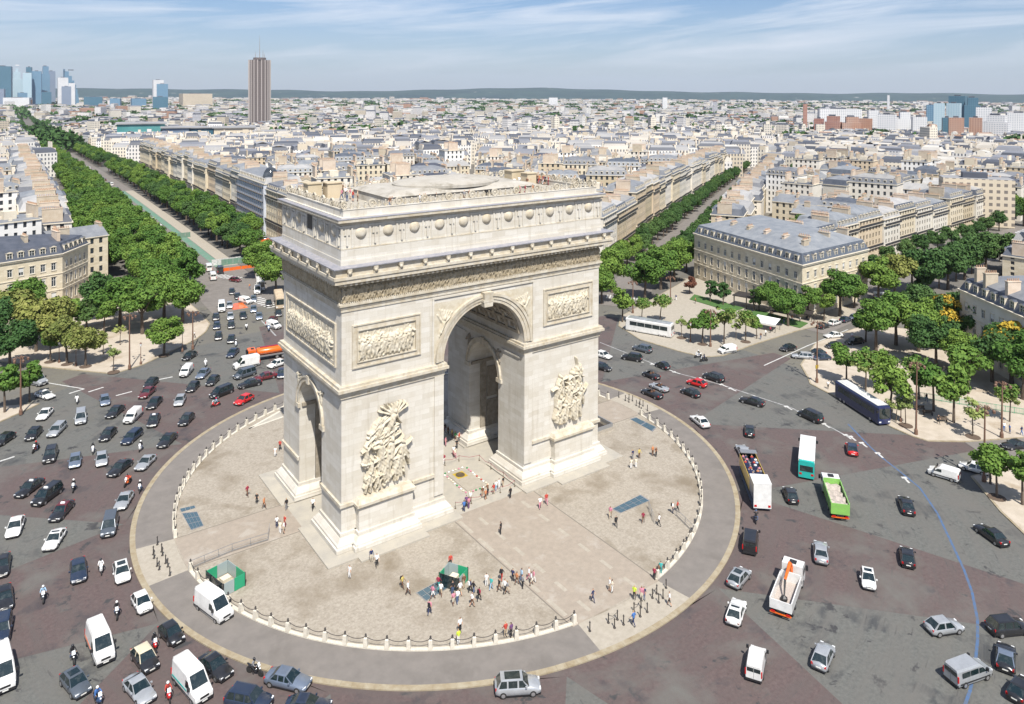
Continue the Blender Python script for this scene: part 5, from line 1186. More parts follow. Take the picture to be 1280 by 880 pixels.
def blocked(x, y, extra=0):
    r_ = math.hypot(x, y)
    for a, w in ANG:
        ux, uy = math.cos(R(a)), math.sin(R(a)); al = x*ux+y*uy; pe = abs(-x*uy+y*ux)
        if al > 0:
            lim = w+extra
            if a == 88.5 and al > 560: lim = 26+extra
            if a == 88.5 and al < 165: lim = 34+extra
            if a == 31.5 and al > 470: lim = 10
            if a == 31.5 and al < 172 and -x*uy+y*ux < 0: lim = 14
            if a == 6 and al > 330: lim = 8
            if a == 57: lim = 9 if al > 130 else 14
            if a == -30: lim = 14
            if al < 60: continue
            if pe < lim: return True
    return False
KEEP = [(142, 42, 37), (126, 20, 27), (-58, 134, 24), (125, -44, 27), (93, 30, 34), (-35, 108, 40), (95, -28, 40), (186, -31, 36)]
cands = []; COURT = []
for sa, sb in ((90, 122), (57, 88.5), (31.5, 57), (6, 31.5), (-30, 6), (-62, -30), (122, 152)):
    mid = R((sa+sb)/2+rng.uniform(-6, 6)); ux, uy = math.cos(mid), math.sin(mid); r_ = random.Random(int(sa)+500)
    row = 0; u = 95
    while u < 900:
        v = -700
        while v < 700:
            L_ = 14+r_.random()*4; v += L_
            x, y = ux*u-uy*v, uy*u+ux*v; a = math.degrees(math.atan2(y, x))
            if not (sa <= a < sb): continue
            d = math.hypot(x, y)
            if d < 135 or d > 900 or blocked(x, y, 8): continue
            if any(math.hypot(x-k[0], y-k[1]) < k[2] for k in KEEP): continue
            q = pj(x, y, tz(d)+20)
            if q[0] < -60 or q[0] > 1340: continue
            if r_.random() < .09:
                if d < 520: COURT.append((x, y))
                continue
            cands.append((math.hypot(x-CAM.x, y-CAM.y), x, y, mid+math.pi/2+(0 if r_.random() < .72 else math.pi/2)+r_.uniform(-.1, .1), a))
        row += 1; u += 13.5 if row % 3 else 21
cands.sort(); NEAR = cands[:250]; REST = cands[250:]
def sector(a): return 'left of the long avenue' if a > 90 else 'between the long avenue and arch' if a > 57 else 'behind the arch' if a > 31.5 else 'right of the tree-filled avenue' if a > 6 else 'on the far right'
rk_ = random.Random(99)
for i, (dist, x, y, rz, a) in enumerate(NEAR):
    pr, L_, D_, H = rk_.choice(PROT); root = obj('apartment_block', None, None, (x, y, tz(math.hypot(x, y))), rz); root.scale = (rk_.uniform(.8, 1.02), rk_.uniform(.8, 1.05), rk_.uniform(.86, 1.06))
    w_ = rk_.choice(WS+['facade_pale', 'facade_white', 'facade_white']); rf = rk_.choice(['zinc_dark', 'zinc_dark', 'zinc', 'zinc', 'zinc_pale', 'zinc_pale'])
    for ch in pr.children:
        c = copy_part(ch, root)
        if ch.name.startswith('wall'): slotmat(c, 0, w_)
        if ch.name.startswith('roof'): slotmat(c, 2, rf)
    q = pj(x, y, 20); third = int(max(0, min(1279, q[0]))//64)+1
    tag(root, '%s %s-roofed block, %s nearest the viewer, %s' % (adj[w_], {'zinc_dark': 'slate', 'zinc': 'grey', 'zinc_pale': 'pale'}[rf], ORD[i+1], sector(a)), 'building', 'apartment blocks of the rooftop mass')
for i, (pr, *_) in enumerate(PROT):      # the prototypes themselves stand in the ring just behind, as ordinary blocks
    dist, x, y, rz, a = REST.pop(0); pr.location = (x, y, tz(math.hypot(x, y))); pr.rotation_euler = (0, 0, rz)
    tag(pr, 'pale grey-roofed block, %s nearest the viewer, %s' % (ORD[251+i], sector(a)), 'building', 'apartment blocks of the rooftop mass')
for i, (x, y) in enumerate(COURT[:60]):
    for q in range(2): tree(x+q*5, y+rng.uniform(-3, 3), rng.choice(['plane', 'dark']), 'tree showing between the roofs %s, %s %s' % (sector(math.degrees(math.atan2(y, x))), ORD[i+1], ('pair, left tree', 'pair, right tree')[q]), 'courtyard trees among the roofs', rng.uniform(.9, 1.2), 1.35)
# farther off the roofs read as one mass
class Far:
    def __init__(s): s.b = MB(); s.b.useuv = True
    def bld(s, x, y, z, L_, D_, H, rz, wm, rm, kind, r):
        c, q = math.cos(rz), math.sin(rz); P = lambda u, v, w: (x+u*c-v*q, y+u*q+v*c, z+w); a, d = L_/2, D_/2; k = [(-a, -d), (a, -d), (a, d), (-a, d)]
        uo = r.uniform(0, 50)
        for i in range(4):
            p, n = k[i], k[(i+1) % 4]; ln = L_ if i % 2 == 0 else D_
            s.b.face([P(*p, -8), P(*n, -8), P(*n, H), P(*p, H)], wm, [(uo, -8), (uo+ln, -8), (uo+ln, H), (uo, H)])
        if kind == 0: s.b.face([P(*p, H) for p in k], rm)
        else:
            i1, h1 = 1.0, 2.4; e = [(-a+i1, -d+i1), (a-i1, -d+i1), (a-i1, d-i1), (-a+i1, d-i1)]; rm1 = rm if kind == 1 else 9
            for i in range(4): s.b.face([P(*k[i], H), P(*k[(i+1) % 4], H), P(*e[(i+1) % 4], H+h1), P(*e[i], H+h1)], rm1)
            s.b.face([P(e[0][0], e[0][1], H+h1), P(e[1][0], e[1][1], H+h1), P(e[1][0]-1, 0, H+h1+1.2), P(e[0][0]+1, 0, H+h1+1.2)], rm); s.b.face([P(e[2][0], e[2][1], H+h1), P(e[3][0], e[3][1], H+h1), P(e[0][0]+1, 0, H+h1+1.2), P(e[1][0]-1, 0, H+h1+1.2)], rm)
    def chim(s, x, y, z, rz, l, h, wm):
        c, q = math.cos(rz), math.sin(rz); P = lambda u, v, w: (x+u*c-v*q, y+u*q+v*c, z+w)
        k = [(-.5, -l/2), (.5, -l/2), (.5, l/2), (-.5, l/2)]
        for i in range(4): s.b.face([P(*k[i], 0), P(*k[(i+1) % 4], 0), P(*k[(i+1) % 4], h), P(*k[i], h)], wm, [(0, 0.01)]*4)
        s.b.face([P(*p, h) for p in k], 14)
F = Far(); r = random.Random(5)
for dist, x, y, rz, a in REST:
    z = tz(math.hypot(x, y)); L_, D_, H = r.uniform(13, 21), r.uniform(10, 14), r.uniform(13, 22)
    wm = r.choice([0, 1, 1, 2, 3, 4, 4, 0]); rm = 7+r.choice([0, 0, 1, 1, 2, 3, 3, 5]); F.bld(x, y, z, L_, D_, H, rz, wm, rm, r.choice([1, 1, 2, 2, 0]), r)
    for e_ in (-1, 1):
        if r.random() < .8: F.chim(x+math.cos(rz)*e_*(L_/2-.5), y+math.sin(rz)*e_*(L_/2-.5), z+H, rz, D_*r.uniform(.3, .7), r.uniform(3, 4.6), r.choice([0, 4, 2]))
cam_az = math.atan2(math.cos(YAW), math.sin(YAW))
rr = 760.0; count = 0; HOLD = []
while rr < 8600:
    s_ = max(14.5, rr*.0102); n = int(R(80)*rr/s_)
    for k in range(n):
        az_ = cam_az+R(-40)+R(80)*(k+r.uniform(.1, .9))/n; d = rr+r.uniform(-.4, .4)*s_; x, y = CAM.x+d*math.cos(az_), CAM.y+d*math.sin(az_)
        dd = math.hypot(x, y)
        if dd < 905: continue
        ax_ = y*math.cos(R(1.5))-0; off = x*math.sin(R(88.5))-y*math.cos(R(88.5))
        if abs(off) < 34 and y > 0 and y < 3800: continue
        q = pj(x, y, 0)
        # patches of woodland / parks are left clear
        nz_ = math.sin(x*.0021+1.3)*math.sin(y*.0017+.4)+.5*math.sin(x*.006+y*.004)
        if nz_ > .95 and dd > 1500: continue
        if r.random() < .08+.1*(dd > 2500): continue
        H = r.choice([11, 14, 16, 18, 19, 21, 23]) if dd < 2500 else r.choice([10, 12, 14, 17, 19, 22, 27]); z = tz(dd)
        if r.random() < .025: H += r.uniform(6, 22)
        L_ = s_*r.uniform(.75, 1.5); D_ = s_*r.uniform(.4, .75)
        if L_ > 45: L_ *= .75; D_ *= .6
        rz = r.choice([.3, .3+1.57, 1.0, 2.4, .75])+r.uniform(-.12, .12)
        wm = r.choice([0, 1, 1, 1, 3, 4, 4, 0, 2, 3, 6, 5] if dd > 1500 else [0, 1, 1, 2, 3, 4, 4, 0]); rm = 7+r.choice([0, 0, 1, 1, 1, 2, 3, 3, 4, 5, 5] if r.random() < .9 else [2])
        F.bld(x, y, z, L_, D_, H, rz, wm, rm, (r.choice([1, 2, 2, 0]) if dd < 2200 else (1 if r.random() < .4 else 0)), r)
        if dd < 1600:
            for e_ in (-1, 1):
                if r.random() < .75: F.chim(x+math.cos(rz)*e_*(L_/2-.6), y+math.sin(rz)*e_*(L_/2-.6), z+H, rz, D_*r.uniform(.3, .7), r.uniform(2.5, 4.4), r.choice([0, 4, 2, 1]))
        count += 1
    rr += s_*1.25
me = F.b.data('distant_rooftops', FARW+['far_roof_%d' % i for i in range(6)]+['chimney', 'clay'])
o = obj('distant_rooftops', me); o['kind'] = 'stuff'
# far tree masses (parks, tree-lined streets), too far to tell trunk from trunk
V = []; r = np.random.RandomState(3); cen = []
for _ in range(800):
    d = r.uniform(700, 6500)**1.0; az_ = cam_az+R(r.uniform(-40, 40)); x, y = CAM.x+d*math.cos(az_), CAM.y+d*math.sin(az_)
    if math.hypot(x, y) > 900: cen.append((x, y, r.uniform(8, 16)*(1+d/1500), d))
for k in range(160):      # the avenue's trees carry on to the horizon gate
    u = 900+k*18; x, y = along(u, 21+r.uniform(-3, 3)); cen.append((x, y, 7.5, u)); x, y = along(u, -19+r.uniform(-3, 3)); cen.append((x, y, 7, u))
for px, py, w_, d in [(592, 400, 1, 0)][:0]: pass
for ax_, el_, w_ in [(195, 140, 55), (470, 152, 30), (430, 150, 30), (560, 135, 40), (395, 157, 14), (410, 215, 9), (1000, 130, 60)]:
    P = gp(ax_, el_+4); d = math.hypot(P.x-CAM.x, P.y-CAM.y)
    for q in range(7): cen.append((P.x+r.uniform(-1, 1)*w_, P.y+r.uniform(-1, 1)*w_, w_*.35, d))
allv = []
for x, y, s_, d in cen:
    n = 260 if d < 2500 else 120
    dd = r.normal(size=(n, 3)); dd /= np.linalg.norm(dd, axis=1)[:, None]; dd[:, 2] = np.abs(dd[:, 2]); hh = min(19, s_*1.1)
    P = np.array([x, y, tz(math.hypot(x, y))+5])+dd*np.array([s_, s_, hh])*r.uniform(.75, 1.1, n)[:, None]
    t = r.normal(size=(n, 3)); b2 = r.normal(size=(n, 3)); t /= np.linalg.norm(t, axis=1)[:, None]; b2 /= np.linalg.norm(b2, axis=1)[:, None]; q = s_*.16
    allv.append(np.stack([P-t*q, P+b2*q, P+t*q, P-b2*q], 1).reshape(-1, 3))
V = np.concatenate(allv); me = bpy.data.meshes.new('far_trees'); me.from_pydata(V.tolist(), [], np.arange(len(V)).reshape(-1, 4).tolist()); me.materials.append(MATS['leaf_dark']); me.update()
obj('far_trees', me)['kind'] = 'stuff'
# ---- towers and landmark blocks, each placed on its bearing at its distance
mat('curtain_blue', (0.05, 0.13, 0.24), 0.45, (0.09, 0.19, 0.30), 0.02, uvwin=(3.2, 3.6, .3, (0.16, 0.27, 0.36)))
mat('curtain_teal', (0.025, 0.09, 0.14), 0.45, (0.05, 0.13, 0.19), 0.02, uvwin=(3.2, 3.6, .3, (0.08, 0.17, 0.23)))
mat('curtain_pale', (0.25, 0.40, 0.48), 0.45, (0.33, 0.46, 0.52), 0.02, uvwin=(4, 3.6, .4, (0.42, 0.52, 0.57)))
mat('curtain_grey', (0.12, 0.17, 0.25), 0.45, (0.18, 0.23, 0.30), 0.02, uvwin=(3.5, 3.6, .3, (0.22, 0.26, 0.33)))
mat('slab_white', (0.70, 0.70, 0.70), 0.8, (0.62, 0.62, 0.62), 0.02, uvwin=(3.4, 3.0, .9, (0.26, 0.29, 0.33)))
mat('slab_red', (0.30, 0.14, 0.11), 0.8, (0.38, 0.22, 0.17), 0.02, uvwin=(3.4, 3.0, .9, (0.20, 0.10, 0.09)))
mat('slab_orange', (0.42, 0.23, 0.15), 0.8, (0.42, 0.30, 0.24), 0.02, uvwin=(3.4, 3.0, .9, (0.2, 0.1, 0.08)))
mat('slab_beige', (0.60, 0.52, 0.40), 0.8, (0.55, 0.48, 0.37), 0.02, uvwin=(3.0, 3.0, .8, (0.18, 0.16, 0.14)))
def tower(x0, x1, ytop, dist, m, label, depth=None, name='office_tower', cat='tower', rz=None, style='box', top='far_roof_1', ybase=None, z0=-32):
    dx = ((x0+x1)/2-PPX)/FPX; az_ = math.atan2(fwd.y*0+math.cos(YAW), math.sin(YAW))-math.atan(dx)
    k = dist*math.cos(math.atan(dx)); x, y = CAM.x+dist*math.cos(az_), CAM.y+dist*math.sin(az_)
    w_ = (x1-x0)/FPX*k*math.cos(math.atan(dx))
    hor = PPY-math.tan(PIT)*FPX-((x0+x1)/2-PPX)*math.tan(-ROLL); H = CAM.z+(hor-ytop)/FPX*k-z0
    D_ = depth or w_*.8; a = (az_-math.pi/2) if rz is None else az_-math.pi/2+R(rz)
    t = thing(name, label, cat, (x, y, z0), a); b = MB(); b.useuv = True; h2, d2 = w_/2, D_/2
    def prismuv(poly, za, zb, mi=0, cap=1):
        n = len(poly); acc = 0
        for i in range(n):
            p, q = poly[i], poly[(i+1) % n]; ln = math.hypot(q[0]-p[0], q[1]-p[1])
            b.face([(*p, za), (*q, za), (*q, zb), (*p, zb)], mi, [(acc, za), (acc+ln, za), (acc+ln, zb), (acc, zb)]); acc += ln
        b.face([(*p, zb) for p in poly], cap)
    if style == 'box': prismuv([(-h2, -d2), (h2, -d2), (h2, d2), (-h2, d2)], 0, H)
    elif style == 'step':
        prismuv([(-h2, -d2), (h2, -d2), (h2, d2), (-h2, d2)], 0, H*.82); prismuv([(-h2*.55, -d2*.8), (h2*.75, -d2*.8), (h2*.75, d2*.8), (-h2*.55, d2*.8)], H*.82, H)
    elif style == 'curve':
        for i in range(8):
            f0, f1 = i/8, (i+1)/8; g = lambda f: h2*(1-2*(f**2.6)*.72); prismuv([(-h2, -d2), (g(f1), -d2), (g(f1), d2), (-h2, d2)], H*f0*.97, H*f1*.97)
        prismuv([(-h2, -d2), (-h2+1.5, -d2), (-h2+1.5, d2), (-h2, d2)], H*.95, H*1.03)
    elif style == 'lens': prismuv([(h2*math.cos(t_), d2*math.sin(t_)) for t_ in [2*math.pi*i/14 for i in range(14)]], 0, H)
    elif style == 'spire':
        prismuv([(-h2, -d2), (h2, -d2), (h2, d2), (-h2, d2)], 0, H*.68); prismuv([(-h2*.8, -d2*.8), (h2*.5, -d2*.8), (h2*.5, d2*.8), (-h2*.8, d2*.8)], H*.68, H*.85)
        prismuv([(-h2*.4, -d2*.4), (h2*.1, -d2*.4), (h2*.1, d2*.4), (-h2*.4, d2*.4)], H*.85, H*.93)
    b.build('body', [m, top], t)
    q = MB(); q.box(-w_*.2, w_*.15, -D_*.2, D_*.2, H, H+max(2.5, H*.02)); q.build('rooftop_plant', 'far_roof_2' if style != 'spire' else 'slab_white', t)
    return t, w_, D_, H
TW = [(-8, 15, 83, 4700, 'curtain_teal', 'box', 'dark teal glass tower cut by the left picture edge'), (-14, 6, 111, 4300, 'curtain_grey', 'box', 'low blue-grey tower at the far left edge'),
 (15, 29, 82, 4900, 'curtain_pale', 'spire', 'pale glass tower with a stepped spire, tallest of the skyline'), (29, 40, 91, 4650, 'curtain_pale', 'box', 'pale glass slab beside the stepped spire tower'), (33, 40, 84, 5100, 'curtain_teal', 'box', 'narrow dark tower behind the pale glass slabs'),
 (40, 52, 89, 4700, 'curtain_blue', 'box', 'mid-blue glass tower right of the pale slabs'), (51, 62, 83, 4800, 'curtain_blue', 'step', 'tall blue glass tower with a stepped top'), (59, 69, 89, 5000, 'curtain_grey', 'box', 'grey-blue tower touching the stepped blue tower'),
 (80, 98, 88, 4800, 'curtain_blue', 'curve', 'dark blue tower with a curved sail-shaped side'), (72, 85, 97, 4700, 'slab_white', 'box', 'white residential tower in front of the curved tower'), (77, 89, 108, 4200, 'curtain_grey', 'box', 'low grey-blue office slab in front of the white tower'), (86, 94, 104, 4500, 'slab_white', 'box', 'low white block right of the white tower'),
 (6, 39, 122, 4300, 'slab_white', 'box', 'low white podium block below the skyline'), (22, 34, 116, 4500, 'curtain_blue', 'box', 'small blue block at the foot of the spire tower'), (52, 64, 115, 4400, 'curtain_teal', 'box', 'squat dark glass block at the foot of the skyline'),
 (105, 128, 121, 4000, 'curtain_teal', 'box', 'low wide teal glass office right of the skyline'), (138, 151, 123, 3900, 'curtain_blue', 'box', 'small dark blue office block, second from the skyline'), (164, 182, 123, 3800, 'curtain_blue', 'box', 'low blue-glass block left of the twin office towers'),
 (191, 210, 121, 3300, 'curtain_teal', 'box', 'lower dark teal part of the twin office towers'), (196, 210, 105, 3500, 'curtain_blue', 'box', 'dark glass tower with pale neighbour on the left horizon'), (191, 204, 100, 3700, 'slab_white', 'box', 'pale tower behind the dark glass tower'),
 (226, 263, 117, 3900, 'slab_beige', 'box', 'long white apartment slab on the horizon left of the lone tower'), (602, 612, 150, 1500, 'slab_beige', 'box', 'beige apartment tower beyond the arch roof'), (562, 615, 170, 900, 'facade_white', 'box', 'white flat block just beyond the arch roof'),
 (686, 697, 122, 4200, 'slab_white', 'box', 'pale twin tower blocks on the horizon beyond the arch'), (1004, 1009, 130, 2900, 'slab_red', 'box', 'slim red-brown brick chimney tower'),
 (1023, 1075, 136, 2900, 'slab_white', 'box', 'long white apartment slab behind the red brick blocks'), (1018, 1030, 148, 2500, 'slab_red', 'box', 'red block at the left end of the row'), (1030, 1052, 145, 2500, 'slab_red', 'step', 'stepped red-brown apartment block'), (1052, 1076, 146, 2500, 'slab_orange', 'step', 'orange-brown stepped apartment block'), (1075, 1090, 148, 2500, 'slab_orange', 'box', 'small orange-brown block at the right end of the row'),
 (1085, 1098, 138, 2600, 'slab_white', 'box', 'white block between red row and tall glass buildings'), (1098, 1120, 143, 2500, 'slab_white', 'box', 'white balcony slab left of the pale glass blocks'), (1120, 1140, 140, 2550, 'slab_white', 'step', 'white stepped slab, second left of the glass blocks'), (1140, 1158, 146, 2500, 'slab_white', 'box', 'low white slab at the foot of the glass blocks'),
 (1167, 1181, 129, 2750, 'curtain_pale', 'box', 'pale green-white glass tower, left one of the pair'), (1184, 1201, 129, 2800, 'curtain_pale', 'box', 'pale green-white glass tower, right one of the pair'), (1158, 1168, 131, 2850, 'curtain_blue', 'box', 'blue-green block left of the pale glass pair'),
 (1187, 1208, 120, 3300, 'curtain_teal', 'box', 'dark glass tower behind the pale pair'), (1205, 1225, 122, 3250, 'curtain_teal', 'step', 'dark glass stepped tower right of the pale pair'), (1178, 1190, 147, 2450, 'curtain_teal', 'box', 'small dark blue block in front of the pale pair'), (1186, 1205, 147, 2400, 'slab_orange', 'box', 'orange-framed apartment block in front of the glass towers'), (1212, 1228, 147, 2400, 'slab_orange', 'box', 'orange-framed apartment block, second from the glass towers'),
 (1220, 1240, 134, 2700, 'slab_white', 'box', 'white block beside the dark glass tower'), (1228, 1262, 144, 2500, 'slab_white', 'step', 'white stepped apartment slab near the right edge'), (1109, 1112, 119, 3600, 'slab_white', 'box', 'slim white tower on the right horizon'), (828, 834, 122, 3500, 'slab_white', 'box', 'white tower alone on the horizon right of centre'), (1258, 1290, 141, 2900, 'slab_white', 'box', 'white slab cut by the right edge on the horizon'),
 (760, 800, 186, 640, 'slab_white', 'box', 'white office block just right of the arch roof'), (1176, 1266, 222, 420, 'slab_beige', 'box', 'long pale office block with strip windows on the right')]
for x0, x1, yt, dist, m, st, lb in TW:
    if x0 > 1000 and 2300 < dist < 3400: dist *= .56
    tower(x0, x1, yt, dist, m, lb, style=st, rz=rng.uniform(-12, 12), z0=-32 if dist > 1200 else tz(dist-110), depth=14 if dist < 1000 else None)
# the lone bronze-ribbed hotel tower with its antenna
t, w_, D_, H = tower(311, 338, 75, 1750, 'slab_beige', 'tall lone brown ribbed hotel tower with antenna mast on its roof', style='lens', depth=24, name='hotel_tower', rz=0)
mat('rib_pale', (0.42, 0.38, 0.36), 0.6); mat('rib_brown', (0.14, 0.118, 0.112), 0.5)
for ch in list(t.children): ch.data.materials[0] = MATS['rib_brown']
rb = MB(); rb.box(-.7, .7, -.9, .9, 0, H); rbd = rb.data('rib', 'rib_pale')
for k in range(18):
    a = 2*math.pi*k/18; obj('rib', rbd, t, (w_/2*1.01*math.cos(a), D_/2*1.03*math.sin(a), 0), a+math.pi/2)
fl = MB()
for k in range(34): zz = 4+k*(H-6)/34; fl.prism([(w_/2*1.012*math.cos(q), D_/2*1.012*math.sin(q)) for q in [2*math.pi*i/16 for i in range(16)]], zz, zz+.8)
o = fl.build('floor_bands', 'rib_brown', t); o['kind'] = 'stuff'
q = MB(); q.lathe([(w_*.3, H), (w_*.3, H+5), (w_*.2, H+5)], 12); q.build('plant_room', 'rib_brown', t)
for x, h in ((0, 52), (-9, 16), (7, 20), (10, 13)): q = MB(); q.tube([(x, 0, H+2), (x, 0, H+2+h*.6), (x, 0, H+2+h)], [.9, .6, .2], 6); q.build('antenna', 'far_roof_1', t)
# long low congress buildings in front of it
def lowblock(x0, x1, y, dist, h, m, label, top='far_roof_1', roofbox=True, name='congress_building'):
    dist *= .8 if dist > 1000 else 1; dx = ((x0+x1)/2-PPX)/FPX; az_ = math.atan2(math.cos(YAW), math.sin(YAW))-math.atan(dx); k = dist*math.cos(math.atan(dx)); w_ = (x1-x0)/FPX*k*math.cos(math.atan(dx))
    X, Y = CAM.x+dist*math.cos(az_), CAM.y+dist*math.sin(az_); hor = PPY-math.tan(PIT)*FPX+((x0+x1)/2-PPX)*math.tan(ROLL); zt = CAM.z-(y-hor)/FPX*k
    t = thing(name, label, 'building', (X, Y, zt-h), az_-math.pi/2); b = MB(); b.box(-w_/2, w_/2, -h, h, 0, h-1.5, 0); b.build('glazed_wall', m, t)
    b = MB(); b.box(-w_/2-2, w_/2+2, -h-2, h+2, h-1.5, h, 0); b.build('roof', top, t)
    b = MB(); b.box(-w_/2-.5, w_/2+.5, -h-1, -h-.2, h*.35, h*.45, 0); b.box(-w_/2-.5, w_/2+.5, -h-1, -h-.2, -h, 0, 0); b.build('base_wall', 'slab_white', t)
mat('teal_glass', (0.06, 0.22, 0.22), 0.2, (0.10, 0.28, 0.28), .05)
lowblock(147, 206, 153, 1330, 20, 'teal_glass', 'wide low building with teal glass wall and flat overhanging roof'); lowblock(203, 236, 158, 1300, 18, 'curtain_grey', 'low grey glazed wing right of the teal glass building'); lowblock(233, 268, 158, 1320, 18, 'curtain_teal', 'low wing with dark strip windows under a pale roof'); lowblock(268, 318, 158, 1290, 16, 'slab_beige', 'pale banded low block in front of the lone tower'); lowblock(318, 356, 163, 1240, 14, 'slab_beige', 'pale banded low block right of the lone tower foot')
lowblock(440, 486, 197, 640, 9, 'facade_ochre', 'flat dark-roofed pavilion among trees beyond the arch roof', 'far_roof_2')
# ---- wooded hills closing the horizon
b = MB(); n = 220
def ridge(R_, hf, wid, seed):
    for k in range(n):
        for j in range(3):
            a0 = cam_az+R(-55+110*k/n); a1 = cam_az+R(-55+110*(k+1)/n)
            def P(a, j_):
                h = hf(a)*[0, .75, 1, 0][j_]; d = R_+wid*[0, .35, .6, 1.0][j_]; return (CAM.x+d*math.cos(a), CAM.y+d*math.sin(a), -33+h)
            b.face([P(a1, j), P(a0, j), P(a0, j+1), P(a1, j+1)])
def hz1(a):
    px = PPX+FPX*math.tan(cam_az-a) if abs(cam_az-a) < 1.2 else 0
    bump = 55*math.exp(-((px-650)/95)**2)+22*math.exp(-((px-800)/60)**2)+16*math.exp(-((px-200)/120)**2)
    return 104+bump+6*math.sin(a*31)+4*math.sin(a*77+1)
ridge(8600, hz1, 2200, 1); struct('hills', b, 'hill')
# ---- the air: one box of thin pale haze
b = MB(); b.box(-13000, 13000, -13000, 13000, -37, 400); me = b.data('haze', 'grass'); me.materials.clear()
m = bpy.data.materials.new('haze'); m.use_nodes = True; t_ = m.node_tree; t_.nodes.clear(); v = t_.nodes.new('ShaderNodeVolumePrincipled'); oo = t_.nodes.new('ShaderNodeOutputMaterial'); t_.links.new(v.outputs[0], oo.inputs['Volume'])
v.inputs['Color'].default_value = (0.80, 0.88, 1.0, 1); v.inputs['Density'].default_value = 3.4e-5; v.inputs['Anisotropy'].default_value = 0.2
me.materials.append(m); ho = obj('haze', me); ho['kind'] = 'stuff'
# ================================================================ VEHICLES
def wheel_meshes(r_=.33, w=.22):
    b = MB(); prof = [(-w/2, r_*.62), (-w/2, r_*.93), (-w/2+.03, r_), (w/2-.03, r_), (w/2, r_*.93), (w/2, r_*.62)]; n = 16; vs = []; fs = []
    for y, q in prof:
        for k in range(n): vs.append((q*math.cos(2*math.pi*k/n), y, q*math.sin(2*math.pi*k/n)))
    for i in range(5):
        for k in range(n): fs.append((i*n+k, i*n+(k+1) % n, (i+1)*n+(k+1) % n, (i+1)*n+k))
    fs.append(tuple(range(n))); fs.append(tuple(range(5*n, 6*n))); b.mesh(vs, fs); ty = b.data('tyre', 'tyre')
    b = MB(); vs = [(0, -w/2-.02, 0)]+[(r_*.6*math.cos(2*math.pi*k/10), -w/2-.005, r_*.6*math.sin(2*math.pi*k/10)) for k in range(10)]; b.mesh(vs, [(0, 1+k, 1+(k+1) % 10) for k in range(10)]); rm = b.data('rim', 'rim')
    return ty, rm
TY, RM = wheel_meshes(); TYB, RMB = wheel_meshes(.48, .3); TYS, RMS = wheel_meshes(.26, .12)
def add_wheel(root, x, y, big=0):
    t_, r_, z = ((TY, RM, .33), (TYB, RMB, .48), (TYS, RMS, .26))[big]
    w = obj('wheel', t_, root, (x, y, z), 0 if y < 0 else math.pi); obj('rim', r_, w); return w
class Spec: pass
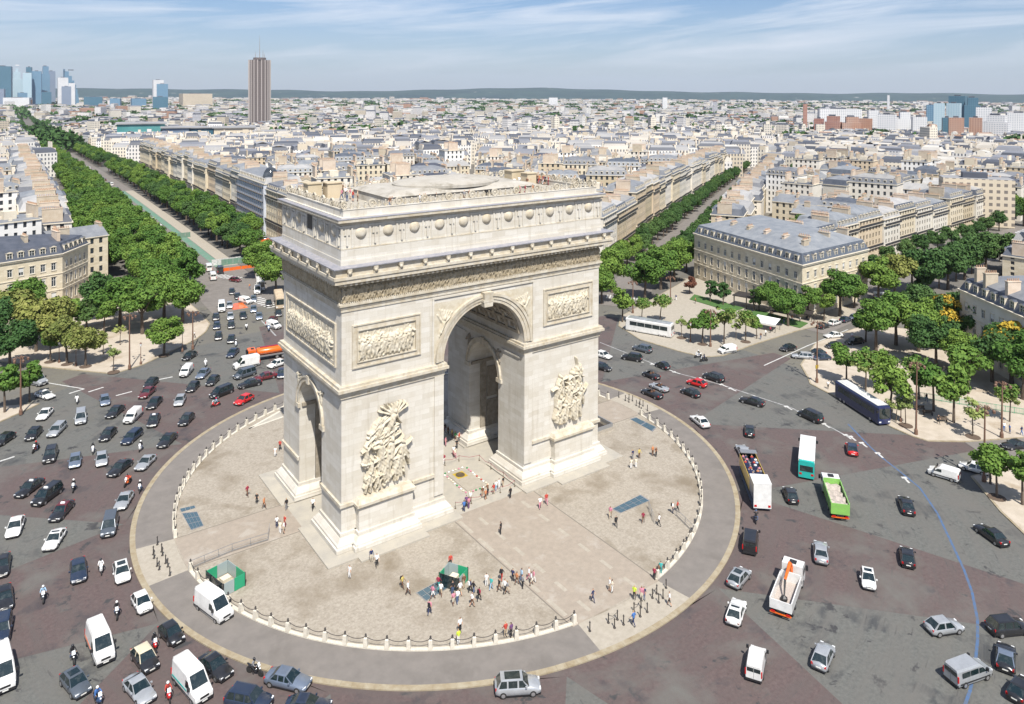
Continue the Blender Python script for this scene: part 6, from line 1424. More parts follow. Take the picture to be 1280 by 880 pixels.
def carbody(key, L_, W_, H_, prof, gh, side_split=(.5,), boot=True, glass_rear=True):
    """prof: [(x, z)] of the bonnet/boot line from nose to tail; gh: (windscreen foot, roof front, roof rear, rear foot) x; returns part meshes"""
    b = MB(); n = 9; st = []; hw = W_/2; x0, x1 = L_/2, -L_/2
    xs = sorted(set([x0, x0-.12, x0-.4, x0-1.0, 1.2, .5, 0, -.6, -1.2, x1+1.0, x1+.4, x1+.12, x1]), reverse=True)
    px_, pz = [p[0] for p in prof][::-1], [p[1] for p in prof][::-1]
    for x in xs:
        e_ = min(x0-x, x-x1); tap = 1-.16*max(0, 1-e_/.55)**2; w = hw*tap; zt = float(np.interp(x, px_, pz)); zb = .22+.12*max(0, 1-e_/.25)
        st.append([(x, -w*.88, zb), (x, -w*.985, zb+.12), (x, -w, zb+.38), (x, -w*.97, zt-.16), (x, -w*.86, zt-.02), (x, 0, zt+.03), (x, w*.86, zt-.02), (x, w*.97, zt-.16), (x, w, zb+.38), (x, w*.985, zb+.12), (x, w*.88, zb)])
    m = len(st[0]); vs = [p for s_ in st for p in s_]; fs = []
    for i in range(len(st)-1):
        for k in range(m): fs.append((i*m+k, i*m+(k+1) % m, (i+1)*m+(k+1) % m, (i+1)*m+k))
    fs.append(tuple(range(m-1, -1, -1))); fs.append(tuple(range((len(st)-1)*m, len(st)*m))); b.mesh(vs, fs); S = Spec(); S.body = b.data('body', 'paint_black', True)
    a, c, d, e = gh; zb = float(np.interp(a, px_, pz))-.06; zr = H_; zbe = float(np.interp(e, px_, pz))-.06; wb, wt = hw*.93, hw*.74; ga = MB()
    q = [(a, -wb, zb), (a, wb, zb), (c, -wt, zr-.05), (c, wt, zr-.05), (d, -wt, zr-.05), (d, wt, zr-.05), (e, -wb, zbe), (e, wb, zbe)]
    ga.mesh(q, [(0,2,3,1), (4,6,7,5), (0,6,4,2), (1,3,5,7)])
    ga.mesh([(c+.06, -wt-.02, zr-.05), (c+.06, wt+.02, zr-.05), (d-.06, wt+.02, zr-.05), (d-.06, -wt-.02, zr-.05), (c-.15, -wt*.8, zr), (c-.15, wt*.8, zr), (d+.15, wt*.8, zr), (d+.15, -wt*.8, zr)], [(0,1,5,4),(1,2,6,5),(2,3,7,6),(3,0,4,7),(4,5,6,7)])
    S.roof = ga.data('roof_shell', 'paint_black')
    def inset(pts, f=.90, off=.012, name='window'):
        c_ = sum((Vector(p) for p in pts), Vector())/len(pts); nn = (Vector(pts[1])-Vector(pts[0])).cross(Vector(pts[-1])-Vector(pts[0])).normalized()
        if nn.dot(c_-Vector((0, 0, zb))) < 0: nn = -nn
        b_ = MB(); b_.face([tuple(c_+(Vector(p)-c_)*f+nn*off) for p in pts]); return b_.data(name, 'car_glass')
    S.wins = [('windscreen', inset([q[0], q[1], q[3], q[2]], .93)), ('rear_window', inset([q[6], q[7], q[5], q[4]], .88))]
    for s_ in (-1, 1):
        y = lambda t: s_*(wb+(wt-wb)*t)
        def sidepane(xa0, xb0, xa1, xb1): return inset([(xa0, y(0), zb+(zbe-zb)*.5), (xb0, y(0), zb+(zbe-zb)*.5), (xb1, y(.92), zr-.06), (xa1, y(.92), zr-.06)], .92, .014)
        xm = a+(e-a)*side_split[0]; S.wins.append(('side_window', sidepane(a-.15, xm+.05, c+.02, xm+.05)))
        if len(side_split) > 1: xm2 = a+(e-a)*side_split[1]; S.wins.append(('side_window', sidepane(xm-.05, xm2+.04, xm-.05, xm2+.04))); xm = xm2
        S.wins.append(('side_window', sidepane(xm-.05, e+.2, xm-.05, d-.02)))
    zf = float(np.interp(x0-.2, px_, pz)); zr_ = float(np.interp(x1+.15, px_, pz))
    def bx(name, m_, *bb):
        b_ = MB()
        for k in bb: b_.box(*k)
        return (name, b_.data(name, m_))
    S.extra = []
    for s_ in (-1, 1):
        ya, yb = sorted((s_*hw*.50, s_*hw*.84)); S.extra.append(bx('headlight', 'headlight', (x0-.34, x0-.02, ya, yb, zf-.22, zf-.05)))
        ya, yb = sorted((s_*hw*.62, s_*hw*.86)); S.extra.append(bx('taillight', 'taillight', (x1+.0, x1+.24, ya, yb, zr_-.30, zr_-.06)))
        ya, yb = sorted((s_*hw*.98, s_*(hw+.17))); S.extra.append(bx('mirror', 'paint_black', (a-.42, a-.25, ya, yb, zb+.05, zb+.19)))
    S.extra.append(bx('number_plate', 'plate', (x0, x0+.025, -.26, .26, .38, .49))); S.extra.append(bx('number_plate', 'plate', (x1-.025, x1, -.26, .26, zr_-.42, zr_-.31)))
    S.extra.append(bx('grille', 'trim_black', (x0-.05, x0+.02, -hw*.45, hw*.45, .52, zf-.16))); S.extra.append(bx('bumper', 'trim_black', (x0-.2, x0+.01, -hw*.8, hw*.8, .2, .34))); S.extra.append(bx('bumper', 'trim_black', (x1-.01, x1+.2, -hw*.8, hw*.8, .2, .34)))
    S.extra.append(bx('sill', 'trim_black', (-L_/2+.5, L_/2-.5, -hw*.93, hw*.93, .14, .24)))
    S.wx = (x0-.82, x1+.78); S.wy = hw-.09; S.L = L_; S.H = H_; S.W = W_; S.roofbox = (c, d, wt, zr); return S
CT = {
 'hatch': carbody('hatch', 4.1, 1.76, 1.47, [(2.05, .62), (1.75, .76), (1.0, .92), (-.4, .98), (-1.7, .98), (-2.05, .86)], (1.02, .28, -1.15, -1.92)),
 'small': carbody('small', 3.55, 1.66, 1.50, [(1.78, .62), (1.5, .80), (.9, .95), (-.4, 1.0), (-1.4, 1.0), (-1.78, .88)], (.98, .22, -.95, -1.66)),
 'sedan': carbody('sedan', 4.7, 1.82, 1.43, [(2.35, .62), (2.0, .76), (1.0, .90), (-.4, .95), (-1.5, .97), (-2.2, .93), (-2.35, .84)], (1.0, .12, -1.05, -1.75), (.36, .62)),
 'estate': carbody('estate', 4.7, 1.82, 1.50, [(2.35, .64), (2.0, .78), (1.1, .92), (-.4, .97), (-1.9, .98), (-2.35, .88)], (1.12, .35, -1.85, -2.26), (.33, .64)),
 'suv': carbody('suv', 4.6, 1.88, 1.68, [(2.3, .72), (1.95, .94), (1.1, 1.06), (-.4, 1.1), (-1.9, 1.1), (-2.3, 1.0)], (1.12, .42, -1.7, -2.2), (.34, .66)),
 'mpv': carbody('mpv', 4.75, 1.9, 1.84, [(2.38, .70), (2.1, .90), (1.45, 1.08), (-.4, 1.1), (-2.2, 1.1), (-2.38, .95)], (1.55, .75, -2.05, -2.32), (.36, .66)),
 'coupe': carbody('coupe', 4.4, 1.8, 1.36, [(2.2, .58), (1.85, .72), (.9, .86), (-.4, .90), (-1.6, .93), (-2.2, .82)], (.85, -.05, -.95, -1.85)),
}
def car(P, rz, kind, col, label, roof=None, extra=None, cat='car', name='car', group=None):
    S = CT[kind]; t = thing(name, label, cat, (P[0], P[1], .014 if abs(P[2]) < .01 else P[2]), rz, group)
    o = obj('body', S.body, t); slotmat(o, 0, col); o = obj('roof_shell', S.roof, t); slotmat(o, 0, roof or col)
    for n_, d in S.wins: obj(n_, d, t)
    for n_, d in S.extra:
        o = obj(n_, d, t)
        if n_ == 'mirror': slotmat(o, 0, col)
    for x in S.wx:
        for s_ in (-1, 1): add_wheel(t, x, s_*S.wy)
    c, d, wt, zr = S.roofbox
    if extra == 'taxi': b = MB(); b.tbox(-.12, .14, -.3, .3, zr, zr+.18, .03, .05); obj('roof_sign', b.data('roof_sign', 'headlight'), t, (c-.5, 0, 0))
    if extra == 'sunroof': b = MB(); b.box(d+.35, c-.2, -wt*.72, wt*.72, zr, zr+.012); b.build('sunroof', 'car_glass', t)
    if extra == 'rails':
        for s_ in (-1, 1): b = MB(); b.tube([(c-.1, s_*wt*.85, zr-.02), (c-.25, s_*wt*.85, zr+.07), (d+.25, s_*wt*.85, zr+.07), (d+.1, s_*wt*.85, zr-.02)], .025, 5); b.build('roof_rail', 'steel', t)
    return t
def vanmesh(L_, W_, H_, nose=1.0, hood=1.15, name='van'):
    """panel van: side outline extruded with rounded roof edges"""
    hw = W_/2; x0, x1 = L_/2, -L_/2; b = MB(); xs = [x0, x0-.12, x0-nose*.8, x0-nose*.95, x0-nose*1.95, x0-nose*2.1, x1+.25, x1]
    zs = [hood*.62, hood*.85, hood, hood+.04, H_-.06, H_, H_, H_-.08]; st = []
    for x, z in zip(xs, zs):
        e_ = min(x0-x, x-x1); w = hw*(1-.14*max(0, 1-e_/.6)**2); wt = w*(.97 if z < H_*.7 else .88); zb = .26
        st.append([(x, -w*.93, zb), (x, -w, zb+.3), (x, -w, min(z-.12, hood*.8)), (x, -w+(w-wt)*.8, max(z-.22, min(z-.1, hood))), (x, -wt*.9, z), (x, wt*.9, z), (x, w-(w-wt)*.8, max(z-.22, min(z-.1, hood))), (x, w, min(z-.12, hood*.8)), (x, w, zb+.3), (x, w*.93, zb)])
    m = len(st[0]); vs = [p for s_ in st for p in s_]; fs = [(i*m+k, i*m+(k+1) % m, (i+1)*m+(k+1) % m, (i+1)*m+k) for i in range(len(st)-1) for k in range(m)]
    fs += [tuple(range(m-1, -1, -1)), tuple(range((len(st)-1)*m, len(st)*m))]; b.mesh(vs, fs); S = Spec(); S.body = b.data('body', 'paint_white'); S.parts = []
    xa, xb = x0-nose*.98, x0-nose*1.93; za, zb2 = hood+.07, H_-.12; o_ = .03
    b = MB(); b.face([(xa+o_, -hw*.80, za), (xa+o_, hw*.80, za), (xb+o_, hw*.72, zb2), (xb+o_, -hw*.72, zb2)]); S.parts.append(('windscreen', b.data('windscreen', 'car_glass')))
    for s_ in (-1, 1):
        y = s_*(hw+.012); yt = s_*(hw*.93+.02); b = MB(); zl = hood-.02; zh = min(H_-.35, hood+.62)
        b.face([(xa-.15, y, zl), (xa-1.15, y, zl), (xa-1.15, yt, zh), (xa-.62, yt, zh)]); S.parts.append(('side_window', b.data('side_window', 'car_glass')))
        def bx(nm, m_, *bb):
            b_ = MB()
            for k in bb: b_.box(*k)
            S.parts.append((nm, b_.data(nm, m_)))
        ya, yb = sorted((s_*hw*.52, s_*hw*.86)); bx('headlight', 'headlight', (x0-.28, x0-.01, ya, yb, hood*.62, hood*.8)); ya, yb = sorted((s_*hw*.82, s_*hw*.95)); bx('taillight', 'taillight', (x1-.02, x1+.1, ya, yb, .75, 1.35))
        ya, yb = sorted((s_*hw, s_*(hw+.25))); bx('mirror', 'trim_black', (xa-.25, xa-.1, ya, yb, hood+.05, hood+.38)); ya, yb = sorted((s_*hw*.99, s_*(hw+.02))); bx('rubbing_strip', 'trim_black', (x1+.3, x0-.5, ya, yb, .5, .62))
        b = MB(); yy = s_*hw*.03; ya, yb = sorted((s_*.03, s_*hw*.74)); b.box(x1-.012, x1, ya, yb, H_*.62, H_*.84); S.parts.append(('rear_window', b.data('rear_window', 'car_glass')))
    bx('bumper', 'trim_black', (x0-.12, x0+.04, -hw*.85, hw*.85, .26, .5)); bx('bumper', 'trim_black', (x1-.05, x1+.1, -hw*.9, hw*.9, .26, .45)); bx('door_seam', 'trim_black', (x1-.006, x1, -.012, .012, .5, H_-.2)); bx('grille', 'trim_black', (x0-.06, x0+.015, -hw*.45, hw*.45, hood*.52, hood*.68)); bx('number_plate', 'plate', (x0+.04, x0+.06, -.26, .26, .36, .48)); bx('underbody', 'trim_black', (x1+.2, x0-.2, -hw*.85, hw*.85, .16, .27))
    S.wx = (x0-.85, x1+.95); S.wy = hw-.1; return S
VT = {'panel': vanmesh(5.4, 2.0, 2.45, .95, 1.25), 'small': vanmesh(4.35, 1.8, 1.85, .85, 1.1), 'mini': vanmesh(4.9, 1.92, 1.95, .9, 1.15)}
def van(P, rz, kind, col, label, windows=False, stripe=None, name='van', cat='van', group=None, glassband=False):
    S = VT[kind]; t = thing(name, label, cat, (P[0], P[1], .014 if abs(P[2]) < .01 else P[2]), rz, group); o = obj('body', S.body, t); slotmat(o, 0, col)
    for n_, d in S.parts: obj(n_, d, t)
    for x in S.wx:
        for s_ in (-1, 1): add_wheel(t, x, s_*S.wy)
    bb = {'panel': (5.4, 2.0, 2.45, 1.25), 'small': (4.35, 1.8, 1.85, 1.1), 'mini': (4.9, 1.92, 1.95, 1.15)}[kind]
    if glassband:
        for s_ in (-1, 1):
            for x in (-1.9, -.75): b = MB(); b.face([(x, s_*(bb[1]/2+.013), bb[3]), (x+1.05, s_*(bb[1]/2+.013), bb[3]), (x+1.05, s_*(bb[1]/2*.93+.03), bb[3]+.5), (x, s_*(bb[1]/2*.93+.03), bb[3]+.5)]); b.build('side_window', 'car_glass', t)
    if stripe:
        for s_ in (-1, 1):
            b = MB(); ya, yb = sorted((s_*(bb[1]/2-.01), s_*(bb[1]/2+.016))); b.box(-bb[0]/2+.4, .9, ya, yb, .85, 1.0); b.build('stripe', stripe, t)
    return t
# ---- where they are: centre on the ground, direction they point in the picture
def place(px, py, dx, dy, k=.12):
    P = gp(px, py); Q = gp(px+dx*k, py+dy*k); return P, math.atan2(Q.y-P.y, Q.x-P.x)
def C_(px, py, dx, dy, kind, col, label, **kw): P, a = place(px, py, dx, dy); return car(P, a, kind, 'paint_'+col, label, **kw)
def V_(px, py, dx, dy, kind, col, label, **kw): P, a = place(px, py, dx, dy); return van(P, a, kind, 'paint_'+col, label, **kw)
CARS = [
 (56, 521, -50, 55, 'coupe', 'white', 'white low coupe just off the left pavement kerb'),
 (101, 526, -4, 60, 'mpv', 'silver', 'silver people carrier third from the left kerb, facing the viewer'),
 (144, 518, -58, 50, 'sedan', 'black', 'black saloon between the silver-blue car and the white delivery van'),
 (131, 504, 10, 60, 'hatch', 'bluegrey', 'silver-blue hatchback just below the left square corner'),
 (193, 507, -45, 50, 'sedan', 'black', 'black saloon above the taxi, left of the silver saloon'),
 (192, 529, -25, 60, 'sedan', 'black', 'black taxi with a lit roof sign right of the white delivery van', 'taxi'),
 (42, 546, -45, 50, 'hatch', 'black', 'black hatchback below the white coupe at left'),
 (71, 541, -50, 50, 'estate', 'silver', 'silver estate car beside the black hatchback at left'),
 (5, 553, -60, 40, 'hatch', 'black', 'black hatchback cut by the left edge beside the black and silver pair'),
 (63, 573, -20, 60, 'suv', 'black', 'black off-roader behind the dark red motorcycle'),
 (94, 580, -8, 60, 'hatch', 'bluegrey', 'pale blue hatchback between the black off-roader and the white scooter'),
 (135, 547, -50, 52, 'hatch', 'black', 'black hatchback left of the dark blue estate'),
 (165, 550, -58, 50, 'estate', 'navy', 'dark blue estate right of a black hatchback, above the white scooter'),
 (127, 578, 0, 60, 'hatch', 'silver', 'pale silver hatchback right of the pale blue one'),
 (150, 589, -62, 50, 'sedan', 'black', 'black saloon beside the long silver saloon near the kerb'),
 (182, 582, -52, 52, 'coupe', 'silver', 'long silver saloon right of a black one, above the orange motorcycle'),
 (37, 614, -62, 46, 'sedan', 'black', 'black taxi with a coloured logo on its bonnet near the left edge', 'taxi'),
 (59, 624, -62, 46, 'mpv', 'black', 'black people carrier with a roof sign beside the taxi', 'taxi'),
 (155, 630, -36, 60, 'coupe', 'silver', 'silver saloon hugging the terrace kerb left of the opening'),
 (77, 643, -46, 54, 'sedan', 'black', 'black taxi with glossy roof above the white coupe', 'taxi'),
 (19, 663, -22, 60, 'sedan', 'white', 'white saloon near the left edge above the red paving'),
 (68, 679, -36, 56, 'coupe', 'white', 'white coupe with black glass roof on the grey wedge at left', 'sunroof'),
 (137, 662, -14, 60, 'mpv', 'grey', 'dark grey people carrier with silver bonnet near the terrace opening'),
 (98, 718, 3, 60, 'sedan', 'navy', 'navy saloon heading to the viewer on the red paving at left'),
 (152, 720, 12, 58, 'hatch', 'white', 'white hatchback with black sunroof beside the terrace opening', 'sunroof'),
 (2, 712, -10, 60, 'sedan', 'black', 'black saloon cut by the left edge, the upper one of three'),
 (5, 753, 4, 60, 'sedan', 'black', 'black saloon cut by the left edge, the middle one of three'),
 (2, 793, -12, 60, 'suv', 'navy', 'dark off-roader cut by the left edge, the lowest one of three'),
 (177, 759, 28, 48, 'small', 'white', 'small rounded white car left of the white van on the terrace'),
 (94, 860, 38, 46, 'hatch', 'grey', 'dark grey hatchback with black roof at the bottom left', 'sunroof'),
 (181, 829, 34, 46, 'hatch', 'black', 'black small car with a cream roof beside the red scooter'),
 (174, 868, 42, 50, 'coupe', 'silver', 'silver coupe cut by the bottom edge beside the big white van'),
 (214, 798, 42, 42, 'small', 'black', 'small black car right beside the red scooter near the kerb'),
 (269, 839, 52, 42, 'coupe', 'black', 'black saloon between the big white van and the motorcycle'),
 (360, 856, 60, 14, 'sedan', 'bluegrey', 'blue-grey saloon at the bottom kerb left of the centre'),
 (311, 882, 60, 12, 'suv', 'navy', 'dark blue car cut by the bottom edge left of centre'),
 (385, 889, 60, 4, 'coupe', 'navy', 'dark car barely showing at the bottom edge below the blue-grey saloon'),
 (237, 448, -50, 32, 'hatch', 'black', 'black hatchback alone below the round tree of the left square'),
 (291, 444, -40, 40, 'sedan', 'navy', 'dark blue saloon behind a scooter, left of the orange truck'),
 (254, 470, -48, 46, 'sedan', 'bluegrey', 'slate-blue saloon behind a white scooter on the left road'),
 (266, 479, -50, 48, 'hatch', 'black', 'black hatchback right of the slate-blue saloon'),
 (241, 487, -48, 50, 'hatch', 'black', 'black hatchback below the slate-blue saloon'),
 (189, 482, -46, 40, 'hatch', 'black', 'black hatchback touching a dark one with red lights'),
 (184, 494, -52, 46, 'sedan', 'maroon', 'dark maroon saloon tucked in front of a black hatchback'),
 (225, 504, -30, 58, 'hatch', 'silver', 'silver hatchback in the middle of the red paving at left'),
 (277, 494, -64, 26, 'mpv', 'black', 'black people carrier behind the red motor scooter'),
 (305, 503, -66, 34, 'hatch', 'red', 'bright red hatchback by the terrace kerb left of the arch'),
 (233, 528, -52, 54, 'hatch', 'black', 'black hatchback by the kerb below the silver hatchback'),
 (306, 471, -66, 22, 'mpv', 'grey', 'dark grey estate just below the white van'),
 (331, 474, -64, 14, 'sedan', 'maroon', 'dark maroon saloon behind the dark estate, left of the arch'),
 (312, 483, -68, 16, 'sedan', 'black', 'black saloon above the red hatchback'),
 (346, 458, -60, 20, 'hatch', 'white', 'white hatchback partly hidden by the arch, below the orange truck'),
 (352, 470, -10, 50, 'hatch', 'navy', 'dark blue car half hidden by the arch edge'),
 (209, 554, -52, 52, 'sedan', 'black', 'black saloon nearest the kerb among the left traffic, beside a white scooter'),
 (270, 399, 2, 60, 'hatch', 'black', 'black car at the head of the left lane in the avenue mouth, last of three'),
 (271, 410, -2, 60, 'hatch', 'navy', 'dark blue car in the left lane of the avenue mouth, middle of three'),
 (273, 423, -6, 60, 'hatch', 'black', 'black car in the left lane of the avenue mouth, first of three'),
 (288, 398, 2, 60, 'hatch', 'silver', 'silver-white car in the second lane of the avenue mouth'),
 (289, 409, 2, 60, 'hatch', 'black', 'black car in the second lane, behind a scooter'),
 (289, 427, -14, 56, 'hatch', 'black', 'black car with light bumper left of the scooters'),
 (287, 384, 2, 60, 'hatch', 'silver', 'pale car in the second lane beside the red road patch'),
 (290, 367, 12, 60, 'hatch', 'black', 'black car heading out of the avenue, upper one'),
 (297, 373, 20, 56, 'hatch', 'black', 'black and white car close behind the upper black one'),
 (304, 397, 14, 58, 'sedan', 'black', 'black saloon in the middle of the avenue mouth'),
 (317, 376, -4, 60, 'hatch', 'bluegrey', 'grey-blue car in front of the white box van'),
 (317, 389, -2, 60, 'hatch', 'bluegrey', 'pale blue-grey car, second in front of the white box van'),
 (324, 398, 2, 58, 'hatch', 'bluegrey', 'grey-blue car right of the pale blue-grey one'),
 (336, 382, 12, 56, 'hatch', 'black', 'black car on the right road of the avenue mouth'),
 (341, 402, 30, -30, 'hatch', 'maroon', 'dark car with red lights by the arch corner'),
 (348, 394, 10, 50, 'hatch', 'black', 'black car peeping out from behind the arch corner'),
 (294, 352, 40, 6, 'hatch', 'maroon', 'dark red car crossing at the zebra'),
 (236, 324, -20, -30, 'hatch', 'black', 'black car queueing along the green lane'), (229, 329, -20, -30, 'hatch', 'purple' if 0 else 'navy', 'dark violet-blue car queueing along the green lane'), (244, 330, 20, 34, 'hatch', 'white', 'white car nearest the barriers along the green lane'),
 (222, 316, -20, -30, 'hatch', 'maroon', 'dark red car in the queue along the green lane'), (216, 309, -20, -30, 'hatch', 'white', 'white car in the queue along the green lane'), (207, 300, -20, -30, 'hatch', 'silver', 'silver car, farthest in the queue along the green lane'),
 (191, 276, 10, 16, 'hatch', 'white', 'white car beside the green works fence'), (168, 281, 20, 20, 'hatch', 'silver', 'silver car left of the works site'), (186, 243, 10, 14, 'hatch', 'white', 'white car far up the avenue'),
 (754, 447, 40, 12, 'hatch', 'white', 'white hatchback half hidden by the right side of the arch'),
 (753, 462, 50, 14, 'hatch', 'black', 'black hatchback emerging from behind the right side of the arch'),
 (803, 439, -60, -16, 'suv', 'grey', 'silver-grey off-roader in front of the white coach'),
 (790, 450, -60, -10, 'suv', 'black', 'black off-roader just below the silver-grey one'),
 (828, 460, -50, -22, 'small', 'black', 'small black car right of the two off-roaders'),
 (814, 472, -50, -22, 'hatch', 'black', 'black hatchback above the silver convertible'),
 (824, 487, -55, -24, 'coupe', 'silver', 'silver convertible with an open dark cabin'),
 (815, 495, -55, -24, 'sedan', 'black', 'black saloon by the kerb below the convertible'),
 (871, 482, -60, -18, 'hatch', 'red', 'bright red hatchback right of the arch'),
 (892, 475, -56, -20, 'suv', 'black', 'black off-roader behind the red hatchback'),
 (863, 494, -58, -24, 'hatch', 'black', 'black hatchback below the red one'),
 (940, 505, -60, -16, 'sedan', 'black', 'black saloon alone on the grey wedge right of the arch'),
 (875, 530, -44, -36, 'sedan', 'white', 'white saloon close to the terrace kerb right of the arch'),
 (1013, 524, -56, -26, 'mpv', 'black', 'black people carrier on the dashed line left of the blue coach'),
 (937, 542, -2, -60, 'hatch', 'black', 'black hatchback seen from behind, above the open-top bus'),
 (1065, 565, -12, -60, 'hatch', 'red', 'red and white car with dark blue roof right of the teal bus'),
 (988, 623, -24, -56, 'hatch', 'black', 'black hatchback between open-top bus and green truck'),
 (929, 568, -26, -50, 'coupe', 'silver', 'silver car right in front of the open-top bus'),
 (1133, 636, -20, -56, 'sedan', 'black', 'black saloon left of the blue line on the right'),
 (1217, 589, -50, -14, 'hatch', 'white', 'white hatchback with dark windows entering from the right avenue'),
 (1268, 560, -60, 6, 'coupe', 'black', 'black car cut by the right edge on the right avenue'),
 (1239, 673, -50, -36, 'sedan', 'black', 'long black saloon right of the blue line'),
 (985, 438, -46, 8, 'hatch', 'black', 'black hatchback leading the cars on the cross avenue'),
 (1003, 448, -50, -4, 'estate', 'silver', 'silver estate below the leading black hatchback on the cross avenue'),
 (1021, 444, -50, 2, 'hatch', 'black', 'black hatchback between the lamp mast and the silver estate'),
 (1027, 450, -50, 2, 'hatch', 'navy', 'dark blue car just right of the brown lamp mast'),
 (1042, 435, -50, 6, 'hatch', 'black', 'black car above the dark blue one on the cross avenue'),
 (1042, 422, -50, 4, 'sedan', 'white', 'white saloon alone in the middle of the cross avenue'),
 (1043, 406, 40, -12, 'hatch', 'white', 'white car parked in the row before the long mansion'),
 (1029, 410, 40, -12, 'hatch', 'black', 'black car parked left of the white parked one'),
 (1057, 402, 40, -14, 'hatch', 'navy', 'dark blue car parked right of the white parked one'),
 (1069, 399, 40, -14, 'hatch', 'bluegrey', 'grey-blue car parked in the row, third right of the white one'),
 (1083, 395, 40, -14, 'suv', 'black', 'black car parked next to the pink-red sports car'),
 (1099, 391, 44, -12, 'coupe', 'pink', 'pink-red low sports car parked on the cross avenue'),
 (1100, 400, 44, -10, 'hatch', 'silver', 'silver car half hidden by the tree below the sports car'),
 (1132, 380, 44, -6, 'sedan', 'black', 'black saloon waiting above the far crossing'), (1150, 385, 40, -8, 'hatch', 'black', 'black car right of the far crossing'), (1158, 372, 40, -6, 'hatch', 'navy', 'dark car in the shade at the far end of the cross avenue'),
 (1068, 430, -46, 6, 'suv', 'black', 'black off-roader under the trees at the cross avenue corner'),
 (1026, 695, -4, -58, 'sedan', 'silver', 'silver saloon above and right of the tipper truck'),
 (924, 727, 34, -40, 'hatch', 'silver', 'silver hatchback with black glass roof near the terrace kerb', 'sunroof'),
 (920, 770, 18, -56, 'coupe', 'white', 'white coupe with dark roof panel left of the tipper truck', 'sunroof'),
 (1085, 729, 8, 52, 'small', 'white', 'tiny white car with black roof panel on the right paving', 'sunroof'),
 (1134, 701, -8, -56, 'hatch', 'black', 'black hatchback with red rear lights at the edge of the red wedge'),
 (1029, 826, 22, -54, 'hatch', 'silver', 'silver-blue hatchback below the tipper truck'),
 (1180, 789, 52, -8, 'hatch', 'silver', 'silver hatchback with red tail lamps left of the blue line'),
 (1260, 790, 56, -6, 'suv', 'black', 'black off-roader right of the blue line near the right edge'),
 (1257, 827, 2, -56, 'coupe', 'black', 'black car with shiny blue-grey roof just below the black off-roader'),
 (1277, 868, 30, -40, 'hatch', 'black', 'black car cut by the bottom right corner'),
 (647, 864, 60, -4, 'suv', 'silver', 'silver-white off-roader with dark sunroof at the bottom centre', 'sunroof'),
]
for c in CARS:
    kw = {}
    if len(c) > 7: kw['extra'] = c[7]
    if 'cream roof' in c[6]: kw['roof'] = 'paint_cream'
    if 'dark blue roof' in c[6]: kw['roof'] = 'paint_navy'
    if 'shiny blue-grey roof' in c[6]: kw['roof'] = 'paint_bluegrey'
    if 'glossy roof' in c[6]: kw['roof'] = 'paint_maroon'
    t = C_(*c[:7], group='cars going round the place', **kw)
    if 'convertible' in c[6]:
        for ch in list(t.children):
            if ch.name.startswith(('roof_shell', 'rear_window', 'side_window')): bpy.data.objects.remove(ch)
        b = MB(); b.box(-1.3, .6, -.72, .72, .86, .93); b.build('open_cabin', 'trim_black', t)
        for s_ in (-.36, .36): b = MB(); b.tbox(-.35, -.1, s_-.24, s_+.24, .8, 1.2, .03, .05); b.build('seat', 'cloth_brown', t)
VANS = [
 (166, 525, -50, 46, 'small', 'white', 'small white delivery van left of the black taxi', {}),
 (233, 468, -46, 50, 'small', 'white', 'small white van on the left road beside the slate-blue saloon', {}),
 (308, 459, -66, 14, 'panel', 'white', 'white panel van in front of the orange truck', {}),
 (3, 848, 10, 56, 'panel', 'white', 'white van cut by the left edge near the bottom', {}),
 (125, 814, 24, 58, 'panel', 'white', 'big white van with orange logo patch at the bottom left', {'stripe': 'paint_orange'}),
 (240, 862, 42, 48, 'panel', 'white', 'big white van with a teal stripe cut by the bottom edge', {'stripe': 'paint_teal'}),
 (267, 766, 46, 34, 'panel', 'white', 'white crew van parked up on the terrace beside the stone posts', {'glassband': False}),
 (277, 388, 2, 58, 'panel', 'white', 'white van in the left lane of the avenue mouth', {}),
 (307, 379, 40, 10, 'small', 'white', 'small white van beside the orange patch in the avenue mouth', {}),
 (342, 410, 34, 10, 'small', 'white', 'white van near the arch corner beside a scooter', {}),
 (322, 366, -8, 56, 'panel', 'white', 'white box van in front of the white-green coach', {}),
 (275, 341, -16, -40, 'panel', 'black', 'black van beside the zebra crossing', {}), (266, 349, -20, -50, 'panel', 'white', 'white van stopped at the avenue mouth, rear toward us', {}),
 (261, 338, -20, -46, 'panel', 'white', 'white high van behind the other white van at the avenue mouth', {}),
 (44, 480, 52, 12, 'panel', 'silver', 'pale van parked behind the small trees at the left edge', {}),
 (909, 441, -50, 8, 'small', 'white', 'small white van at the corner of the middle square', {}),
 (945, 836, 10, -58, 'small', 'white', 'white van with plain roof at the bottom right of centre', {}),
 (938, 682, 6, -58, 'mini', 'black', 'black van with red rear lights below the open-top bus', {'glassband': True}),
 (1180, 597, -46, -14, 'small', 'white', 'plain white van on the blue-line side of the right road', {}),
 (1210, 848, 50, -18, 'mini', 'silver', 'silver van straddling the blue line at the bottom right', {'glassband': True}),
 (1103, 374, 46, 4, 'mini', 'white', 'pale van parked at the far end of the cross avenue', {'glassband': True}),
 (300, 302, 10, 10, 'panel', 'white', 'white van on the side road by the corner house', {}),
]
for px, py, dx, dy, k, col, lb, kw in VANS: V_(px, py, dx, dy, k, col, lb, group='vans going round the place', **kw)
P, a = place(56, 497, 40, 12); car(P, a, 'coupe', 'paint_white', 'white saloon in front of the pale van at the left edge', group='cars going round the place')
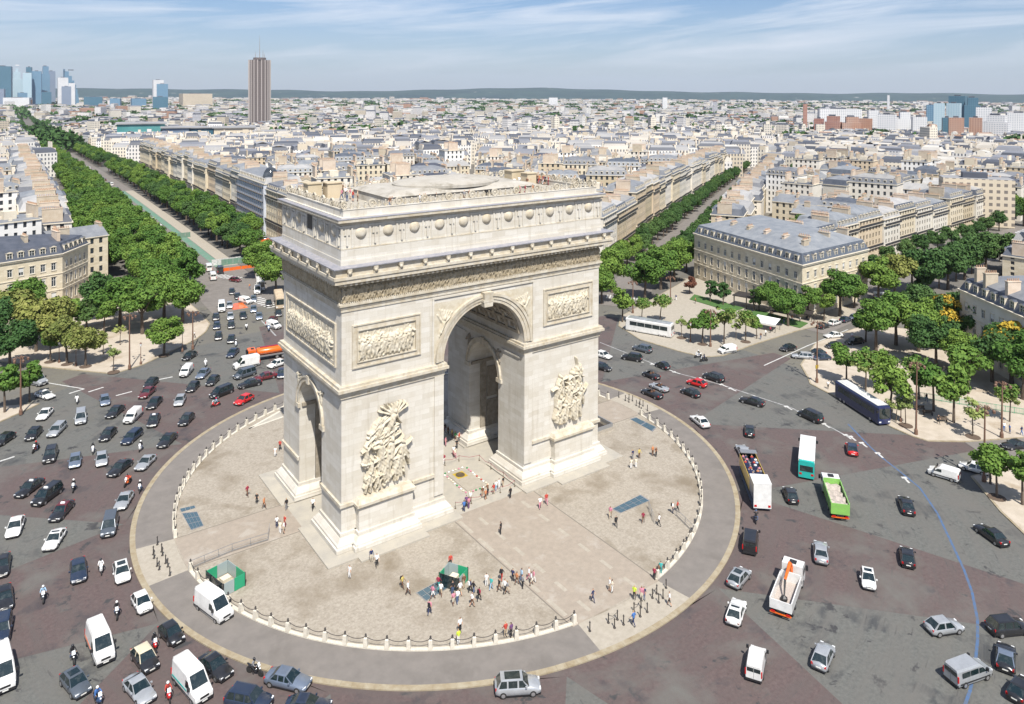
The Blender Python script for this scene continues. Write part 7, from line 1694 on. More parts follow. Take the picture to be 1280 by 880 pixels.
# traffic strung out along the long avenue
tr = random.Random(17); k = 0; u = 178
while u < 880:
    for w, dr in ((5.6, -1), (2.4, -1), (-1.2, 1)) if u > 430 else ((5.6, -1), (2.3, -1)):
        if tr.random() < .3: continue
        k += 1; x, y = along(u+tr.uniform(-2, 2), w); c = tr.choice(['black', 'white', 'silver', 'grey', 'navy', 'white', 'maroon'])
        if tr.random() < .2: van((x, y, tz(y)+.06), R(88.5 if dr > 0 else 268.5), 'panel', 'paint_white', 'white van in the traffic up the long avenue, %s from the arch' % ORD[k], group='traffic along the long avenue')
        else: car((x, y, tz(y)+.06), R(88.5 if dr > 0 else 268.5), tr.choice(['hatch', 'sedan', 'suv', 'small']), 'paint_'+c, '%s car in the traffic up the long avenue, %s from the arch' % (c, ORD[k]), group='traffic along the long avenue')
    u += 8.5 if u < 430 else 13
k = 0
for u in range(170, 330, 7):
    if tr.random() < .25: continue
    k += 1; x, y = along(u, -29.5); c = tr.choice(['black', 'white', 'silver', 'grey', 'red']); car((x, y, tz(y)+.07), R(88.5), tr.choice(['hatch', 'sedan', 'suv']), 'paint_'+c, '%s car parked before the fronts right of the long avenue, %s from the arch' % (c, ORD[k]), group='cars parked on the side road')
# red bodywork for the two-tone car stays low: white tailgate panel
# ---- buses, coaches, trucks
def bus(P, rz, L_, W_, H_, label, col, roofcol, glass=(1.0, 1.75), name='coach', cat='bus', rearcol=None, floors=1):
    t = thing(name, label, cat, (P[0], P[1], .014), rz); hw, hl = W_/2, L_/2; b = MB()
    sec = [(-hw*.96, .35), (-hw, .6), (-hw, H_-.35), (-hw*.9, H_-.06), (-hw*.6, H_), (hw*.6, H_), (hw*.9, H_-.06), (hw, H_-.35), (hw, .6), (hw*.96, .35)]
    xs = [(hl, .94), (hl-.15, .985), (hl-.6, 1), (-hl+.3, 1), (-hl, .97)]; vs = [(x, y*k, z if z < H_-.5 else z-(1-k)*1.5) for x, k in xs for y, z in sec]; m = len(sec)
    fs = [(i*m+k, i*m+(k+1) % m, (i+1)*m+(k+1) % m, (i+1)*m+k) for i in range(len(xs)-1) for k in range(m)]+[tuple(range(m-1, -1, -1)), tuple(range((len(xs)-1)*m, len(xs)*m))]
    b.mesh(vs, fs); b.build('body', col, t); b = MB(); b.box(-hl+.35, hl-.5, -hw*.86, hw*.86, H_, H_+.03); b.build('roof_panel', roofcol, t)
    z0, z1 = glass; n = max(3, int((L_-2.2)/1.7)); st = (L_-2.0)/n
    for s_ in (-1, 1):
        for k in range(n): x = -hl+.9+k*st; b = MB(); ya, yb = sorted((s_*hw*.99, s_*(hw+.015))); b.box(x+.04, x+st-.04, ya, yb, z0, z1); b.build('side_window', 'car_glass', t)
    b = MB(); b.box(hl-.05, hl+.02, -hw*.86, hw*.86, 1.1 if H_ < 3.3 else 1.3, H_-.45); b.build('windscreen', 'car_glass', t); b = MB(); b.box(-hl-.02, -hl+.03, -hw*.8, hw*.8, z1-.75, z1+.15); b.build('rear_window', 'car_glass', t)
    for s_ in (-1, 1):
        b = MB(); ya, yb = sorted((s_*hw*.55, s_*hw*.88)); b.box(hl-.02, hl+.03, ya, yb, .62, .85); b.build('headlight', 'headlight', t); b = MB(); b.box(-hl-.03, -hl+.02, ya, yb, .8, 1.1); b.build('taillight', 'taillight', t)
        b = MB(); ya, yb = sorted((s_*hw, s_*(hw+.35))); b.box(hl-.1, hl+.12, ya, yb, H_-1.1, H_-.65); b.build('mirror', 'trim_black', t)
        for x in (hl-2.4, -hl+2.9, -hl+(1.7 if L_ > 11.5 else 2.9)): add_wheel(t, x, s_*(hw-.16), 1)
    b = MB(); b.box(-hl+.3, hl-.3, -hw*.93, hw*.93, .22, .36); b.build('underbody', 'trim_black', t)
    for x in ((-hl+2.5, 1.3, .8), (1.5, .9, .7)): b = MB(); b.tbox(x[0]-x[1], x[0]+x[1], -x[2], x[2], H_+.03, H_+.2, .1, .1); b.build('roof_unit', roofcol, t)
    return t
P, a = place(812, 417, -56, -10); bus(P, a, 12.0, 2.5, 3.5, 'white coach with a dark window band parked at the kerb of the middle square', 'paint_white', 'paint_silver', (1.75, 2.75))
P, a = place(1077, 514, 34, 22); bus(P, a, 13.0, 2.55, 3.6, 'dark blue coach with a white roof parked beside the right square', 'paint_coachblue', 'paint_white', (1.8, 2.8))
P, a = place(1009, 583, 4, -60); t = bus(P, a, 9.6, 2.4, 3.0, 'city bus with white roof and teal rear, right of the open-top bus', 'paint_teal', 'paint_white', (1.1, 2.1), name='city_bus')
b = MB(); b.box(-4.4, 4.6, -1.1, 1.1, 3.03, 3.09); b.box(-4.4, 4.6, -1.205, -1.1, 2.6, 3.09); b.box(-4.4, 4.6, 1.1, 1.205, 2.6, 3.09); b.build('white_roof_shell', 'paint_white', t)
P, a = place(325, 359, 6, 40); bus(P, a, 11, 2.5, 3.3, 'white and green coach arriving from the long avenue', 'paint_white', 'paint_white', (1.6, 2.6))
P, a = place(349, 381, 10, 40); bus(P, a, 10, 2.5, 3.3, 'dusty pink bus half hidden by the arch corner', 'cloth_beige', 'cloth_beige', (1.6, 2.6))
# open-top sightseeing bus
P, a = place(943, 615, -20, -50); TB = thing('open_top_bus', 'open-top double-decker sightseeing bus full of passengers, yellow sides and white rear canopy', 'bus', (P.x, P.y, .014), a)
b = MB(); b.box(-5.4, 5.3, -1.25, 1.25, .35, 2.35, 0); b.build('lower_body', 'paint_blue', TB)
b = MB(); b.box(-5.3, 5.25, -1.2, 1.2, 2.35, 2.5); b.build('upper_floor', 'cloth_grey', TB)
for s_ in (-1, 1): b = MB(); ya, yb = sorted((s_*1.2, s_*1.27)); b.box(-2.6, 5.3, ya, yb, 1.5, 3.4, 0); b.build('upper_side', 'paint_yellow', TB); b = MB(); b.box(-5.4, -2.62, ya, yb, 1.5, 4.0); b.build('rear_side', 'paint_blue', TB)
b = MB(); b.box(5.2, 5.3, -1.19, 1.19, 2.5, 3.9); b.build('front_screen', 'car_glass', TB); b = MB(); b.box(-5.5, -2.7, -1.3, 1.3, 4.0, 4.12); b.build('rear_canopy', 'paint_white', TB); b = MB(); b.box(-5.5, -5.41, -1.25, 1.25, .5, 3.98); b.build('rear_panel', 'paint_white', TB)
b = MB(); b.box(4.2, 5.35, -1.26, 1.26, 3.88, 3.96); b.build('front_rail', 'steel', TB)
for s_ in (-1, 1):
    for k in range(6): b = MB(); ya, yb = sorted((s_*1.24, s_*1.262)); x = -4.7+k*1.6; b.box(x, x+1.45, ya, yb, 1.15, 1.48) if k else b.box(x, x+1.4, ya, yb, 1.2, 1.45); b.build('side_window', 'car_glass', TB)
    for x in (3.2, -2.7): add_wheel(TB, x, s_*1.08, 1)
    b = MB(); ya, yb = sorted((s_*.8, s_*1.15)); b.box(-5.54, -5.5, ya, yb, .7, 1.0); b.build('taillight', 'taillight', TB)
sb = MB(); sb.box(-.2, .2, -.42, .42, 0, .42); sb.tbox(-.26, -.16, -.42, .42, .42, .72, 0, .05); sdm = sb.data('seat', 'cloth_navy')
for k in range(8):
    for s_ in (-1, 1): obj('seat', sdm, TB, (4.4-k*.9, s_*.66, 2.5))
BUSSEATS = [(4.4-k*.9, s_*.66+q*.2) for k in range(8) for s_ in (-1, 1) for q in (-1, 1)]
# green dump truck
P, a = place(1043, 631, -16, -46); T = thing('dump_truck', 'green dump truck with white cab carrying pale rubble', 'truck', (P.x, P.y, .014), a)
def truck_base(T, hl, cabcol, cabx, cabh=2.7, axles=(3.2, -1.8, -3.1), W_=2.5):
    hw = W_/2; b = MB(); b.box(-hl, hl-.3, -.45, .45, .7, 1.0); b.build('chassis', 'trim_black', T)
    b = MB(); x0, x1 = cabx, hl; pr = [(x0, .55), (x1, .55), (x1+.02, 1.4), (x1-.22, cabh-.12), (x1-.5, cabh), (x0, cabh)]
    vs = [(x, -hw*.96, z) for x, z in pr]+[(x, hw*.96, z) for x, z in pr]; n = len(pr); b.mesh(vs, [(i, (i+1) % n, n+(i+1) % n, n+i) for i in range(n)]+[tuple(range(n-1, -1, -1)), tuple(range(n, 2*n))]); b.build('cab', cabcol, T)
    b = MB(); b.face([(x1+.03, -hw*.85, 1.5), (x1+.03, hw*.85, 1.5), (x1-.18, hw*.82, cabh-.2), (x1-.18, -hw*.82, cabh-.2)]); b.build('windscreen', 'car_glass', T)
    for s_ in (-1, 1):
        b = MB(); ya, yb = sorted((s_*hw*.955, s_*hw*.97)); b.box(x0+.5, x1-.4, ya, yb, 1.5, 2.2); b.build('side_window', 'car_glass', T); b = MB(); ya, yb = sorted((s_*hw, s_*(hw+.3))); b.box(x1-.2, x1, ya, yb, 1.6, 2.2); b.build('mirror', 'trim_black', T)
        b = MB(); ya, yb = sorted((s_*hw*.5, s_*hw*.85)); b.box(x1-.02, x1+.05, ya, yb, .7, .9); b.build('headlight', 'headlight', T); b = MB(); b.box(-hl-.06, -hl, ya, yb, .6, .8); b.build('taillight', 'taillight', T)
        for x in axles: add_wheel(T, x, s_*(hw-.2), 1)
    b = MB(); b.box(-hl-.05, -hl+.1, -hw*.95, hw*.95, .5, .62); b.build('rear_bumper', 'paint_orange', T)
    b = MB(); b.box(x0+.3, x1-.9, -.4, .4, cabh, cabh+.12); b.build('roof_hatch', 'trim_black', T)
def tub(T, x0, x1, hw, z0, z1, col, th=.1, name='tipper_side'):
    for s_ in (-1, 1): b = MB(); ya, yb = sorted((s_*(hw-th), s_*hw)); b.box(x0, x1, ya, yb, z0, z1); b.build(name, col, T)
    b = MB(); b.box(x0, x0+th, -hw+th, hw-th, z0, z1-.1); b.build('tailgate', col, T); b = MB(); b.box(x1-th, x1, -hw+th, hw-th, z0, z1+.2); b.build('headboard', col, T); b = MB(); b.box(x0, x1, -hw, hw, z0-.12, z0); b.build('tub_floor', col, T)
truck_base(T, 4.5, 'paint_white', 2.5); tub(T, -4.5, 2.3, 1.25, 1.1, 2.6, 'paint_green')
b = MB(); 
for i in range(14):
    for j in range(5):
        f = lambda i, j: (-4.3+i*.46, -1.05+j*.42, 2.05+.25*math.sin(i*1.7+j)*math.cos(j*1.3)+.15*math.sin(i*.5)); b.face([f(i, j), f(i+1, j), f(i+1, j+1), f(i, j+1)])
b.build('rubble_load', 'gravel_load', T, True)
for k in range(5): 
    for s_ in (-1, 1): b = MB(); ya, yb = sorted((s_*1.25, s_*1.3)); b.box(-4.2+k*1.5, -4.08+k*1.5, ya, yb, 1.0, 2.6); b.build('side_rib', 'paint_green', T)
# white tipper with an orange loading crane
P, a = place(985, 748, 18, -50); T = thing('tipper_truck', 'white tipper truck with a folded orange crane in its open tub', 'truck', (P.x, P.y, .014), a)
truck_base(T, 4.2, 'paint_white', 2.3, 2.8, (3.0, -1.5, -2.9)); tub(T, -4.2, 1.5, 1.25, 1.1, 2.15, 'paint_white', .12)
b = MB(); b.box(-4.1, 1.4, -1.1, 1.1, 1.1, 1.14); b.build('load_bed', 'gravel_load', T)
b = MB(); b.tube([(1.85, 0, 1.0), (1.85, 0, 3.0)], .2, 8); b.build('crane_column', 'paint_orange', T); b = MB(); b.tube([(1.85, 0, 3.0), (1.4, .1, 3.5), (-.6, .25, 2.5)], [.2, .22, .16], 6); b.build('crane_arm', 'paint_orange', T); b = MB(); b.tube([(-.6, .25, 2.5), (-1.6, .1, 1.9), (-2.3, .0, 1.35)], [.14, .1, .08], 6); b.build('crane_tip', 'trim_black', T)
b = MB(); b.lathe([(.1, 1.14), (.45, 1.2), (.4, 1.5), (.1, 1.75)], 6, -2.4, 0); b.build('grab', 'trim_black', T)
b = MB(); b.box(1.55, 2.2, -1.2, 1.2, 1.0, 1.25); b.build('crane_base', 'trim_black', T)
# orange tanker
P, a = place(335, 448, -50, 8); T = thing('tanker_truck', 'orange road tanker partly hidden behind the arch', 'truck', (P.x, P.y, .014), a)
truck_base(T, 4.6, 'paint_orange', 2.8); 
b = MB(); n = 12; vs = [(x, 1.1*k*math.cos(2*math.pi*i/n), 1.95+.8*k*math.sin(2*math.pi*i/n)) for x, k in ((-4.4, .8), (-4.2, 1), (2.3, 1), (2.5, .8)) for i in range(n)]; b.mesh(vs, [(j*n+i, j*n+(i+1) % n, (j+1)*n+(i+1) % n, (j+1)*n+i) for j in range(3) for i in range(n)]+[tuple(range(n)), tuple(range(3*n, 4*n))]); b.build('tank', 'paint_orange', T, True)
b = MB(); b.box(-4.3, 2.3, -1.25, 1.25, .95, 1.15); b.build('side_guard', 'steel', T); b = MB(); b.box(-3.6, 1.8, -.25, .25, 2.75, 2.85); b.build('walkway', 'cloth_maroon', T)
# ---- motor scooters and motorcycles
def bike_meshes(style):
    b = MB()
    if style == 'scooter':
        b.tube([(.62, 0, .95), (.55, 0, .55), (.35, 0, .3), (-.05, 0, .28), (-.3, 0, .5), (-.75, 0, .66)], [.13, .2, .17, .15, .2, .13], 8); b.tube([(.62, 0, .98), (.78, 0, .3)], [.07, .05], 6)
    else:
        b.tube([(.5, 0, .9), (.15, 0, .95), (-.15, 0, .78), (-.55, 0, .82), (-.9, 0, .95)], [.12, .2, .15, .13, .07], 8); b.tube([(.4, 0, .6), (-.2, 0, .45)], [.2, .22], 8); b.tube([(.55, 0, .95), (.8, 0, .32)], [.08, .05], 6)
    body = b.data('body', 'paint_black', True); b = MB(); b.tube([(.5, -.36, 1.05), (.6, 0, 1.08), (.5, .36, 1.05)], [.025]*3, 5); hb = b.data('handlebar', 'trim_black')
    b = MB(); b.tbox(-.72, .0, -.15, .15, .74, .84, .05, .03); se = b.data('saddle', 'trim_black'); b = MB(); b.face([(.66, -.18, 1.02), (.66, .18, 1.02), (.5, .15, 1.38), (.5, -.15, 1.38)]); ws = b.data('windscreen', 'headlight'); b = MB(); b.sphere((.72, 0, .82), .09); hl = b.data('headlamp', 'headlight')
    return body, hb, se, ws, hl
BM = {k: bike_meshes(k) for k in ('scooter', 'motorcycle')}
BIKES = [(45, 564, -50, 40, 'motorcycle', 'maroon', 'dark red motorcycle', 'black', 'maroon'), (116, 566, -2, 56, 'scooter', 'white', 'white scooter', 'black', 'black'), (176, 563, -34, 50, 'scooter', 'white', 'white scooter', 'black', 'white'),
 (160, 606, -36, 34, 'motorcycle', 'orange', 'orange-red motorcycle', 'red', 'black'), (175, 614, -10, 46, 'scooter', 'grey', 'grey scooter', 'black', 'white'), (92, 613, -14, 50, 'motorcycle', 'black', 'black motorcycle', 'black', 'white'),
 (126, 715, 6, 50, 'scooter', 'white', 'white-fronted scooter', 'white', 'black'), (54, 750, 0, 50, 'motorcycle', 'grey', 'grey motorcycle', 'skyblue', 'white'), (146, 770, 0, 50, 'motorcycle', 'black', 'black motorcycle', 'black', 'white'),
 (91, 826, 12, 50, 'motorcycle', 'black', 'black motorcycle', 'black', 'black'), (193, 810, 14, 46, 'scooter', 'red', 'red scooter', 'black', 'black'), (210, 873, 14, 46, 'scooter', 'red', 'red scooter', 'red', 'white'), (122, 879, 30, 36, 'scooter', 'blue', 'blue scooter', 'blue', 'white'),
 (318, 843, 46, 16, 'motorcycle', 'black', 'black motorcycle', 'grey', 'black'), (257, 458, -8, 50, 'scooter', 'white', 'white scooter', 'white', 'white'), (270, 508, -52, 14, 'scooter', 'red', 'red scooter', 'skyblue', 'pink'),
 (308, 412, 0, 50, 'scooter', 'black', 'black scooter', 'white', 'black'), (295, 433, -12, 50, 'scooter', 'white', 'pale scooter', 'black', 'white'), (336, 414, -10, 40, 'scooter', 'blue', 'blue scooter', 'blue', 'white'), (96, 504, 6, 50, 'scooter', 'white', 'white scooter', 'white', 'black'),
 (873, 447, -50, 8, 'motorcycle', 'white', 'white motorcycle', 'black', 'white'), (880, 452, -50, 6, 'motorcycle', 'black', 'black motorcycle', 'navy', 'black'), (945, 652, -2, -50, 'scooter', 'navy', 'navy scooter', 'black', 'blue'), (203, 492, -40, 40, 'scooter', 'black', 'black scooter', 'navy', 'white')][:23]
BWHERE = ['left of the black off-roader', 'right of the pale blue hatchback', 'right of the dark blue estate', 'below the long silver saloon', 'squeezed along the terrace kerb', 'in the middle of the red paving at left', 'right of the navy saloon', 'alone on the lower left red paving', 'left of the small rounded white car', 'beside the van with an orange logo', 'between the two small black cars', 'beside the van with the teal stripe', 'at the bottom edge beside the grey hatchback', 'between the black saloon and the blue-grey saloon', 'behind the slate-blue saloon', 'below the black people carrier by the red hatchback', 'in the middle of the avenue mouth', 'behind the dark blue saloon', 'left of the white van by the arch corner', 'above the silver people carrier at left', 'left of the small white van, middle square', 'just in front of the pale motorcycle', 'right behind the open-top bus']
RIDERS = []
for (px, py, dx, dy, st, col, nm, cl, hel), wh in zip(BIKES, BWHERE):
    P, a = place(px, py, dx, dy); t = thing(st, nm+' '+wh, st, (P.x, P.y, .014), a, 'two-wheelers in the traffic'); me = BM[st]
    o = obj('body', me[0], t); slotmat(o, 0, 'paint_'+col)
    for n_, d in zip(('handlebar', 'saddle', 'windscreen', 'headlamp'), me[1:]): obj(n_, d, t)
    for x in (.8, -.68): w = obj('wheel', TYS if st == 'scooter' else TY, t, (x, 0, .27 if st == 'scooter' else .33)); w.scale = (1, .7, 1)
    RIDERS.append((P.x, P.y, a, st, cl, hel, 'rider in %s, %s helmet, on %s %s' % (cl, hel, nm.split()[-1], wh)))
# ================================================================ PEOPLE (one continuous skinned body each)
def body_mesh(name, J, E, seg_mat, hat=None):
    """J: joints name -> (pos, radius); E: edges with a material slot each. Slots: skin, hair, top, trousers, shoe"""
    names = list(J); me = bpy.data.meshes.new(name); me.from_pydata([J[n][0] for n in names], [(names.index(a), names.index(b)) for a, b, _ in E], [])
    o = bpy.data.objects.new('tmp', me); C.objects.link(o); sk = o.modifiers.new('s', 'SKIN'); sk.use_smooth_shade = True
    for i, n in enumerate(names): r_ = J[n][1]; me.skin_vertices[0].data[i].radius = (r_ if isinstance(r_, tuple) else (r_, r_))
    me.skin_vertices[0].data[names.index('pelvis')].use_root = True
    sb_ = o.modifiers.new('u', 'SUBSURF'); sb_.levels = 1; sb_.render_levels = 1
    dg = bpy.context.evaluated_depsgraph_get(); out = bpy.data.meshes.new_from_object(o.evaluated_get(dg)); out.name = name
    bpy.data.objects.remove(o); bpy.data.meshes.remove(me)
    out.materials.clear()
    for m in ('skin', 'hair', 'cloth_white', 'cloth_denim', 'shoe'): out.materials.append(MATS[m])
    segs = [(Vector(J[a][0]), Vector(J[b][0]), m) for a, b, m in E]; idx = []
    hc = Vector(J['head'][0])
    for p in out.polygons:
        c = p.center; best = (9, 0)
        for a, b, m in segs:
            d = b-a; t = max(0, min(1, (c-a).dot(d)/d.length_squared)); q = (c-a-d*t).length
            if q < best[0]: best = (q, m)
        m = best[1]
        if m == 0 and (c-hc).length < .17 and (c.z > hc.z+.045 or (c.z > hc.z-.05 and c.x < hc.x-.035)): m = 1
        idx.append(m)
    out.polygons.foreach_set('material_index', idx); out.polygons.foreach_set('use_smooth', [True]*len(idx)); return out
def pose(step=.0, armL=.0, armR=.0, sit=False, ride=False, shorts=False, bare=True, lean=.0, bent=.1, long=False, name='person'):
    """faces +x; step = half stride; arm = swing of each arm forward"""
    J = {}; hz = .93 if not sit else .18; lz = hz
    if ride: hz = .90
    J['pelvis'] = ((0, 0, hz), .15); J['belly'] = ((lean*.35, 0, hz+.18), .135); J['chest'] = ((lean*.8, 0, hz+.40), .165); J['neck'] = ((lean, 0, hz+.56), .055); J['head'] = ((lean+.02, 0, hz+.70), .098); J['crown'] = ((lean+.015, 0, hz+.80), .07); J['nose'] = ((lean+.125, 0, hz+.69), .018)
    E = [('pelvis', 'belly', 2), ('belly', 'chest', 2), ('chest', 'neck', 2), ('neck', 'head', 0), ('head', 'crown', 0), ('head', 'nose', 0)]
    for s_, nm, ar, st in ((-1, 'r', armR, step), (1, 'l', armL, -step)):
        y = s_*.095
        J['hip'+nm] = ((0, y, hz-.06), .095)
        if sit: J['knee'+nm] = ((.42, y*1.4, hz), .066); J['ank'+nm] = ((.44, y*1.4, hz-.40), .045); J['toe'+nm] = ((.60, y*1.4, hz-.43), .04)
        elif ride: J['knee'+nm] = ((.36, s_*.24, hz-.16), .07); J['ank'+nm] = ((.16, s_*.24, hz-.56), .045); J['toe'+nm] = ((.32, s_*.24, hz-.60), .04)
        else: J['knee'+nm] = ((st*.55+.05, y, hz-.44), .068); J['ank'+nm] = ((st*1.0-(.06 if st < 0 else 0), y, hz-.84+(.05 if st < -.1 else 0)), .042); J['toe'+nm] = ((st*1.0+.13, y*1.15, hz-.895+(.01 if st < -.1 else 0)), .036)
        lm = 0 if shorts else 3
        E += [('pelvis', 'hip'+nm, 3), ('hip'+nm, 'knee'+nm, 3), ('knee'+nm, 'ank'+nm, lm), ('ank'+nm, 'toe'+nm, 4)]
        sx = lean*.85; J['sh'+nm] = ((sx, s_*.19, hz+.47), .062)
        if ride: J['elb'+nm] = ((sx+.24, s_*.30, hz+.26), .045); J['hand'+nm] = ((sx+.42, s_*.30, hz+.20), .032); J['fin'+nm] = ((sx+.50, s_*.28, hz+.18), .022)
        elif sit: J['elb'+nm] = ((sx+.12, s_*.26, hz+.20), .045); J['hand'+nm] = ((.33, s_*.15, hz+.12), .032); J['fin'+nm] = ((.41, s_*.13, hz+.10), .022)
        else: J['elb'+nm] = ((sx+ar*.5, s_*.25, hz+.20), .043); J['hand'+nm] = ((sx+ar*1.0+bent, s_*.25, hz-.03+abs(ar)*.12), .030); J['fin'+nm] = ((sx+ar*1.1+bent*1.2, s_*.245, hz-.13+abs(ar)*.14), .022)
        J['thumb'+nm] = (tuple(Vector(J['hand'+nm][0])+Vector((.05, -s_*.02, -.03))), .013)
        E += [('chest', 'sh'+nm, 2), ('sh'+nm, 'elb'+nm, 2), ('elb'+nm, 'hand'+nm, 0 if bare else 2), ('hand'+nm, 'fin'+nm, 0), ('hand'+nm, 'thumb'+nm, 0)]
    return body_mesh(name, J, E, None)
PM = {'stand': pose(.02, .02, -.02), 'stand2': pose(-.05, .22, .05, bare=False), 'walk': pose(.24, .22, -.22), 'walk2': pose(-.26, -.24, .24, bare=False), 'walks': pose(.22, -.2, .2, shorts=True), 'walks2': pose(-.2, .18, -.18, shorts=True), 'stands': pose(.04, .25, .2, shorts=True), 'sit': pose(sit=True, name='person'), 'ride': pose(ride=True, lean=.16, bare=False), 'bend': pose(.1, .3, .28, lean=.22, bare=False)}
bp = MB(); bp.tbox(-.30, -.14, -.15, .15, 1.08, 1.48, .02, .03); bpd = bp.data('backpack', 'cloth_black'); hm_ = MB(); hm_.sphere((0, 0, 0), .15, 0, 10, 7); hmd = hm_.data('helmet', 'paint_white', True); ht = MB(); ht.lathe([(.17, 0), (.16, .02), (.10, .03), (.09, .12), (.02, .14)], 10); htd = ht.data('hat', 'cloth_cream')
def person(x, y, z, rz, p, top, legs, label, group=None, hair='hair', skin='skin', s=1.0, pack=None, hat=None):
    o = obj('person', PM[p], None, (x, y, z), rz); o.scale = (s, s, s); tag(o, label, 'person', group)
    for i, m in enumerate((skin, hair, 'cloth_'+top, 'cloth_'+legs, 'shoe')): slotmat(o, i, m)
    if pack: c = obj('backpack', bpd, o); slotmat(c, 0, 'cloth_'+pack)
    if hat: c = obj('hat', htd, o, (.03, 0, 1.72)); slotmat(c, 0, 'cloth_'+hat)
    return o
for x, y, a, st, cl, hel, lb in RIDERS:
    o = person(x-.22*math.cos(a), y-.22*math.sin(a), -.02 if st == 'scooter' else .02, a, 'ride', cl, 'black' if cl != 'black' else 'denim', lb, 'riders on two-wheelers')
    h = obj('helmet', hmd, o, (.19, 0, 1.62)); slotmat(h, 0, 'paint_red' if hel == 'maroon' else 'paint_pink' if hel == 'pink' else 'paint_'+hel)
# passengers on the open-top bus
pr_ = random.Random(21); cols = ['white', 'red', 'orange', 'pink', 'black', 'skyblue', 'white', 'navy', 'grey', 'white', 'red', 'black']
TBM = Matrix.Translation(TB.location) @ Matrix.Rotation(TB.rotation_euler.z, 4, 'Z')
for i, (sx, sy) in enumerate(BUSSEATS):
    if pr_.random() < .22: continue
    q = TBM @ Vector((sx-.02, sy, 2.72)); c = pr_.choice(cols)
    person(q.x, q.y, q.z, TB.rotation_euler.z, 'sit', c, pr_.choice(['denim', 'black', 'beige']), 'passenger in %s on the open top deck, %s row, %s seat from the right' % (c, ORD[i//4+1], ORD[i % 4+1]), 'passengers on the open-top bus', hair=pr_.choice(['hair', 'hair_fair', 'hair']), s=.95)
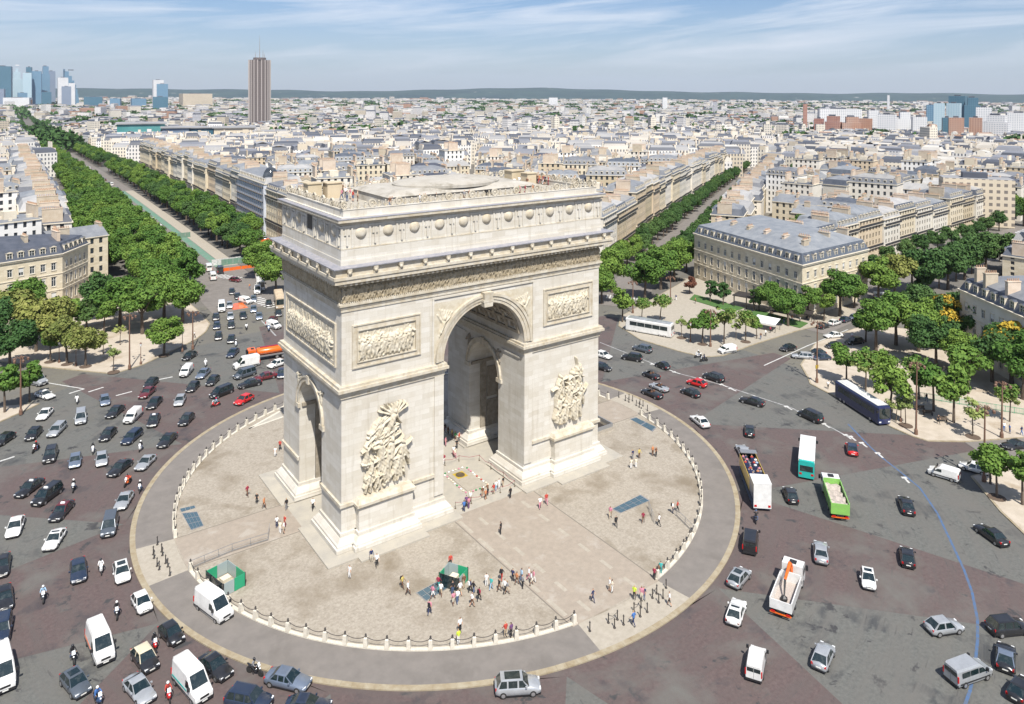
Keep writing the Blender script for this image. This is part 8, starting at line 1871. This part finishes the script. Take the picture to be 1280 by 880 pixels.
# people on the terrace, where they stand in the photograph
D = math.degrees
WALK = [ # px, py(feet), pose, facing deg in the plane, top, trousers, where
 (437, 723, 'stand', 200, 'white', 'white', 'in front of the left pier steps', None), (464, 702, 'stand2', 260, 'navy', 'cream', 'beside the left pier steps', None), (471, 709, 'walk', 250, 'white', 'black', 'beside the left pier steps, nearer the viewer', None),
 (503, 736, 'walk', 300, 'yellow', 'brown', 'left of the green grating', 'black'), (510, 744, 'walk2', 300, 'white', 'brown', 'left of the green grating, second of the couple', None), (563, 709, 'stand2', 250, 'red', 'black', 'behind the green kiosk', None),
 (537, 769, 'walk', 40, 'pink', 'navy', 'nearest below the grating, with a backpack', 'black'), (541, 749, 'walks', 10, 'pink', 'white', 'on the near end of the grating', None), (548, 737, 'walk2', 30, 'maroon', 'teal', 'on the grating', None), (551, 746, 'walks2', 60, 'white', 'beige', 'in front of the grating', None),
 (566, 744, 'stand', 80, 'black', 'denim', 'in front of the kiosk', None), (572, 755, 'walk', 70, 'white', 'denim', 'two steps in front of the kiosk', None), (567, 757, 'walks', 70, 'pink', 'cream', 'in front of the kiosk, leftmost of the pair', None), (575, 745, 'walks2', 90, 'white', 'beige', 'right in front of the kiosk corner', None),
 (580, 736, 'stand', 90, 'brown', 'beige', 'right beside the kiosk', None), (588, 741, 'walk', 0, 'navy', 'black', 'in the group right of the kiosk', 'white'), (592, 743, 'walk2', 10, 'black', 'denim', 'in the group right of the kiosk, rear', None), (590, 759, 'walks', 350, 'white', 'brown', 'below the group right of the kiosk', None), (599, 752, 'walk', 20, 'maroon', 'black', 'below the group, with a dark bag', 'black'),
 (608, 733, 'stand', 60, 'white', 'white', 'between the two groups', None), (614, 738, 'walk', 30, 'teal', 'skyblue', 'between the two groups, in blue', None), (627, 726, 'walk2', 30, 'black', 'red', 'at the back of the strolling group', 'black'), (624, 740, 'walk', 0, 'black', 'brown', 'at the front of the strolling group', None), (631, 742, 'walk2', 0, 'white', 'black', 'at the front of the strolling group, second', None), (634, 743, 'walks', 350, 'grey', 'beige', 'at the front of the strolling group, third', None),
 (641, 727, 'stand', 20, 'navy', 'black', 'in the middle of the strolling group', None), (646, 731, 'walks', 0, 'orange', 'brown', 'in the strolling group, in orange', None), (652, 728, 'walk', 0, 'skyblue', 'denim', 'in the strolling group, in light blue', None), (653, 736, 'stand2', 0, 'grey', 'black', 'in the strolling group, nearest in grey', None), (661, 726, 'walk', 340, 'white', 'pink', 'near the right end of the strolling group', None), (664, 732, 'walks2', 340, 'white', 'cream', 'at the right end of the strolling group', None), (667, 729, 'walk', 0, 'pink', 'white', 'last at the right of the strolling group', None),
 (575, 791, 'stand', 270, 'white', 'black', 'standing near the posts below the kiosk', None), (573, 806, 'stand', 90, 'lime', 'white', 'beside the posts in a high-visibility vest', None), (632, 797, 'stand2', 90, 'red', 'beige', 'leaning on the stone posts at the bottom', None), (639, 797, 'stand', 100, 'purple', 'black', 'beside the one in red at the posts', None),
 (626, 668, 'stand', 120, 'black', 'black', 'alone in the middle of the axis', None), (741, 753, 'walk', 300, 'navy', 'navy', 'alone in navy on the axis near the opening', None), (762, 740, 'stands', 330, 'white', 'beige', 'near the opening, one of a pale couple', None), (765, 741, 'stand2', 330, 'cream', 'white', 'near the opening, other one of the pale couple', None),
 (793, 750, 'stand', 200, 'lime', 'black', 'just inside the iron posts in green and black', None), (802, 751, 'stand2', 220, 'pink', 'cream', 'just inside the iron posts in pink', None), (805, 751, 'stand', 200, 'navy', 'denim', 'just inside the iron posts in navy', None), (792, 783, 'walk', 100, 'blue', 'navy', 'outside the iron posts in blue', None), (837, 758, 'walks', 120, 'white', 'black', 'right of the iron posts in white and black', None),
 (818, 725, 'stand2', 30, 'maroon', 'black', 'left of the right stone posts', None), (826, 718, 'stand', 40, 'teal', 'teal', 'by the right stone posts in turquoise', None), (823, 722, 'stands', 60, 'brown', 'denim', 'by the right stone posts in brown', None),
 (675, 636, 'walk', 240, 'white', 'pink', 'in front of the right pier, pale clothes', None), (683, 631, 'walk2', 240, 'red', 'pink', 'in front of the right pier, in red', None), (638, 623, 'stand', 90, 'black', 'black', 'at the rope right of the flame', None),
 (763, 648, 'walk', 210, 'pink', 'beige', 'left of the dark grating at right', None), (770, 659, 'walk2', 240, 'black', 'black', 'below the left end of the dark grating', None), (804, 654, 'walks', 210, 'maroon', 'brown', 'right of the dark grating', None), (824, 658, 'walk', 120, 'white', 'black', 'right of the dark grating, in white', None),
 (841, 642, 'stand', 300, 'white', 'navy', 'near the right posts, in white', 'black'), (847, 640, 'walk', 300, 'red', 'black', 'near the right posts, in red', None), (791, 574, 'stand', 90, 'navy', 'grey', 'right of the arch in navy', None), (799, 573, 'stand2', 270, 'yellow', 'brown', 'right of the arch in yellow', None), (816, 570, 'stand', 80, 'orange', 'brown', 'far right of the arch in orange', None), (820, 571, 'stand', 260, 'brown', 'black', 'far right of the arch in brown', None), (789, 586, 'stand', 60, 'cream', 'white', 'in the cream pair right of the arch, left', None), (795, 585, 'stand2', 60, 'cream', 'white', 'in the cream pair right of the arch, right', None),
 (309, 621, 'walk', 300, 'maroon', 'brown', 'left of the arch in dark red', None), (321, 630, 'stand', 250, 'black', 'black', 'left of the arch in black', None), (330, 636, 'walk2', 300, 'orange', 'brown', 'left of the arch in orange', None), (358, 638, 'stand', 100, 'black', 'grey', 'by the far left pier in black', None), (391, 638, 'walk', 260, 'white', 'black', 'between the left piers in white', None), (346, 660, 'stand', 90, 'white', 'navy', 'in the group by the small arch, left', None), (350, 667, 'stand2', 60, 'cream', 'white', 'in the group by the small arch, front', None), (356, 659, 'stand', 200, 'red', 'maroon', 'in the group by the small arch, in red', None), (355, 667, 'stands', 150, 'white', 'beige', 'in the group by the small arch, right', None), (344, 571, 'stand', 220, 'white', 'white', 'behind the far left pier in white', None), (350, 563, 'walk', 240, 'red', 'black', 'behind the far left pier in red', None),
 (580, 640, 'stand2', 80, 'blue', 'navy', 'at the rope left of the tomb, in blue', None), (586, 636, 'stand', 90, 'pink', 'purple', 'at the rope left of the tomb, in pink', None), (583, 634, 'stand', 70, 'purple', 'black', 'at the rope left of the tomb, in purple', None), (588, 628, 'stand2', 70, 'white', 'beige', 'at the rope left of the tomb, in white', None),
 (603, 622, 'stand', 90, 'brown', 'beige', 'at the near edge of the tomb, leftmost', None), (607, 625, 'stands', 90, 'orange', 'brown', 'at the near edge of the tomb, in orange', None), (610, 619, 'bend', 90, 'brown', 'black', 'bending at the near edge of the tomb', None), (617, 618, 'stand2', 90, 'red', 'beige', 'at the near edge of the tomb, in red', None), (620, 614, 'stand', 90, 'white', 'skyblue', 'at the right corner of the tomb, in white', None), (624, 612, 'stand2', 110, 'white', 'white', 'at the right corner of the tomb, middle', None), (629, 609, 'stand', 110, 'black', 'beige', 'at the right corner of the tomb, in black', None),
 (567, 570, 'walk', 250, 'white', 'maroon', 'inside the big arch in white', None), (569, 573, 'walk2', 250, 'cream', 'pink', 'inside the big arch in cream', None), (557, 558, 'stand', 300, 'pink', 'pink', 'inside the big arch in pink', None), (553, 556, 'stand2', 300, 'purple', 'white', 'inside the big arch in purple', None), (571, 561, 'stand', 250, 'black', 'black', 'inside the big arch, tall in black', None), (555, 580, 'walk', 250, 'maroon', 'white', 'inside the big arch near the left pier', None),
 (560, 545, 'stand', 300, 'brown', 'black', 'in the queue at the back pier, first', None), (565, 548, 'stand', 300, 'yellow', 'brown', 'in the queue at the back pier, second', None), (569, 551, 'stand2', 300, 'green', 'brown', 'in the queue at the back pier, third', None), (574, 553, 'stand', 300, 'red', 'black', 'in the queue at the back pier, fourth', None), (556, 540, 'stand', 300, 'black', 'maroon', 'in the queue at the back pier, farthest', None)]
for px, py, ps, fc, top, legs, wh, pk in WALK:
    P = gp(px, py, Z0); person(P.x, P.y, Z0+.03, R(fc), ps, top, legs, 'person in %s top and %s %s %s' % (top, legs, 'shorts' if 's' in ps[4:] and ps not in ('stand', 'stand2') and ps.startswith(('walks', 'stands')) else 'trousers', wh), 'visitors on the terrace', hair=pr_.choice(['hair', 'hair', 'hair_fair']), skin=pr_.choice(['skin', 'skin', 'skin', 'skin_dark']), s=pr_.uniform(.94, 1.06), pack=pk)
# visitors up on the roof
RF = [(403, 242, 'white', 'white'), (407, 240, 'orange', 'brown'), (413, 244, 'white', 'beige'), (418, 240, 'brown', 'black'), (421, 246, 'black', 'white'), (427, 250, 'pink', 'denim'), (432, 247, 'white', 'black'), (434, 252, 'grey', 'denim'), (438, 249, 'pink', 'cream'), (441, 252, 'red', 'denim'), (444, 247, 'navy', 'white'), (447, 252, 'beige', 'brown'), (451, 250, 'brown', 'denim'), (483, 246, 'white', 'denim'), (484, 240, 'pink', 'pink'), (493, 247, 'white', 'black'), (497, 243, 'black', 'white'), (503, 249, 'cream', 'brown'), (547, 244, 'grey', 'brown'), (551, 243, 'brown', 'beige'), (602, 236, 'green', 'black'), (608, 237, 'pink', 'maroon'), (613, 236, 'maroon', 'maroon'), (626, 236, 'orange', 'cream'), (643, 234, 'white', 'white'), (649, 232, 'white', 'grey'), (659, 234, 'brown', 'cream'), (661, 231, 'red', 'beige'), (668, 229, 'red', 'brown'), (688, 226, 'black', 'cream'), (700, 227, 'brown', 'black'), (703, 229, 'black', 'black'), (707, 226, 'yellow', 'black'), (712, 228, 'green', 'white'), (716, 229, 'red', 'maroon'), (719, 226, 'orange', 'red'), (724, 227, 'purple', 'white'), (729, 225, 'white', 'skyblue'), (733, 226, 'red', 'pink'), (652, 229, 'white', 'beige'), (455, 238, 'white', 'white')]
for i, (px, py, top, legs) in enumerate(RF):
    P = gp(px, py, 44.06); x = max(-WX+1.3, min(WX-1.3, P.x)); y = max(-DY+1.25, min(DY-1.3, P.y))
    if abs(x) < 14.3 and abs(y) < 7.0: y = -7.6
    person(x, y, 44.06, R(pr_.uniform(0, 360)), pr_.choice(['stand', 'stand2', 'stands', 'walk']), top, legs, 'visitor in %s top and %s trousers on arch roof, %s from left' % (top, legs, ORD[i+1]), 'visitors on the roof terrace', hair=pr_.choice(['hair', 'hair_fair']))
# people on the squares
for px, py, top, legs, wh in [(1158, 503, 'black', 'denim', 'on the benches of the right square'), (1173, 531, 'black', 'black', 'by the benches of the right square'), (1255, 540, 'white', 'blue', 'by the lamp post at the right edge'), (1262, 543, 'blue', 'denim', 'by the lamp post at right, nearer'), (1277, 545, 'navy', 'blue', 'cut by the right edge'), (1035, 487, 'white', 'black', 'at the tip of the right square'), (957, 421, 'white', 'black', 'beside the marquee'), (963, 417, 'maroon', 'black', 'beside the marquee, in dark red'), (951, 425, 'brown', 'denim', 'beside the marquee, nearer'), (845, 376, 'navy', 'white', 'beside the lawn'), (832, 374, 'white', 'black', 'crossing toward the lawn'), (869, 380, 'orange', 'black', 'on the path before the lawn'), (1065, 425, 'white', 'pink', 'beside the cars of the cross avenue'), (1110, 378, 'pink', 'denim', 'near the far crossing'), (1127, 374, 'blue', 'denim', 'near the far crossing, in blue'), (1137, 372, 'yellow', 'black', 'near the far crossing, in yellow'), (243, 423, 'white', 'black', 'at the rounded tip of the left square'), (968, 408, 'red', 'black', 'behind the marquee'), (980, 406, 'navy', 'denim', 'at the bus stop before the mansion'), (1000, 404, 'white', 'black', 'at the right end of the bus stop'), (975, 404, 'black', 'black', 'waiting at the bus stop'), (990, 402, 'orange', 'denim', 'waiting at the bus stop, in orange'), (312, 362, 'orange', 'denim', 'standing in the avenue mouth')]:
    P = gp(px, py); person(P.x, P.y, .15, R(pr_.uniform(0, 360)), pr_.choice(['stand', 'walk', 'stand2', 'walk2']), top, legs, 'person in %s top and %s trousers %s' % (top, legs, wh), 'people on the squares')
# ================================================================ STREET AND TERRACE FURNITURE
# stone posts with iron caps, chains between
b = MB(); b.tbox(-.24, .24, -.24, .24, 0, .95, .04, .04); b.tbox(-.19, .19, -.19, .19, .95, 1.05, .08, .08); pd_ = b.data('post', 'white_stone')
b = MB(); b.lathe([(.13, 1.05), (.15, 1.12), (.06, 1.2), (.12, 1.3), (.03, 1.42)], 8); cap_ = b.data('iron_cap', 'iron')
def chain(Ln, sag=.35, z=1.08, r_=.035):
    b = MB(); n = 8; b.tube([(Ln*i/n, 0, z-sag*4*(i/n)*(1-i/n)) for i in range(n+1)], r_, 5); return b.data('chain', 'iron')
nb = 0
for si, s in enumerate(SEG):
    n = int((s[1]-s[0])/3.4); st = (s[1]-s[0]-1.0)/n; ch = chain(2*40.06*math.sin(R(st/2)))
    for k in range(n+1):
        nb += 1; a = s[0]+.5+k*st; x, y = 40.06*math.cos(R(a)), 40.06*math.sin(R(a))
        side = ['front right', 'rear right', 'rear left', 'front left'][si]
        t = thing('stone_post', 'pale stone post with iron cap, %s on the %s arc of the terrace' % (ORD[k+1], side), 'post', (x, y, Z0+.13), R(a+90), 'stone posts round the terrace'); obj('post', pd_, t); obj('iron_cap', cap_, t)
        if k < n:
            o = obj('chain', ch, t); o.rotation_euler = (0, 0, R(st/2))
# pairs of short iron posts across the openings
b = MB(); b.lathe([(.16, 0), (.16, .08), (.07, .14), (.06, .95), (.11, 1.0), (.05, 1.12), (.02, 1.2)], 8); ip = b.data('iron_post', 'iron')
tx = ['front', 'right', 'rear', 'left']
for fi, fr in enumerate(FR):
    mid = (fr[0]+fr[1])/2; hwid = 6.5 if fi in (0, 2) else 4.0; nn = Vector((math.cos(R(mid)), math.sin(R(mid)))); tt = Vector((-nn.y, nn.x)); k = 0
    us = ([-6.2, -3.6, -2.4, .1, 1.3, 3.6, 4.6, 6.3] if fi in (0, 2) else [-3.9, -1.9, -1.0, 1.0, 1.9, 3.9]); prev = None
    for q, u in enumerate(us):
        for dd in ((0,) if q in (0, len(us)-1) else (-.5, .5)):
            k += 1; p = nn*(42.6-.03*u*u+dd)+tt*u
            t = thing('iron_bollard', 'dark iron bollard, %s across the %s opening of the terrace' % (ORD[k], tx[fi]), 'bollard', (p.x, p.y, Z0), 0, 'iron bollards at the openings'); obj('shaft', ip, t)
            if dd == -.5 and q % 2 == 1 and q+1 < len(us):
                b = MB(); e_ = nn*(42.1-.03*us[q+1]**2)+tt*us[q+1]-p; b.tube([(0, 0, .9), (e_.x/2, e_.y/2, .6), (e_.x, e_.y, .9)], .03, 5); b.build('chain', 'iron', t)
# tomb and eternal flame under the vault
t = thing('memorial_tomb', 'flat granite tomb slab with bronze flame mouth ringed by flowers under the big vault', 'tomb', (.3, -5.6, Z0+.02))
b = MB(); b.box(-1.6, 1.6, -3.0, 3.0, 0, .10); b.build('slab', 'pale_paving', t); b = MB(); b.lathe([(.75, .10), (.72, .18), (.4, .2), (.3, .14), (.1, .12)], 16, 0, 1.7); b.build('bronze_shield', 'bronze', t)
b = MB(); b.box(-.9, .9, .8, 2.6, .09, .115); b.build('brass_plate', 'paint_yellow', t)
fr_ = random.Random(8); fc = ['cloth_red', 'cloth_pink', 'cloth_white', 'cloth_cream', 'cloth_green', 'cloth_white']; fb = {}
for c in fc: b = MB(); b.lathe([(.08, 0), (.12, .09), (.17, .13), (.11, .2), (.03, .24)], 7); fb[c] = b.data('bouquet', c)
k = 0
for x, y in [(sx*2.0, -3.2+i*.62) for sx in (-1, 1) for i in range(11)]+[(-1.6+i*.62, sy*3.5) for sy in (-1, 1) for i in range(6)]:
    k += 1; c = fr_.choice(fc); tag(obj('bouquet', fb[c], None, (.3+x+fr_.uniform(-.1, .1), -5.6+y, Z0+.02)), '%s bouquet laid round the tomb slab, %s in the ring' % (c[6:], ORD[k]), 'flowers', 'bouquets round the tomb')
# low rope stanchions round the tomb
b = MB(); b.lathe([(.14, 0), (.14, .04), (.03, .07), (.03, .9), (.06, .95), (.02, 1.0)], 8); sp_ = b.data('stanchion', 'bronze'); pts = [(-5.2, -11.5), (-2.6, -11.7), (0, -11.8), (2.6, -11.7), (5.4, -11.5), (5.4, -8.5), (5.4, -5), (5.4, -1.6), (2.6, .2), (0, .3), (-2.6, .2), (-5.2, -1.4)]
for k, (x, y) in enumerate(pts):
    t = thing('rope_stand', 'bronze rope stand under the vault, %s around the tomb' % ORD[k+1], 'stanchion', (x, y, Z0+.02), 0, 'rope stands round the tomb'); obj('stanchion', sp_, t)
    if k+1 < len(pts): nx, ny = pts[k+1][0]-x, pts[k+1][1]-y; b = MB(); b.tube([(0, 0, .88), (nx/2, ny/2, .6), (nx, ny, .88)], .025, 5); b.build('rope', 'cloth_maroon', t)
# gratings / skylights let into the paving
def grate(pts, m, nx, ny, label, rim='steel'):
    P = [gp(*p, Z0) for p in pts]; c = sum(P, Vector())/4; t = thing('pavement_grating', label, 'grating', (c.x, c.y, Z0+.01)); A_, B2, C2, D2 = [p-c for p in P]; L2 = lambda u, v: A_.lerp(B2, u).lerp(D2.lerp(C2, u), v)
    b = MB(); b.face([(*L2(-.03, -.03).xy, .004), (*L2(1.03, -.03).xy, .004), (*L2(1.03, 1.03).xy, .004), (*L2(-.03, 1.03).xy, .004)]); b.build('frame', rim, t)
    for i in range(nx):
        for j in range(ny):
            g = .06; q = [L2((i+g)/nx, (j+g)/ny), L2((i+1-g)/nx, (j+g)/ny), L2((i+1-g)/nx, (j+1-g)/ny), L2((i+g)/nx, (j+1-g)/ny)]; b = MB(); b.prism([tuple(p.xy) for p in q][::1], .006, .03); b.build('pane', m, t)
grate([(228, 642), (246, 640), (254, 657), (239, 662)], 'solar', 4, 3, 'dark glazed grating in the paving at the left of the arch'); grate([(225, 636), (243, 632), (244, 635), (227, 640)], 'solar', 3, 1, 'narrow dark grating above the square one at the left of the arch')
grate([(766, 636), (800, 619), (811, 626), (776, 641)], 'solar', 5, 2, 'long dark grating in the paving right of the arch'); grate([(788, 524), (795, 522), (820, 534), (815, 539)], 'solar', 5, 2, 'slanting dark grating near the right rear posts')
grate([(521, 741), (556, 722), (566, 731), (533, 751)], 'green_lane' if 0 else 'solar', 5, 2, 'grey-green grating beside the green kiosk')
# green and glass kiosks over the stairs
def kiosk(px, py, rz, w, d, label, h=1.6):
    P = gp(px, py, Z0); t = thing('stair_kiosk', label, 'kiosk', (P.x, P.y, Z0), R(rz))
    for k, (x0, x1, y0, y1, m) in enumerate([(-w, -.02, -d, -d+.06, 'paint_grey' if 0 else 'kiosk_glass'), (.02, w, -d, -d+.06, 'kiosk_green'), (w-.06, w, -d+.08, 0, 'kiosk_green'), (w-.06, w, .04, d, 'kiosk_glass'), (-w, -.02, d-.06, d, 'kiosk_green'), (.02, w-.08, d-.06, d, 'kiosk_glass'), (-w, -w+.06, -d+.08, d-.08, 'car_glass')]):
        b = MB(); b.box(x0, x1, y0, y1, .05, h); b.build('panel', m, t)
    for sx in (-1, 1):
        for sy in (-1, 1): b = MB(); b.box(sx*w-.06*(sx > 0)-.0, sx*w+.06-.06*(sx > 0), sy*d-.07, sy*d+.07, 0, h+.1); b.build('corner_post', 'iron', t)
    b = MB(); b.box(-w+.3, w-.3, -d+.3, d-.3, 0, .06); b.build('stairwell', 'cloth_beige', t); b = MB(); b.box(-.6, .5, -.5, .4, .06, 1.0); b.build('counter', 'cloth_cream', t)
mat('kiosk_green', (0.02, 0.30, 0.15), 0.5); mat('kiosk_glass', (0.30, 0.36, 0.36), 0.25)
kiosk(282, 731, 15, 1.45, 2.0, 'roofless green and glass kiosk at the front left of the terrace'); kiosk(567, 729, 30, 1.2, 1.35, 'roofless green and glass kiosk among the visitors in front of the arch')
# stairwell opening right of the arch with glass balustrade, ramp at the rear left
t = thing('stairwell', 'sunken stair opening with pale walls beside the right pier', 'stairwell', (28.6, -3.5, Z0)); b = MB(); b.face([(-2.3, -2, .012), (2.6, -2, .012), (2.6, 2, .012), (-2.3, 2, .012)]); b.build('stair_pit', 'iron', t)
for x0, x1, y0, y1, m in ((-2.5, 2.8, -2.2, -2.0, 'pale_paving'), (-2.5, 2.8, 2.0, 2.2, 'pale_paving'), (2.6, 2.8, -2.0, 2.0, 'pale_paving')): b = MB(); b.box(x0, x1, y0, y1, 0, .45); b.box(x0, x1, y0+.05, y1-.05, .45, 1.1, 1) ; b.build('parapet', [m, 'steel'], t)
for k in range(6): b = MB(); b.box(-2.2+k*.5, -1.72+k*.5, -1.9, 1.9, .013, .16-k*.02); b.build('step', 'granite', t)
P0 = [gp(*p, Z0) for p in ((311, 536), (350, 514), (354, 521))]; b = MB(); b.face([(p.x, p.y, Z0+.02) for p in P0]); struct('ramp_floor', b, 'granite')
line_strip('ramp_edge', [p.xy for p in (P0[1], P0[0], P0[2])], .5, 'white_stone', Z0+.03)
# glass safety screens
for pts, lb in [([(237, 712), (290, 690), (335, 676), (337, 664)], 'low glass and steel screen running from the left opening toward the arch'), ([(811, 636), (818, 655)], 'short glass screen panel right of the dark grating'), ([(845, 645), (868, 668)], 'short steel screen by the right stone posts')]:
    P = [gp(*p, Z0) for p in pts]; t = thing('safety_screen', lb, 'barrier', (P[0].x, P[0].y, Z0))
    for a_, c_ in zip(P, P[1:]):
        d = c_-a_; n = max(1, int(d.length/1.8)); rz = math.atan2(d.y, d.x)
        for k in range(n):
            q = a_+d*(k/n)-P[0]; b = MB(); ln = d.length/n; b.box(0, .05, -.03, .03, 0, 1.1); b.box(.05, ln, -.02, .02, 1.05, 1.1); b.box(.05, ln, -.008, .008, .15, .28); b.box(.05, ln, -.008, .008, .6, .63); b.build('screen_panel', 'steel', t, loc=(q.x, q.y, 0), rz=rz)
# street lamps
def lantern(px, py, label, h=4.6):
    P = gp(px, py); t = thing('street_lamp', label, 'street lamp', (P.x, P.y, .14), 0, 'brown lantern lamps on the squares'); b = MB(); b.lathe([(.26, 0), (.24, .5), (.12, .7), (.08, 1.2), (.06, h-.7), (.10, h-.62)], 8); b.build('post', 'lamp_brown', t)
    b = MB(); b.lathe([(.12, h-.62), (.24, h-.1), (.22, h-.05)], 6); b.build('lantern', 'headlight', t); b = MB(); b.lathe([(.27, h-.05), (.16, h+.12), (.03, h+.3)], 6); b.build('cap', 'lamp_brown', t)
def mast(px, py, label, h=13, arms=5, sign=False):
    P = gp(px, py); t = thing('lamp_mast', label, 'street lamp', (P.x, P.y, .14), 0, 'tall brown lamp masts round the place'); b = MB(); b.lathe([(.32, 0), (.30, .8), (.17, 1.1), (.14, h*.5), (.10, h)], 10); b.build('mast', 'lamp_brown', t)
    for k in range(arms):
        a = 2*math.pi*k/arms; b = MB(); b.tube([(0, 0, h-.6), (.7*math.cos(a), .7*math.sin(a), h-.2), (1.2*math.cos(a), 1.2*math.sin(a), h-.5)], .045, 5); b.lathe([(.2, h-1.0), (.26, h-.6), (.05, h-.45)], 6, 1.2*math.cos(a), 1.2*math.sin(a)); b.build('lamp_arm', 'lamp_brown', t)
    if sign: b = MB(); b.box(-.4, .4, -.1, .1, 3.0, 3.7); b.build('warning_panel', 'paint_yellow', t)
for a in [(176, 456, 'lantern lamp at the kerb between sapling and round tree'), (228, 440, 'lantern lamp right of the round tree'), (74, 454, 'lantern lamp among the yellow-green trees'), (95, 458, 'lantern lamp between two yellow-green trees'), (863, 428, 'lantern lamp beside the dark leafy small tree'), (1126, 528, 'lantern lamp at the front end of the blue coach')]: lantern(*a)
for a in [(162, 462, 'tall lamp mast beside the corner sapling of the left square', 12), (241, 437, 'tall lamp mast at the rounded tip of the left square', 9), (26, 519, 'tall lamp mast on the left pavement', 11), (888, 434, 'tall slim mast between the trees of the middle square', 9), (791, 392, 'tall mast with red triangular sign by the white coach', 9), (838, 380, 'tall mast near the zebra crossing', 8), (1145, 544, 'tall brown lamp mast at the kerb of the right square', 13), (1230, 603, 'tall brown lamp mast on the corner pavement', 12), (1252, 548, 'tall dark mast at the far kerb of the right avenue', 10)]: mast(*a)
mast(1021, 479, 'tall brown lamp mast with a yellow panel at the tip of the right square', 13, 5, True)
# marquee, bus shelter, benches, hedge, railings
P = gp(958, 412); t = boxthing('marquee', 'white pitched marquee beside the pale young trees', 'marquee', 0, 6, 0, 3.6, 0, 2.8, 'cloth_white', None, c_=(P.x, P.y, .14), rz=R(-75))
for k, (px, py) in enumerate([(975, 398), (1005, 400)]): P = gp(px, py); boxthing('bus_shelter', 'dark roofed bus shelter in front of the mansion, %s one' % ('left', 'right')[k], 'shelter', 0, 5, 0, 2, 0, 2.6, 'iron', None, c_=(P.x, P.y, .14), rz=R(-80))
for k, (px, py) in enumerate([(1160, 520), (1178, 528), (1150, 514)]):
    P = gp(px, py); t = thing('park_bench', 'dark bench on the right square, %s' % ('nearest the coach row', 'nearer the lamp mast', 'at the foot of a small tree')[k], 'bench', (P.x, P.y, .14), R(-40))
    b = MB(); b.box(-.9, .9, -.2, .25, .42, .48); b.build('seat', 'bark', t); b = MB(); b.box(-.9, .9, .25, .3, .5, .9); b.build('backrest', 'bark', t)
    for s_ in (-.75, .75): b = MB(); b.box(s_-.04, s_+.04, -.18, .28, 0, .42); b.build('leg', 'iron', t)
P = gp(1233, 512); t = thing('railing', 'green metal railing behind the small trees of the right square', 'railing', (P.x, P.y, .14), R(-62))
for k in range(16): b = MB(); b.box(-12+k*1.5, -11.94+k*1.5, -.03, .03, 0, 1.2); b.box(-11.94+k*1.5, -10.5+k*1.5, -.02, .02, 1.1, 1.17); b.box(-11.94+k*1.5, -10.5+k*1.5, -.02, .02, .15, .2); [b.box(-11.9+k*1.5+q*.24, -11.87+k*1.5+q*.24, -.01, .01, .2, 1.1) for q in range(6)]; b.build('rail_bay', 'kiosk_green', t)
t = thing('entrance_canopy', 'dark flat entrance canopy at the foot of the long cream mansion', 'canopy', (*gp(935, 386).xy, .14), R(-75)); b = MB(); b.box(-4, 4, -1.5, 3.5, 3.2, 3.5); b.build('roof', 'iron', t)
for x in (-3.6, 0, 3.6): b = MB(); b.box(x-.12, x+.12, -1.3, -1.05, 0, 3.2); b.build('column', 'iron', t)
P = gp(272, 384); tag(bpy.data.objects.new('x', None), 'x', 'x') if 0 else None
b = MB(); P = gp(297, 383); b.prism([(P.x+dx, P.y+dy) for dx, dy in ((-2, -3), (2, -3), (2, 3), (-2, 3))], 0, .16); tag(b.build('traffic_island', 'paint_orange'), 'small orange traffic island in the avenue mouth', 'traffic island')
